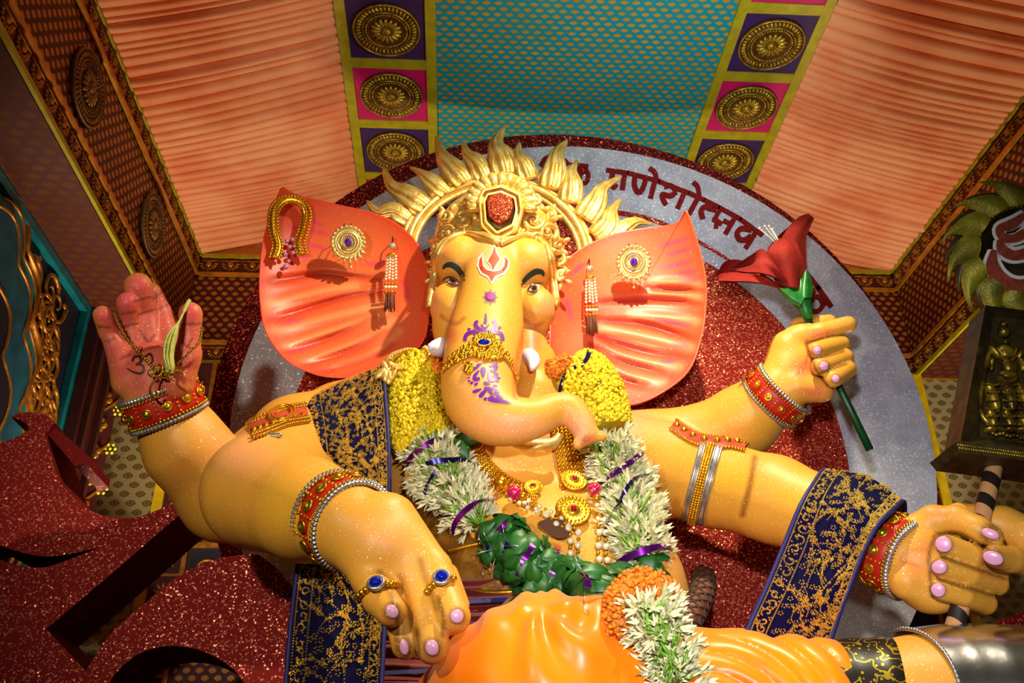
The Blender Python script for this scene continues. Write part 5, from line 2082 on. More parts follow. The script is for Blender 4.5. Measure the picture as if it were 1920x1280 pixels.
def shawl_panel(G, parent, dens=1.0, seed=1, sprig=True):
    nv, nu = G.shape[:2]
    m = MB()
    m.grid(G)
    G2 = G+np.array((0, 0.014, 0))
    m.grid(G2, flip=True)
    cl = m.build('cloth', navy, parent)
    du = np.gradient(G, axis=1)
    dv = np.gradient(G, axis=0)
    N = np.cross(du, dv)
    N /= np.linalg.norm(N, axis=2)[..., None]+1e-9
    N[(N*(G-CAM)).sum(2) > 0] *= -1
    W = np.linalg.norm(np.diff(G, axis=1), axis=2).sum(1).mean()
    L = np.linalg.norm(np.diff(G, axis=0), axis=2).sum(0).mean()

    def at(u, v, lift=0.006):
        a, b = np.clip(v, 0, 1)*(nv-1), np.clip(u, 0, 1)*(nu-1)
        i, j = min(int(a), nv-2), min(int(b), nu-2)
        f, g = a-i, b-j
        p = G[i, j]*(1-f)*(1-g)+G[i+1, j]*f*(1-g)+G[i, j+1]*(1-f)*g+G[i+1, j+1]*f*g
        return p+N[i, j]*lift
    m = MB()
    for j in (0, nu-1):
        m.tube(G[:, j], 0.011, 6)
    m.build('piping', navy_edge, parent)
    r = np.random.default_rng(seed)
    bd = MB()

    def bead(u, v, s):
        if 0.015 < u < 0.985 and 0 <= v <= 1:
            p = at(u, v)
            bd.add(p+np.array([(s, 0, 0), (-s, 0, 0), (0, -s, 0), (0, s*0.5, 0), (0, 0, s), (0, 0, -s)]), [(0, 4, 2), (4, 1, 2), (1, 5, 2), (5, 0, 2)])

    def vine(u, v, a, l, curl, sz=0.0042):
        """twig: curving line of stitches with curled leaves, metres in cloth space"""
        x_, y_ = u*W, v*L
        st_ = 0.011
        for k in range(int(l/st_)):
            a += curl*st_
            x_ += math.cos(a)*st_
            y_ += math.sin(a)*st_
            bead(x_/W, y_/L, sz)
            if k % 5 == 3:
                for s in (-1, 1):
                    if r.random() < 0.8:
                        b = a+s*1.0
                        xx, yy = x_, y_
                        for h in range(4):
                            b += s*0.5*(-1)
                            xx += math.cos(b)*0.0085
                            yy += math.sin(b)*0.0085
                            bead(xx/W, yy/L, sz*(0.8 if h < 3 else 1.7))
        for t in range(5):
            bead((x_+0.011*math.cos(t*1.26))/W, (y_+0.011*math.sin(t*1.26))/L, sz*1.25)
    bw = min(0.17, 0.115/W)
    for side in (0, 1):
        if side == 1 and W < 0.3:
            continue
        u0 = 0.035 if side == 0 else 1-0.035-bw*(1.0 if side == 0 else 0.6)
        wd = bw if side == 0 else bw*0.6
        for u in (u0, u0+wd):
            for v_ in np.arange(0, 1, 0.009/L):
                bead(u, v_, 0.0045)
        n = int(dens*L*W*2600*wd/0.17)
        for k in range(int(L/0.05)):
            v_ = (k+0.5)*0.05/L
            s = 1 if k % 2 else -1
            for t in np.linspace(0, 1, 13):
                a = s*t*5.2+k
                rad = 0.024*(1-0.75*t)
                bead(u0+wd/2+(rad*math.cos(a))/W, v_+(rad*math.sin(a))/L, 0.0048)
            for t in range(7):
                bead(u0+wd*r.uniform(0.08, 0.92), v_+r.uniform(-0.025, 0.025)/L, 0.0052)
    for k in range(int(dens*W*L*125)):
        vine(bw+0.06+(1-bw*1.6-0.10)*((k*0.7549+0.3*r.random()/1) % 1), -0.02+1.0*((k*0.5698) % 1), r.uniform(-2.4, -0.7), r.uniform(0.10, 0.22), r.choice([-1, 1])*r.uniform(2, 9))
    for k in range(int(dens*W*L*420)):
        u, v_ = r.uniform(bw+0.06, 1-bw*0.6-0.04), r.uniform(0, 1)
        for t in range(5):
            bead(u+0.009*math.cos(t*1.26)/W, v_+0.009*math.sin(t*1.26)/L, 0.0042)
    e = bd.build('gold_embroidery', zari, parent, smooth=False)
    e['kind'] = 'stuff'
    return at


sh1 = empty('embroidered_shawl', P(640, 900, 4.4), 'navy shawl with gold embroidery over the shoulder by the yellow garland, end hanging', 'shawl')
G = cloth_surface([[(590, 742, 5.0), (650, 712, 5.0), (716, 686, 4.95)], [(570, 754, 4.72), (642, 722, 4.66), (718, 691, 4.6)], [(575, 800, 4.5), (650, 775, 4.46), (723, 748, 4.46)], [(581, 850, 4.42), (655, 835, 4.36), (728, 820, 4.40)], [(588, 905, 4.42), (660, 890, 4.38), (730, 895, 4.40)], [(596, 955, 4.46), (665, 945, 4.46), (730, 960, 4.46)]])
shawl_panel(G, sh1, 1.15, 3)
G = cloth_surface([[(572, 985, 4.02), (650, 1010, 4.0), (728, 1060, 3.98)], [(562, 1040, 3.98), (640, 1060, 3.94), (724, 1110, 3.92)], [(552, 1110, 3.95), (634, 1130, 3.91), (722, 1160, 3.90)], [(543, 1190, 3.92), (628, 1205, 3.88), (719, 1225, 3.88)], [(534, 1300, 3.90), (622, 1310, 3.86), (714, 1320, 3.86)]], clamp=False, wave=0.03)
shawl_panel(G, sh1, 1.1, 4)
sh2 = empty('embroidered_shawl', P(1560, 1000, 3.85), 'navy shawl with gold embroidery draped over the forearm that holds the staff', 'shawl')
G = cloth_surface([[(1556, 905, 4.22), (1630, 935, 4.2), (1696, 968, 4.08)], [(1546, 880, 4.04), (1628, 893, 3.96), (1694, 940, 3.88)], [(1522, 912, 3.84), (1600, 926, 3.74), (1670, 960, 3.70)], [(1500, 950, 3.78), (1582, 972, 3.70), (1644, 986, 3.66)], [(1472, 1018, 3.80), (1556, 1045, 3.75), (1618, 1034, 3.70)], [(1438, 1100, 3.80), (1522, 1118, 3.77), (1594, 1096, 3.74)], [(1408, 1165, 3.83), (1490, 1180, 3.82), (1570, 1160, 3.80)], [(1385, 1225, 3.87), (1465, 1240, 3.87), (1550, 1225, 3.86)]], clamp=False, nv=56)
shawl_panel(G, sh2, 1.15, 5)

# ================================================================== bracelets
red_band = simple('red_velvet_band', (186, 24, 14), 0.45, 0, 0.15)
fur = simple('silver_braid', (150, 138, 132), 0.5, 0.55, 0.4, 90)


def bracelet(c, a, b, R, w, label, squash=1.0, nst=12, ph=0.0):
    c, a, b = np.array(c), np.array(a), np.array(b)
    ax = (b-a)/np.linalg.norm(b-a)
    t = empty('bracelet', c, label, 'bracelet', 'red and gold bracelets')
    M = frame(c, ax, UP)
    ring = lambda r, z, n=56: [M @ Vector((r*math.cos(q), r*squash*math.sin(q), z)) for q in np.linspace(0, 2*PI, n, endpoint=False)]
    m = MB()
    m.grid(np.array([[tuple(v) for v in ring(r, z)] for r, z in ((R*0.94, -w/2), (R*1.0, -w/2), (R*1.035, -w*0.25), (R*1.04, 0), (R*1.035, w*0.25), (R, w/2), (R*0.94, w/2))]), closed_v=True)
    m.build('band', red_band, t)
    for z, r in ((-w*0.58, w*0.085), (w*0.58, w*0.095)):
        m = MB()
        th_ = np.linspace(0, 2*PI, 320, endpoint=False)
        m.tube(ring(R*1.015, z, 320), [r*(1+0.30*math.sin(64*q)) for q in th_], 7, closed=True)
        m.build('silver_trim', silver if z > 0 else fur, t)
    m = MB()
    for z in (-w*0.44, w*0.44):
        for q in ring(R*1.045, z, 64):
            m.ball(q, w*0.062, None, 5, 4)
    m.build('bead_row', jgold, t)
    for k in range(nst):
        q = 2*PI*k/nst+ph
        d = Vector((math.cos(q), squash*math.sin(q), 0))
        Ms = frame(M @ (d*R*1.045), M.to_3x3() @ d, ax)
        m = MB()
        s = w*0.2
        m.lathe([(s, 0), (s, s*0.25), (s*0.8, s*0.4), (s*0.72, s*0.3), (s*0.45, s*0.55), (0, s*0.75)], 14, Ms)
        m.build('stud', jgold, t)
        q += PI/nst
        m = MB()
        for z in np.linspace(-w*0.33, w*0.33, 5):
            m.ball(M @ Vector((R*1.045*math.cos(q), R*1.045*squash*math.sin(q), z)), w*0.058, None, 5, 4)
        m.build('bead_bar', jgold, t)
    return t


bracelet(P(643, 975, 3.60), P(575, 950, 3.80), P(718, 1026, 3.47), 82*PS(643, 975, 3.6), 0.135, 'red velvet bracelet with gold studs and silver trim on the wrist of the resting hand', 1.0, 14)
bracelet(P(307, 757, 4.27), P(345, 835, 4.41), P(288, 705, 4.20), 70*PS(308, 757, 4.27), 0.13, 'red bracelet with gold studs and shaggy braid on the raised open-palm wrist', 1.0, 12)
bracelet(P(1456, 741, 4.555), P(1398, 785, 4.72), P(1492, 695, 4.46), 60*PS(1456, 741, 4.55), 0.11, 'red bracelet with gold studs on the wrist of the fist holding the flower', 1.0, 12)
bracelet(P(1678, 1038, 3.84), P(1580, 992, 4.02), P(1735, 1062, 3.76), 71*PS(1672, 1038, 3.84), 0.125, 'red bracelet with gold studs on the wrist of the fist holding the staff', 1.0, 13)

# ================================================================== armlets
rose = simple('rose_enamel', (190, 70, 50), 0.4, 0.1, 0.2)


def ribbon_on(mb, path, w, lift, bv=None, n=5, ext=None, ymin=0.0):
    """strap that lies on the body; path in photo px"""
    bv = bv or BB
    T = np.gradient(path, axis=0)
    T /= np.linalg.norm(T, axis=1)[:, None]
    Np = np.stack([-T[:, 1], T[:, 0]], -1)
    rows = []
    for i in range(len(path)):
        row = []
        for f in np.linspace(-0.5, 0.5, n):
            q = path[i]+Np[i]*w*f
            p, nn = hit(bv, q[0], q[1], None, ymin)
            row.append((p+nn*lift*(1-0.3*abs(f)*2)) if p is not None else None)
        rows.append(row)
    # fill gaps from the nearest good neighbour
    for i in range(len(rows)):
        for j in range(n):
            if rows[i][j] is None:
                d = fwd(next((r for r in rows[i] if r is not None), P(*path[i], ext or 4.6)))
                q = path[i]+Np[i]*w*np.linspace(-0.5, 0.5, n)[j]
                dd = FW+RT*((q[0]-960)/FPX)+UP*((640-q[1])/FPX)
                rows[i][j] = CAM+dd*d
    mb.grid(np.array(rows))
    return np.array(rows)


al = empty('armlet', P(1315, 890, 4.35), 'silver and gold armlet with a jewelled collar on the upper arm above the draped forearm', 'armlet')
vb = spline([(1334, 838), (1326, 870), (1316, 910), (1307, 945), (1300, 975)], 26)
m = MB()
R_ = ribbon_on(m, vb, 42, 0.022, n=9)
m.build('silver_strap', silver, al)
m = MB()
for i in np.linspace(0, len(R_)-1, 34):
    a, b = int(i), min(int(i)+1, len(R_)-1)
    for j in (3, 4, 5):
        m.ball(R_[a, j]*(1-(i-a))+R_[b, j]*(i-a)-0.010*ray(1315, 900), 0.0105, None, 6, 4)
m.build('gold_beads', jgold, al)
m = MB()
for j in (0.8, 2.2, 5.8, 7.2):
    m.tube([R_[i, int(j)]*(1-j % 1)+R_[i, min(8, int(j)+1)]*(j % 1)-0.006*ray(1315, 900) for i in range(len(R_))], 0.006, 5)
m.build('beaded_edge', silver, al)
hb = spline([(1262, 798), (1282, 812), (1310, 826), (1345, 832), (1372, 832), (1398, 838)], 30)
m = MB()
R_ = ribbon_on(m, hb, 20, 0.018, n=5)
m.build('collar', rose, al)
m = MB()
for j in (0, 4):
    for p in resample(R_[:, j], 0.017):
        m.ball(p, 0.0085, None, 6, 4)
m.build('gold_beads', jgold, al)
for i in range(2, len(R_)-2, 4):
    m = MB()
    m.lathe([(0.019, 0), (0.017, 0.008), (0.01, 0.012), (0, 0.018)], 12, frame(R_[i, 2], -ray(1320, 830), UP))
    m.build('gold_boss', jgold, al)
al2 = empty('armlet', P(525, 790, 4.55), 'gold armlet with an oval window, on the upper arm beside the shoulder shawl', 'armlet')
m = MB()
hb = spline([(470, 808), (500, 797), (535, 783), (575, 775)], 24)
R_ = ribbon_on(m, hb, 34, 0.014, n=7)
m.build('collar', rose, al2)
m = MB()
for j in (0, 1, 5, 6):
    for p in resample(R_[:, j], 0.018):
        m.ball(p-0.006*ray(525, 790), 0.0095, None, 6, 4)
m.build('gold_beads', jgold, al2)
m = MB()
cc = R_[15, 2]
e1_, e2_ = R_[19, 2]-R_[11, 2], R_[15, 0]-R_[15, 6]
for s in (1.0, 0.75):
    m.tube([cc+e1_*0.6*s*math.cos(t)+e2_*0.42*s*math.sin(t)-0.02*ray(525, 790) for t in np.linspace(0, 2*PI, 30, endpoint=False)], 0.009, 6, closed=True)
m.build('oval_frame', jgold, al2)
m = MB()
for i in range(3, 12):
    m.ball(P(489+i*3.2, 812-i*0.2+6, hit(BB, 505, 812, 4.5)[0][1]-0.03), 0.012, None, 6, 4)
m.build('silver_drops', silver, al2)
for i in range(1, len(R_)-1, 3):
    m = MB()
    m.lathe([(0.017, 0), (0.015, 0.008), (0, 0.018)], 10, frame(R_[i, 4], -ray(525, 790), UP))
    m.build('gold_boss', jgold, al2)

# ================================================================== finger rings
for (x0, y0), (x1, y1), sx, sy, Yr, lab in (((680, 1112), (745, 1098), 707, 1101, 3.4, 'gold ring with a dark blue stone on the little finger of the resting hand'),
                                            ((804, 1106), (848, 1088), 829, 1089, 3.4, 'gold ring with a shiny blue stone on the index finger of the resting hand')):
    c, n = hit(BB, sx, sy, Yr)
    t = empty('finger_ring', c, lab, 'ring', 'finger rings')
    path = spline([(x0-4, y0+6), ((x0*2+sx)/3, (y0*2+sy)/3), (sx, sy), ((x1*2+sx)/3, (y1*2+sy)/3), (x1, y1)], 20)
    q = surf_path(path, 0.012, BB, Yr)
    m = MB()
    for p in resample(q, 0.020):
        m.ball(p, 0.013, None, 8, 6)
    m.build('gold_band', jgold, t)
    M = frame(c+n*0.016, n, UP)
    m = MB()
    m.lathe([(0.032, 0), (0.034, 0.010), (0.029, 0.016), (0.023, 0.012)], 22, M)
    m.build('setting', silver, t)
    m = MB()
    m.ball(c+n*0.028, (0.023, 0.023, 0.020), M, 16, 10)
    m.build('blue_stone', gem_b, t)
# ================================================================== flower garland
BG = bvh_of(body, dhoti)
gar = empty('flower_garland', P(1040, 900, 4.3), 'long garland of yellow flowers, white tuberoses and green leaves hung round the idol neck', 'garland')


def vcol(name, rough=0.6):
    k = Mt(name, (0.8, 0.8, 0.2), rough)
    a = k.new('VertexColor')
    a.layer_name = 'paint'
    k.set('Base Color', a.outputs[0])
    return k


yel_m = vcol('yellow_petals', 0.6).m
grn = simple('leaf_green', (26, 84, 24), 0.45, 0, 0.35, 12)
grn2 = simple('stem_green', (112, 158, 34), 0.5, 0, 0.25, 20)
pet = simple('tuberose_white', (226, 222, 176), 0.5, 0, 0.12, 30)
tinsel = {'violet': simple('violet_tinsel', (104, 16, 128), 0.22, 0.7), 'blue': simple('blue_tinsel', (20, 20, 90), 0.25, 0.6), 'red': simple('red_ribbon', (206, 40, 24), 0.45), 'silver': simple('silver_tinsel', (190, 190, 200), 0.3, 0.9)}


def strand_path(px, rp, lift=0.35, n=40):
    """centre line of a thick strand resting on the body, px + radius"""
    c = spline([tuple(q)+(r,) for q, r in zip(px, rp)], n)
    Y = []
    for x, y, r in c:
        p, nn = hit(BG, x, y, None, 4.12 if y < 1080 else 0.0)
        Y.append(p[1] if p is not None else np.nan)
    Y = np.array(Y)
    ok = ~np.isnan(Y)
    Y = np.interp(np.arange(len(Y)), np.where(ok)[0], Y[ok])
    for _ in range(12):
        Y[1:-1] = np.minimum(Y[1:-1], 0.25*Y[:-2]+0.5*Y[1:-1]+0.25*Y[2:])
    out = []
    for (x, y, r), yy in zip(c, Y):
        R = r*PS(x, y, yy)
        out.append(np.r_[P(x, y, yy-R*lift), R])
    return np.array(out)


def ring_pt(S_, t, a):
    """point and outward direction on the strand at share t, angle a"""
    f = t*(len(S_)-1)
    i = min(int(f), len(S_)-2)
    c = S_[i]*(1-(f-i))+S_[i+1]*(f-i)
    T = S_[i+1, :3]-S_[i, :3]
    T /= np.linalg.norm(T)
    v = -ray(*proj(c[:3]))
    v = v-T*(v @ T)
    v /= np.linalg.norm(v)
    s = np.cross(T, v)
    d = v*math.cos(a)+s*math.sin(a)
    return c[:3], d, c[3], T, s


YS1 = strand_path([(790, 680), (782, 720), (784, 770), (790, 815), (800, 838)], [46, 52, 55, 56, 52])
YS2 = strand_path([(1075, 690), (1095, 712), (1112, 750), (1124, 785), (1134, 812)], [44, 56, 60, 56, 52])
for Sx, seed in ((YS1, 1), (YS2, 2)):
    r = np.random.default_rng(seed)
    m = MB()
    m.tube(Sx[:, :3], Sx[:, 3]*0.93, 18)
    m.c = [np.tile(np.array(lin((168, 132, 4))), (m.n, 1))]
    for k in range(3200):
        t, a = r.random(), r.uniform(-2.0, 2.0)
        c, d, R, T, s = ring_pt(Sx, t, a)
        s_ = r.uniform(0.008, 0.016)
        col = np.array(lin((236, 208, 6)))*r.uniform(0.62, 1.08)
        q = c+d*R*r.uniform(0.93, 1.03)
        m.ball(q, (s_, s_, s_*0.7), frame(q, d+r.normal(0, 0.5, 3), UP), 5, 3)
        m.c.append(np.tile(col, (len(m.v[-1]), 1)))
    m.c = [c for c in m.c if len(c)]
    # the colour list follows the vertex list
    cols = [m.c[0]]+[m.c[i] for i in range(len(m.c)) if False]
    CC = np.concatenate([np.tile(np.array(lin((168, 132, 4))), (len(m.v[0]), 1))]+[np.tile(np.array(lin((238, 210, 8)))*r.uniform(0.62, 1.08), (len(v), 1)) for v in m.v[1:]])
    m.c = [CC]
    o = m.build('yellow_flowers', yel_m, gar, col=True)
    o['kind'] = 'stuff'
org_m = vcol('marigold_petals', 0.7).m


def marigolds(name, centers, rad, seed):
    r = np.random.default_rng(seed)
    for c in centers:
        c = np.array(c)
        m = MB()
        m.ball(c, rad*0.8, None, 10, 7)
        for k in range(110):
            d = r.normal(0, 1, 3)
            d /= np.linalg.norm(d)
            q = c+d*rad*r.uniform(0.8, 1.0)
            m.ball(q, (rad*0.22, rad*0.16, rad*0.12), frame(q, d+r.normal(0, 0.5, 3), (0.1, 0.3, 1)), 5, 3)
        m.c = [np.concatenate([np.tile(np.array(lin((236, 132, 6)))*r.uniform(0.6, 1.1), (len(v), 1)) for v in m.v])]
        m.build(name, org_m, gar, col=True)


for pts_ in ([(812, 668), (818, 690)], [(1040, 690), (1058, 684)]):
    marigolds('marigold', [P(x, y, hit(BG, x, y, 4.6)[0][1]-0.05) for x, y in pts_], 0.062, int(pts_[0][0]))


def floret():
    """one tuberose: green tube and six pointed petals, 0.15 m long, along +z"""
    mt = []
    m = MB()
    m.tube([(0, 0, 0), (0.002, 0, 0.05), (0, 0, 0.095)], [0.006, 0.007, 0.010], 6)
    nst = len(m.f)
    for k in range(6):
        a = 2*PI*k/6+(0.3 if k % 2 else 0)
        ca, sa = math.cos(a), math.sin(a)
        sp = 0.9 if k % 2 else 1.1
        row = []
        for t, w, rad, z in ((0, 0.006, 0.008, 0.084), (0.4, 0.0085, 0.013*sp, 0.110), (0.75, 0.007, 0.024*sp, 0.136), (1, 0.0008, 0.038*sp, 0.152)):
            row.append([(rad*ca-w*sa, rad*sa+w*ca, z), (rad*ca*0.92, rad*sa*0.92, z-0.003), (rad*ca+w*sa, rad*sa-w*ca, z)])
        m.grid(row)
    me = m.mesh('tuberose')
    me.materials.append(grn2)
    me.materials.append(pet)
    for i, p in enumerate(me.polygons):
        p.material_index = 0 if i < nst*0.62 else 1
    me.shade_smooth()
    return me


FLO = floret()
NFLO = [0]
extra = MB()


def tuberoses(Sx, n, seed, spread=1.9, scale=1.0, name='tuberose', limit=300):
    r = np.random.default_rng(seed)
    core = MB()
    core.tube(Sx[3:-6, :3], Sx[3:-6, 3]*0.36, 12)
    for k in range(70):
        t, a = r.uniform(0.02, 0.98), r.uniform(-0.6, 0.6)
        c, d, R, T, s = ring_pt(Sx, t, a)
        e = c+d*R*r.uniform(0.55, 0.8)
        v = -T*r.uniform(0.4, 1.0)+s*r.uniform(-0.7, 0.7)+d*r.uniform(0.0, 0.4)
        core.tube([e, e+v*R*0.3+d*0.01, e+v*R*0.6], 0.0055, 5)
    o = core.build('green_stems', grn2, gar)
    for k in range(n):
        t = r.random()
        side = r.choice([-1, 1])
        a = side*abs(r.normal(0.9, 0.5))
        a = max(-spread, min(spread, a))
        c, d, R, T, s = ring_pt(Sx, t, a)
        base = c+d*R*0.30
        dr = d*r.uniform(0.55, 1.1)-T*r.uniform(0.1, 0.9)+s*math.sin(a)*0.5+r.normal(0, 0.18, 3)
        L_ = scale*r.uniform(0.8, 1.15)*(R*0.86/0.14)
        M = frame(base, dr, UP+r.normal(0, 0.3, 3)) @ Matrix.Scale(L_, 4)
        if NFLO[0] < limit:
            inst('tuberose', FLO, M, gar)
            NFLO[0] += 1
    return o


def more_florets(Sx, n, seed, scale=0.85):
    """the florets deep between the others"""
    r = np.random.default_rng(seed)
    V0 = np.array([v.co for v in FLO.vertices])
    F0 = [tuple(p.vertices) for p in FLO.polygons]
    mi = [p.material_index for p in FLO.polygons]
    m = MB()
    idx = []
    for k in range(n):
        t, a = r.random(), r.uniform(-1.7, 1.7)
        c, d, R, T, s = ring_pt(Sx, t, a)
        dr = d*0.8-T*r.uniform(0.0, 0.8)+r.normal(0, 0.35, 3)
        M = frame(c+d*R*0.15, dr, UP+r.normal(0, 0.3, 3)) @ Matrix.Scale(scale*R*0.86/0.14, 4)
        m.add(xf(V0, M), F0)
        idx += mi
    me = m.mesh('florets')
    me.materials.append(grn2)
    me.materials.append(pet)
    me.polygons.foreach_set('material_index', idx)
    o = link('tuberose_filling', me, None, gar)
    o['kind'] = 'stuff'


WS1 = strand_path([(808, 848), (832, 890), (862, 938), (902, 990)], [54, 58, 58, 54], 0.5)
WS2 = strand_path([(1142, 838), (1160, 890), (1178, 950), (1196, 1010), (1208, 1055)], [54, 60, 62, 60, 54], 0.5)
more_florets(WS1, 330, 21)
more_florets(WS2, 400, 22)
tuberoses(WS1, 100, 11)
tuberoses(WS2, 125, 12)


# leaves
def leaf_mesh():
    m = MB()
    rows = []
    for t in np.linspace(0, 1, 7):
        w = 0.055*math.sin(PI*min(1, t*0.9+0.08))**0.8
        z = 0.03*math.sin(PI*t)
        rows.append([(-w, 0.16*t, z*0.3), (-w*0.5, 0.16*t, z+0.012), (0, 0.16*t, z), (w*0.5, 0.16*t, z+0.012), (w, 0.16*t, z*0.3)])
    m.grid(rows)
    me = m.mesh('leaf')
    me.materials.append(grn)
    me.shade_smooth()
    return me


LEAF = leaf_mesh()
LS = strand_path([(925, 1000), (965, 1035), (1015, 1075), (1075, 1100), (1150, 1112), (1225, 1095)], [46, 52, 54, 50, 46, 44], 0.5)
m = MB()
m.tube(LS[:, :3], LS[:, 3]*0.7, 14)
m.build('leaf_core', grn, gar)
r = np.random.default_rng(31)
for k in range(120):
    t, a = r.random(), r.uniform(-1.6, 1.6)
    c, d, R, T, s = ring_pt(LS, t, a)
    up_ = T*r.choice([-1, 1])*0.5+np.cross(T, d)*r.choice([-1, 1])*0.8
    M = frame(c+d*R*r.uniform(0.62, 0.85)-up_*0.05, d+r.normal(0, 0.35, 3), up_) @ Matrix.Scale(r.uniform(0.6, 0.95), 4)
    inst('leaf', LEAF, M, gar)
for x, y, s_, ang in ((845, 815, 1.0, 2.6), (862, 825, .9, 1.2), (1150, 822, 1.0, 3.2), (1165, 826, 1.0, 2.6), (1240, 1090, .9, 3.0), (1262, 1110, 1.0, 3.6), (1190, 1075, .9, 2.5)):
    p, n = hit(BG, x, y, 4.4, 4.1)
    M = frame(p-0.12*ray(x, y), n+np.array((0, -1.0, 0)), UP*math.cos(ang)+RT*math.sin(ang)) @ Matrix.Scale(s_, 4)
    inst('leaf', LEAF, M, gar)


# tinsel ribbons wound round the strands
def ribbon(Sx, t0, t1, a0, a1, w, mat, out=1.04, n=26):
    A, B_ = [], []
    for f in np.linspace(0, 1, n):
        c, d, R, T, s = ring_pt(Sx, t0+(t1-t0)*f, a0+(a1-a0)*f)
        p = c+d*R*(out+0.03*math.sin(f*9))
        wv = T*math.cos(0.6*math.sin(f*7))+d*0.4*math.sin(f*7)
        A.append(p+wv*w/2)
        B_.append(p-wv*w/2)
    m = MB()
    m.grid(np.array([A, B_]))
    return m.build('tinsel_ribbon', tinsel[mat], gar)


ribbon(WS1, 0.02, 0.06, -1.7, 1.5, 0.028, 'violet', 0.98)
ribbon(WS1, 0.42, 0.22, -1.6, 0.3, 0.028, 'blue', 0.98)
ribbon(WS1, 0.33, 0.50, 0.2, 1.6, 0.022, 'blue', 0.98)
ribbon(WS1, 0.95, 0.98, -1.4, 1.2, 0.03, 'violet', 1.0)
ribbon(YS2, 0.10, 0.62, -1.0, 1.7, 0.034, 'blue', 1.06)
ribbon(WS2, 0.12, 0.30, -1.6, 1.6, 0.028, 'violet', 0.98)
ribbon(WS2, 0.40, 0.62, -1.2, 0.2, 0.034, 'blue', 1.0)
ribbon(WS2, 0.62, 0.74, 0.1, 1.7, 0.028, 'blue', 1.0)
ribbon(WS2, 0.92, 1.0, -1.5, 1.5, 0.034, 'violet', 1.0)
for t0, a0, a1, mt in ((0.08, -1.4, -0.2, 'violet'), (0.12, 0.4, 1.2, 'blue'), (0.30, -0.6, 0.6, 'violet'), (0.42, -1.2, -0.1, 'violet'), (0.40, -1.6, -0.9, 'red'), (0.52, 0.1, 1.0, 'violet'), (0.6, -1.5, -0.6, 'red'), (0.62, -0.6, 0.2, 'violet'), (0.66, 0.3, 1.1, 'blue'), (0.72, -0.7, 0.1, 'violet'), (0.2, -0.1, 0.4, 'blue')):
    ribbon(LS, t0, t0+0.04, a0, a1, 0.03, mt, 1.06, 12)
m = MB()
for k in range(60):
    t, a = r.random(), r.uniform(-1.6, 1.6)
    c, d, R, T, s = ring_pt(LS, t, a)
    e = c+d*R*1.0
    q = e+T*r.uniform(-0.09, 0.09)+s*r.uniform(-0.09, 0.09)+d*r.uniform(0.0, 0.05)
    m.tube([e, (e+q)/2+d*0.02, q], 0.0018, 4)
o = m.build('tinsel_hair', tinsel['silver'], gar)
o['kind'] = 'stuff'

# pendant: marigold half ring and a thick tuberose tail over the knee
Yp = hit(BD, 1205, 1190, 3.6)[0][1]-0.10
arc_ = spline([(1158, 1168), (1158, 1135), (1172, 1108), (1200, 1092), (1230, 1098), (1252, 1118), (1258, 1140)], 9)
marigolds('marigold', [P(x, y, Yp+0.02) for x, y in arc_], 0.056, 77)
PS_ = [(1216, 1150), (1226, 1178), (1240, 1205), (1258, 1250), (1272, 1300)]
TS = []
for x, y in spline(PS_, 30):
    p, n = hit(BD, x, y, 3.6)
    R = 56*PS(x, y, p[1])
    TS.append(np.r_[P(x, y, min(p[1], Yp+0.06)-R*0.35), R])
TS = np.array(TS)
more_florets(TS, 190, 23, 0.9)
tuberoses(TS, 75, 13, 1.9, 1.15)

# ================================================================== necklaces
def neck_hit(x, y, lift):
    p, n = hit(BB, x, y, 4.5, 4.3 if y < 865 else 4.1)
    return p+n*lift, n


nk = empty('gold_necklace', neck_hit(1030, 920, 0.02)[0], 'broad gold mesh necklace with round filigree pendants on the bare chest', 'necklace')


def net_strap(path, w, name):
    m = MB()
    R_ = ribbon_on(m, spline(path, 30), w, 0.016, n=7, ymin=4.28)
    st_ = m.build(name, jgold, nk)
    m = MB()
    L_ = np.linalg.norm(np.diff(R_[:, 3], axis=0), axis=1).sum()
    k = int(L_/0.022)
    for i in range(k):
        f = i/k*(len(R_)-1)
        a = int(f)
        for j in range(7):
            q = R_[a, j]*(1-f+a)+R_[min(a+1, len(R_)-1), j]*(f-a)
            m.ball(q-0.006*ray(1000, 880), 0.0095, None, 5, 4)
    m.build('bead_mesh', jgold, st_)
    return R_


net_strap([(862, 785), (882, 835), (905, 872), (940, 905), (985, 930), (1010, 936)], 32, 'mesh_strap')
net_strap([(1056, 800), (1062, 835), (1070, 880), (1074, 918)], 44, 'mesh_strap')
ruby = simple('ruby', (150, 6, 30), 0.12, 0, 0.2)
for x, y, rp in ((885, 832, 24), (1073, 912, 26), (1072, 966, 34), (1000, 925, 18)):
    c, n = neck_hit(x, y, 0.03)
    R = rp*fwd(c)/FPX
    M = frame(c, n+np.array((0, -0.6, 0)), UP)
    m = MB()
    m.lathe([(0, 0), (R*0.96, 0), (R, 0.008), (R*0.9, 0.014), (R*0.8, 0.008), (R*0.55, 0.016), (R*0.45, 0.010), (R*0.3, 0.022), (0, 0.024)], 30, M, 0)
    md = m.build('filigree_pendant', jgold, nk)
    m = MB()
    for rr_, kk in ((0.9, 26), (0.7, 20), (0.5, 14)):
        for i in range(kk):
            a = 2*PI*i/kk
            m.ball(M @ Vector((R*rr_*math.cos(a), R*rr_*math.sin(a), 0.013)), R*0.075, None, 5, 4)
    m.build('granulation', jgold, md)
    m = MB()
    m.ball(M @ Vector((0, 0, 0.024)), R*0.18, None, 10, 7)
    m.build('ruby', ruby, md)
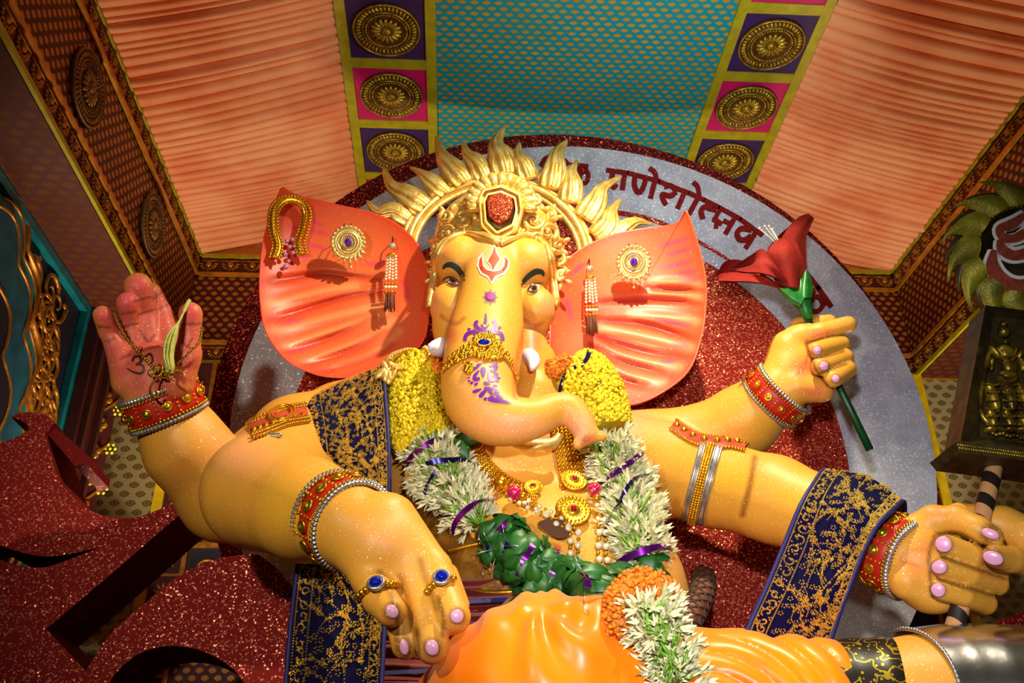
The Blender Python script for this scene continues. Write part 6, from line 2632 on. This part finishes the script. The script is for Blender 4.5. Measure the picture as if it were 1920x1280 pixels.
# golden collar roll under the trunk
m = MB()
cp = spline([(930, 812), (965, 826), (1000, 836), (1035, 832), (1050, 815)], 24)
m.tube([P(x, y, 4.36) for x, y in cp], np.interp(np.linspace(0, 1, len(cp)), [0, 0.5, 1], [0.02, 0.045, 0.02]), 12)
m.build('gold_collar', gold, nk)
# chain of pearls
pk = empty('pearl_necklace', neck_hit(1040, 1000, 0.02)[0], 'pearl strings with magenta beads hanging between the two tuberose strands', 'necklace')
mgb = simple('magenta_bead', (196, 8, 96), 0.25, 0.1)
for x, y, r_, mt, nm in ((968, 942, 15, mgb, 'magenta_bead'), (1108, 936, 13, mgb, 'magenta_bead'), (912, 908, 10, mgb, 'magenta_bead'), (944, 924, 12, jgold, 'gold_bead'), (982, 948, 8, jgold, 'gold_bead'), (1112, 952, 8, jgold, 'gold_bead')):
    c, n = neck_hit(x, y, 0.06)
    m = MB()
    m.ball(c, r_*fwd(c)/FPX, None, 16, 11)
    if nm == 'magenta_bead':
        m2 = MB()
        Mx = frame(c, (0.6, -0.4, 0.5), UP)
        for k in range(4):
            a = k*PI/4
            rr_ = r_*fwd(c)/FPX*1.01
            m2.tube([Mx @ Vector((rr_*math.sin(q)*math.cos(a), rr_*math.sin(q)*math.sin(a), rr_*math.cos(q))) for q in np.linspace(0, 2*PI, 24, endpoint=False)], 0.002, 4, closed=True)
        b_ = m.build(nm, mt, pk)
        m2.build('gold_lines', jgold, b_)
    else:
        m.build(nm, mt, pk)
for path, stp in (([(992, 952), (1025, 968), (1050, 982), (1066, 1010), (1066, 1040), (1070, 1066)], 11), ([(985, 956), (1020, 975), (1045, 995), (1078, 1002), (1080, 1035), (1082, 1064)], 11), ([(1114, 960), (1116, 985), (1118, 1015), (1116, 1045), (1122, 1066)], 12), ([(1124, 960), (1128, 990), (1130, 1020), (1130, 1045), (1136, 1068)], 12), ([(960, 948), (995, 966), (1030, 980)], 9)):
    pts_ = resample(spline(path, 40), stp)
    for i, (x, y) in enumerate(pts_):
        c, n = neck_hit(x, y, 0.045)
        rp = (5.6 if i % 2 == 0 else 3.6)*(1.15 if y > 990 else 0.85)
        m = MB()
        m.ball(c, rp*fwd(c)/FPX, None, 9, 6)
        m.build('pearl' if i % 2 == 0 else 'gold_bead', pearl if i % 2 == 0 else jgold, pk)
# brown leaf and waist sash
lf = Mt('dry_leaf', lin((96, 62, 40)), 0.5)
m = MB()
decal(m, BB, [spline([(1010, 990), (1035, 984), (1062, 992), (1062, 1015), (1040, 1018), (1012, 1000)], 24, True)], 5, 0.05)
o = m.build('dried_petal', lf.m, None)
props(o, 'crumpled brown dried petal between the pearls and the leaf garland', 'petal')
bs = Mt('bronze_satin', lin((150, 98, 22)), 0.38, 0.35)
bs.set('Base Color', bs.mix(bs.noise(5, 4).step(0.3, 0.7), lin((112, 66, 14)), lin((176, 124, 34))))
bs.bump(bs.noise(9, 3), 0.5, 0.04)
m = MB()
decal(m, BB, [spline([(770, 900), (800, 930), (850, 985), (900, 1020), (960, 1080), (1010, 1140), (1000, 1180), (930, 1190), (860, 1160), (800, 1100), (740, 1000)], 60, True)], 9, 0.02, 3.9)
ws = empty('sash', P(900, 1080, 4.4), 'bronze satin sash on the belly between the resting hand and the leaf garland', 'sash')
lab = list(range(m.n))


def root(i):
    while lab[i] != i:
        lab[i] = lab[lab[i]]
        i = lab[i]
    return i


for f in m.f:
    for i in f[1:]:
        lab[root(i)] = root(f[0])
cnt_ = {}
for f in m.f:
    cnt_[root(f[0])] = cnt_.get(root(f[0]), 0)+1
big = max(cnt_, key=cnt_.get)
m.f = [f for f in m.f if root(f[0]) == big]
used = {i for f in m.f for i in f}
Vs = np.concatenate(m.v)
remap = {i: k for k, i in enumerate(sorted(used))}
m2 = MB()
m2.add(Vs[sorted(used)], [tuple(remap[i] for i in f) for f in m.f])
sash = m2.build('satin', bs.m, ws)
m = MB()
for q in ([(846, 1040), (880, 1030), (925, 1020)], [(860, 1108), (905, 1112), (950, 1112), (985, 1108)], [(850, 1120), (905, 1124), (950, 1124), (990, 1120)]):
    m = MB()
    m.tube(surf_path(spline(q, 24), 0.03, BB, 4.3, 3.9), 0.012, 7)
    m.build('braid', jgold, ws)
# netted band round the waist on the far side
nb_ = empty('waist_band', hit(BB, 1305, 1130, 4.6)[0], 'brown netted band round the waist next to the pendant of tuberoses', 'belt')
band_m = simple('band_brown', (122, 72, 48), 0.5, 0, 0.2)
m = MB()
c = spline([(1318, 1080, 4.62), (1318, 1105, 4.5), (1308, 1132, 4.4), (1292, 1160, 4.32), (1270, 1180, 4.28)], 24)
Q = np.array([P(*q) for q in c])
m.tube(Q, 22*PS(1310, 1120, 4.5), 14)
m.build('band', band_m, nb_)
m = MB()
for k in range(6):
    for s in (-1, 1):
        pts_ = []
        for i in np.linspace(0, len(Q)-1.01, 40):
            a = int(i)
            p = Q[a]*(1-i+a)+Q[a+1]*(i-a)
            T = Q[a+1]-Q[a]
            T /= np.linalg.norm(T)
            e = np.cross(T, (0, 1, 0)); e /= np.linalg.norm(e)
            f2 = np.cross(T, e)
            b = k*PI/3+s*i*0.42
            pts_.append(p+(e*math.cos(b)+f2*math.sin(b))*22.4*PS(1310, 1120, 4.5))
        m.tube(pts_, 0.006, 5)
m.build('net', simple('net_dark', (60, 34, 22), 0.6), nb_)
# gold crescent at the neck
cr = empty('gold_crescent', hit(BE, 770, 675, 4.8)[0], 'small gold crescent collar piece between the coral ear and the yellow garland', 'ornament')
c = spline([(794, 652), (803, 662), (799, 676), (778, 689), (752, 692), (732, 686), (730, 674), (742, 664), (764, 656), (780, 656)], 40)
m = MB()
m.tube([P(x, y, 4.52) for x, y in c], np.interp(np.linspace(0, 1, len(c)), [0, 0.25, 0.6, 1], [0.022, 0.030, 0.026, 0.010]), 10)
m.build('crescent', gold, cr)
m = MB()
for x, y in resample(c[:34], 6):
    m.ball(P(x, y, 4.485), 0.008, None, 6, 4)
m.build('bead_row', jgold, cr)
m = MB()
for i, (x, y) in enumerate(((724, 690), (722, 702), (730, 706), (738, 700), (716, 698))):
    m.ball(P(x, y, 4.5), (0.022, 0.015, 0.05), Matrix.Rotation(-0.5+0.3*i, 4, 'Y'), 8, 6)
m.build('leaf_end', gold, cr)
# ================================================================== flower held in the upper fist
rose_red = Mt('hibiscus_red', lin((150, 26, 18)), 0.75, 0, 0.15)
rose_red.set('Base Color', rose_red.mix(rose_red.noise(6, 3).step(0.3, 0.7), lin((116, 24, 18)), lin((146, 36, 28))))
rose_red.bump(rose_red.noise(12, 4), 0.25, 0.03)
rose_red = rose_red.m
leafy = simple('calyx_green', (22, 110, 34), 0.4, 0, 0.4, 10)
stem_g = simple('stem_dark_green', (8, 62, 26), 0.4, 0, 0.2)
YFl = 4.42
fl = empty('red_flower', P(1515, 580, YFl), 'large red paper hibiscus on a green stem held in the upper fist', 'flower')
m = MB()
m.tube([P(1498, 552, YFl), P(1516, 602, YFl), P(1572, 722, YFl+0.0), P(1631, 843, YFl)], 7.2*PS(1560, 700, YFl), 10)
m.build('stem', stem_g, fl)


def petal(rows, name='petal'):
    """rows of (left px, right px, depth, cup)"""
    L_ = spline([(a[0], a[1], b[0], b[1], Y, c) for a, b, Y, c in rows], 20)
    G = []
    for x0, y0, x1, y1, Y, c in L_:
        G.append([P(x0+(x1-x0)*f, y0+(y1-y0)*f, Y+c*math.sin(PI*f)+0.006*math.sin(9*f)) for f in np.linspace(0, 1, 11)])
    G = np.array(G)
    m = MB()
    m.grid(G)
    m.grid(G+np.array((0, 0.012, 0)), flip=True)
    return m.build(name, rose_red, fl)


petal([((1476, 545), (1496, 556), YFl+0.02, -0.05), ((1430, 512), (1452, 536), YFl-0.03, -0.07), ((1390, 488), (1408, 528), YFl-0.08, 0.05), ((1360, 490), (1372, 527), YFl-0.12, 0.06), ((1345, 510), (1348, 526), YFl-0.14, 0.02)])
petal([((1470, 522), (1494, 548), YFl-0.06, -0.05), ((1434, 468), (1466, 525), YFl-0.14, -0.05), ((1408, 478), (1430, 512), YFl-0.22, 0.05), ((1380, 497), (1398, 510), YFl-0.26, 0.03), ((1372, 503), (1374, 506), YFl-0.26, 0.0)])
petal([((1456, 530), (1514, 545), YFl-0.05, -0.08), ((1440, 484), (1512, 508), YFl-0.10, -0.07), ((1444, 462), (1502, 478), YFl-0.12, -0.05), ((1462, 446), (1494, 456), YFl-0.12, 0.0)])
petal([((1490, 535), (1516, 545), YFl, -0.05), ((1462, 468), (1512, 482), YFl+0.02, -0.06), ((1474, 432), (1512, 446), YFl+0.04, -0.04), ((1496, 408), (1520, 424), YFl+0.07, -0.01), ((1516, 400), (1527, 409), YFl+0.08, 0)])
petal([((1476, 525), (1500, 535), YFl+0.06, 0.05), ((1440, 476), (1490, 476), YFl+0.12, 0.06), ((1454, 448), (1494, 438), YFl+0.14, 0.05), ((1484, 420), (1508, 415), YFl+0.16, 0.0)])
for k, (bx, by, tx, ty) in enumerate(((1508, 562, 1470, 528), (1506, 560, 1486, 520), (1508, 558, 1500, 512), (1510, 558, 1512, 505), (1505, 565, 1462, 540))):
    m = MB()
    rows = []
    for f, w in ((0, 12), (0.35, 14), (0.7, 10), (1, 1)):
        cx, cy = bx+(tx-bx)*f, by+(ty-by)*f
        dx, dy = -(ty-by), (tx-bx)
        l = math.hypot(dx, dy)
        rows.append([P(cx+dx/l*w*s, cy+dy/l*w*s, YFl-0.05-0.04*math.cos(s*1.4)-0.012*k) for s in (-1, -0.5, 0, 0.5, 1)])
    m.grid(rows)
    m.build('sepal', leafy, fl)
m = MB()
m.tube([P(1484, 528, YFl), P(1500, 556, YFl), P(1510, 578, YFl), P(1517, 600, YFl)], [30*0.0029, 22*0.0029, 13*0.0029, 8*0.0029], 14)
m.build('calyx', leafy, fl)
for tx, ty in ((1424, 428), (1434, 424), (1442, 424), (1448, 430)):
    m = MB()
    m.tube([P(1466, 468, YFl-0.05), P((1466+tx)/2+2, (468+ty)/2, YFl-0.05), P(tx, ty, YFl-0.05)], 0.0025, 5)
    m.ball(P(tx, ty, YFl-0.05), 0.008, None, 7, 5)
    m.build('stamen', pearl, fl)

# ================================================================== chain and tassel on the raised palm
ch = empty('gold_chain', P(295, 690, 3.98), 'thin gold chain looped from the little finger to the thumb of the raised palm', 'chain')
dull = simple('chain_gold', (150, 116, 30), 0.35, 0.85, 0.2, 60)
p_ = spline([(213, 588, 3.95), (228, 622, 3.95), (250, 650, 3.97), (275, 676, 4.0), (292, 695, 4.0), (315, 696, 3.98), (335, 680, 3.94), (355, 660, 3.92), (374, 640, 3.93), (379, 615, 3.96)], 120)
m = MB()
k = 0
for q in resample(np.array([P(*q) for q in p_]), 0.014):
    m.ball(q, (0.009, 0.006, 0.007) if k % 2 else (0.006, 0.006, 0.009), None, 6, 4)
    k += 1
m.build('links', dull, ch)
m = MB()
for c, s in (((286, 697), 1), ((296, 690), -1), ((308, 700), 1)):
    t = np.linspace(0, 1, 20)
    m.tube([P(c[0]+9*(1-0.7*q)*math.cos(s*q*7+1), c[1]+9*(1-0.7*q)*math.sin(s*q*7+1), 3.99) for q in t], 0.006, 6)
m.tube([P(x, y, 3.99) for x, y in spline([(300, 702), (284, 722), (282, 738), (292, 745), (297, 736)], 16)], 0.006, 6)
m.build('filigree_drop', dull, ch)
ts = empty('yellow_tassel', P(322, 690, 3.93), 'pale yellow-green thread tassel hanging beside the thumb of the raised palm', 'tassel')
tm = simple('tassel_thread', (196, 196, 96), 0.7, 0, 0.2, 40)
m = MB()
r = np.random.default_rng(5)
for k in range(70):
    o = r.uniform(-1, 1)
    dz = r.uniform(-0.03, 0.03)
    path = [(348, 578, 3.90), (337, 600, 3.89+dz*0.5), (322+9*o, 630, 3.89+dz), (316+9*o, 665, 3.90+dz), (320+7*o, 694+r.uniform(-6, 6), 3.91+dz)]
    m.tube([P(*q) for q in spline(path, 16)], 0.0042, 5)
m.build('threads', tm, ts)
m = MB()
m.tube([P(355, 563, 3.93), P(350, 572, 3.91), P(345, 584, 3.90)], 0.010, 7)
m.build('knot_cord', tm, ts)
m = MB()
m.tube([P(323+16*math.cos(a)*(1-0.05*a)+6, 703-9*math.sin(a), 3.92) for a in np.linspace(-0.5, 4.6, 26)], 0.006, 6)
m.build('gold_hook', jgold, ts)

# ================================================================== staff with sun disc and relief
ant = Mt('antique_gold', lin((150, 122, 30)), 0.36, 0.75)
ant.set('Base Color', ant.mix(ant.noise(10, 4).step(0.35, 0.68), lin((70, 52, 12)), lin((186, 156, 44))))
ant.bump(ant.noise(60, 3), 0.35, 0.008)
ant = ant.m
antd = simple('antique_dark', (66, 54, 26), 0.45, 0.5, 0.4, 18)
YK = 3.68
kh = empty('ceremonial_staff', P(1800, 1170, YK), 'ceremonial staff with a leaf-rimmed sun disc and gold figure relief held by the lower fist', 'staff')
pole = Mt('striped_pole', lin((40, 30, 24)), 0.5)
sp = pole.new('SeparateXYZ')
pole.nt.links.new(pole.obj(), sp.inputs[0])
zz_ = (X(pole.nt, sp.outputs[2])*7.0+X(pole.nt, sp.outputs[0])*7.0).fract().gt(0.5)
pole.set('Base Color', pole.mix(zz_, lin((34, 26, 22)), lin((206, 150, 96))))
A_, B__ = P(1872, 845, YK+0.02), P(1783, 1205, YK+0.02)
m = MB()
m.tube([A_, A_*0.5+B__*0.5, B__], 17*PS(1840, 1000, YK), 14)
m.build('pole', pole.m, kh)
# relief case: a tilted box frame with a sloping inner rim
def ring_case(mb, outer, inner, Yo, Yi):
    o, i = [np.array([P(x, y, Yy) for x, y in L]) for L, Yy in ((outer, Yo), (inner, Yi))]
    k = len(o)
    mb.grid(np.array([o, i]), closed_v=True)
    mb.grid(np.array([o, o+np.array((0, 0.16, 0))]), closed_v=True)


out_ = [(1848, 572), (1990, 590), (1968, 852), (1800, 832)]
inn_ = [(1862, 592), (1975, 606), (1950, 835), (1836, 818)]
m = MB()
ring_case(m, out_, inn_, YK-0.03, YK+0.05)
m.add([P(x, y, YK+0.05) for x, y in inn_], [(0, 1, 2, 3)])
m.build('relief_case', antd, kh, smooth=False)
m = MB()
slab(m, [[(1787, 832), (1800, 826), (1985, 850), (1990, 874), (1925, 864), (1800, 848)]], YK-0.10, 0.22)
fp = m.build('foot_plate', antd, kh, smooth=False)
m = MB()
for x, y in resample([(1797, 834), (1985, 858)], 4.5):
    for dy in (0, 6):
        m.ball(P(x+dy*0.4, y+dy, YK-0.10), 0.006, None, 5, 4)
m.build('beading', ant, fp)
rel = MB()
rel.tube([P(x, y, YK+0.03) for x, y in spline([(1856, 655), (1846, 700), (1838, 745), (1842, 778), (1862, 797), (1895, 806), (1925, 806), (1948, 790), (1958, 760)], 50)], 0.011, 7)
rel.build('arched_rim', ant, kh)
for fx, sc, nm in ((1893, 1.0, 'relief_figure'), (1948, 0.9, 'relief_figure')):
    m = MB()
    Yr = YK+0.02
    s = 0.0021*sc

    def eb(dx, dy, ax_, ay_, az_=14, rot=0):
        m.ball(P(fx+dx*sc, 690+dy, Yr), (ax_*s, az_*s, ay_*s), Matrix.Rotation(rot, 4, 'Y'), 12, 8)
    eb(-12, -68, 13, 14, 14)
    eb(-12, -82, 9, 9, 10)
    eb(-8, -48, 8, 8, 10)
    eb(-6, -28, 22, 22, 16, 0.2)
    eb(-2, -2, 16, 20, 14)
    eb(-4, 16, 24, 16, 16)
    for sx in (-1, 1):
        eb(-4+sx*24, -30, 7, 18, 10, sx*0.5)
        eb(-4+sx*30, -6, 6, 18, 9, -sx*0.3)
        eb(-16+sx*2+sx*14, 55, 13, 36, 15, sx*0.06)
        eb(-18+sx*15, 96, 11, 24, 13)
        eb(-18+sx*18, 116, 14, 6, 14)
    for yb in range(28, 112, 15):
        for sx in (-1, 1):
            w = 14-yb*0.025
            m.tube([P(fx+(-16+sx*16+w*math.cos(a))*sc, 690+yb+4*math.sin(a), Yr-0.036) for a in np.linspace(0.2, PI-0.2, 9)], 0.0045, 5)
    m.tube([P(fx+x*sc, 690+y, Yr-0.04) for x, y in spline([(-22, -38), (-8, -22), (8, -24), (14, -38)], 16)], 0.005, 5)
    m.tube([P(fx+x*sc, 690+y, Yr-0.04) for x, y in spline([(-20, 10), (-4, 18), (14, 10)], 12)], 0.006, 5)
    m.build(nm, ant, kh)
m = MB()
for k in range(14):
    m.ball(P(1862+k*6.5, 812+2*math.sin(k*1.7)+k*0.9, YK+0.02), (0.012, 0.012, 0.008), None, 6, 4)
m.build('relief_base', ant, kh)
# sun disc
sc_ = P(1912, 470, YK+0.02)
Rd = 88*PS(1912, 470, YK)
nd = np.array((-0.12, -1, -0.45))
M = frame(sc_, nd, UP)
m = MB()
m.lathe([(0, 0.0), (Rd*0.84, 0.0), (Rd*0.86, 0.02), (Rd*0.98, 0.03), (Rd, 0.02), (Rd, -0.05), (0, -0.05)], 48, M)
sd = m.build('sun_disc', antd, kh)
m = MB()
for k in range(72):
    a = 2*PI*k/72
    m.ball(M @ Vector((Rd*0.93*math.cos(a), Rd*0.93*math.sin(a), 0.028)), (Rd*0.05, Rd*0.028, 0.012), M @ Matrix.Rotation(a, 4, 'Z'), 6, 4)
m.build('rope_rim', ant, sd)
lime_leaf = Mt('leaf_gold_green', lin((134, 128, 26)), 0.5, 0.35)
lime_leaf.set('Base Color', lime_leaf.mix(lime_leaf.noise(8, 3).step(0.3, 0.7), lin((96, 92, 16)), lin((160, 152, 36))))
lime_leaf.bump(lime_leaf.noise(90, 2), 0.5, 0.008)
for row, (dn, off, col) in enumerate(((0, 0.0, lime_leaf.m), (-0.035, 0.24, antd))):
    for k in range(13):
        a = 2*PI*k/13+0.16+off
        G = []
        for t in np.linspace(0, 1, 12):
            ra_ = Rd*(0.93+0.78*t*(0.85 if row else 1))
            aa = a+0.50*t*t
            w = Rd*0.30*(1-t)**0.75*(1+0.7*math.sin(PI*min(1, t*1.3))*0.6)
            tx, ty = -math.sin(aa), math.cos(aa)
            G.append([M @ Vector((ra_*math.cos(aa)+tx*w*s, ra_*math.sin(aa)+ty*w*s, dn+0.02+0.05*(1-s*s)*(1-t)+0.02*t)) for s in np.linspace(-1, 1, 7)])
        G = np.array([[tuple(v) for v in r_] for r_ in G])
        m = MB()
        m.grid(G, flip=True)
        m.grid(G+np.array(nd)/np.linalg.norm(nd)*-0.02)
        m.build('leaf', col, kh)
# the white-edged red sign on the disc
wl_ = simple('sign_white', (216, 214, 206), 0.5)
rl_ = simple('sign_red', (134, 52, 28), 0.6, 0, 0.3, 40)
for lift, dw, mt, nm in ((-0.035, 13, wl_, 'sign_outline'), (-0.052, 0, rl_, 'sign_face')):
    m = MB()
    for pts, w in (([(1922, 402), (1898, 420), (1876, 428), (1882, 444), (1902, 446), (1926, 436), (1960, 430)], [10, 20, 14, 14, 16, 18, 12]), ([(1876, 448), (1880, 466), (1900, 478), (1926, 474), (1960, 466)], [10, 18, 18, 20, 14]), ([(1864, 468), (1862, 498), (1878, 524), (1906, 536), (1940, 530), (1962, 508)], [8, 24, 28, 26, 24, 14]), ([(1935, 380), (1936, 420), (1938, 480)], [14, 14, 14])):
        q = spline(pts, 40)
        ww = np.interp(np.linspace(0, 1, len(q)), np.linspace(0, 1, len(w)), w)+dw
        V_, T_ = fill2d([strokes2poly(q, ww)])
        tri = [tuple(t[::-1]) for t in T_]
        W3 = np.array([P(x, y, YK+lift+0.02) for x, y in V_])
        # lay the sign on the tilted disc
        nn = nd/np.linalg.norm(nd)
        W3 = np.array([CAM+(w_-CAM)*(((np.array(sc_)+nn*(-lift)-CAM) @ nn)/((w_-CAM) @ nn)) for w_ in W3])
        n_ = len(W3)
        m.add(np.r_[W3, W3-nn*0.012], tri+[tuple(i+n_ for i in t[::-1]) for t in tri])
    m.build(nm, mt, sd, smooth=False)

# ================================================================== red glitter om sign and its mate
om_gl = glitter('om_glitter', (138, 28, 26), (255, 150, 120), 118, 0.30, 1.1, 0.35)
om_side = glitter('om_side', (112, 20, 20), (200, 60, 50), 110, 0.10, 1.2, 0.4)


def o2c(pts):
    return [(x/2.37, 740+y/2.37) for x, y in pts]


outer = spline(o2c([(50, 100), (75, 84), (130, 78), (190, 85), (225, 102)]), 20).tolist()+o2c([(245, 125), (222, 150), (202, 175)])+spline(o2c([(203, 185), (218, 240), (260, 370), (320, 450), (400, 512), (490, 543), (600, 545), (700, 512)]), 40).tolist()+o2c([(775, 480), (810, 522)])+o2c([(500, 790), (205, 1040)])+o2c([(300, 1140), (383, 1228)])+spline(o2c([(400, 1195), (500, 1050), (640, 930), (790, 805), (950, 732), (1080, 708)]), 40).tolist()+spline(o2c([(1150, 710), (1240, 780), (1310, 880), (1330, 1000), (1320, 1200), (1300, 1380)]), 30).tolist()+spline(o2c([(1120, 1380), (1080, 1270), (1000, 1190), (880, 1132), (750, 1115), (640, 1140), (560, 1190), (490, 1270), (440, 1380)]), 40).tolist()+o2c([(100, 1500), (-400, 1500), (-420, 400)])+spline(o2c([(-200, 290), (0, 215), (90, 178), (125, 155), (118, 130), (90, 110)]), 24).tolist()
slit = spline(o2c([(-120, 610), (0, 668), (100, 700), (200, 718), (320, 705), (440, 678), (330, 722), (230, 758), (170, 768), (80, 755), (0, 732), (-100, 690)]), 60, True).tolist()
m = MB()
YO = 4.82
slab(m, [outer, slit], YO, 0.46)
om = m.build('om_sign', om_side, None, smooth=False)
props(om, 'large red glitter om sign cut from thick board, beside the raised arm', 'sign')
om.data.materials.append(om_gl)
fl_ = np.zeros(len(om.data.polygons), np.int32)
for i, p in enumerate(om.data.polygons):
    if abs(p.normal.y) > 0.9:
        fl_[i] = 1
om.data.polygons.foreach_set('material_index', fl_)
m = MB()
slab(m, [o2c([(205, 165), (232, 132), (385, 262), (378, 300), (335, 318)])], YO+0.03, 0.40)
m.build('hook_block', om_side, om, smooth=False)
m = MB()
slab(m, [[(1822, 1192), (1850, 1174), (1885, 1158), (1930, 1142), (2050, 1120), (2050, 1400), (1822, 1400)]], 4.9, 0.4)
o = m.build('glitter_sign', om_gl, None, smooth=False)
props(o, 'dark red glitter cut-out just behind the silver shin guard', 'sign')
# ================================================================== seat cloth
m = MB()
rows = []
for y in np.linspace(1085, 1330, 60):
    rows.append([P(x, y, 4.25-0.0008*(y-1085)+0.020*math.sin(y*0.19+0.6*math.sin(x*0.02))) for x in np.linspace(690, 1000, 14)])
m.grid(rows)
seat = m.build('seat_cloth', simple('seat_maroon', (112, 30, 24), 0.55, 0, 0.25, 8), None)
props(seat, 'pleated maroon seat cloth with navy bands below the resting hand', 'cloth')
for y0 in (1136, 1188, 1262):
    m = MB()
    rows = []
    for y in (y0-4, y0, y0+4):
        rows.append([P(x, y+(x-700)*-0.05, 4.215-0.0008*(y-1085)) for x in np.linspace(690, 1000, 14)])
    m.grid(rows)
    m.build('navy_band', navy_edge, seat)
m = MB()
m.tube([P(*q) for q in spline([(800, 1275, 3.75), (850, 1230, 3.9), (900, 1180, 4.0), (960, 1118, 4.12)], 20)], 0.009, 7)
o = m.build('jute_cord', simple('jute', (150, 118, 76), 0.8, 0, 0.2, 60), None)
props(o, 'thin jute cord running from the garland behind the orange knee', 'cord')
# dense beadwork is one piece each
for o in COL.objects:
    if o.type == 'MESH' and o.name.split('.')[0] in ('bead_mesh', 'gold_beads', 'granulation', 'bead_row', 'bead_ring', 'beaded_edge', 'outer_beads', 'middle_beads', 'inner_beads', 'scalloped_rim', 'links', 'beading', 'rope_rim', 'silver_drops', 'bead_bar', 'leaf_band', 'threads', 'thread_fringe'):
        o['kind'] = 'stuff'
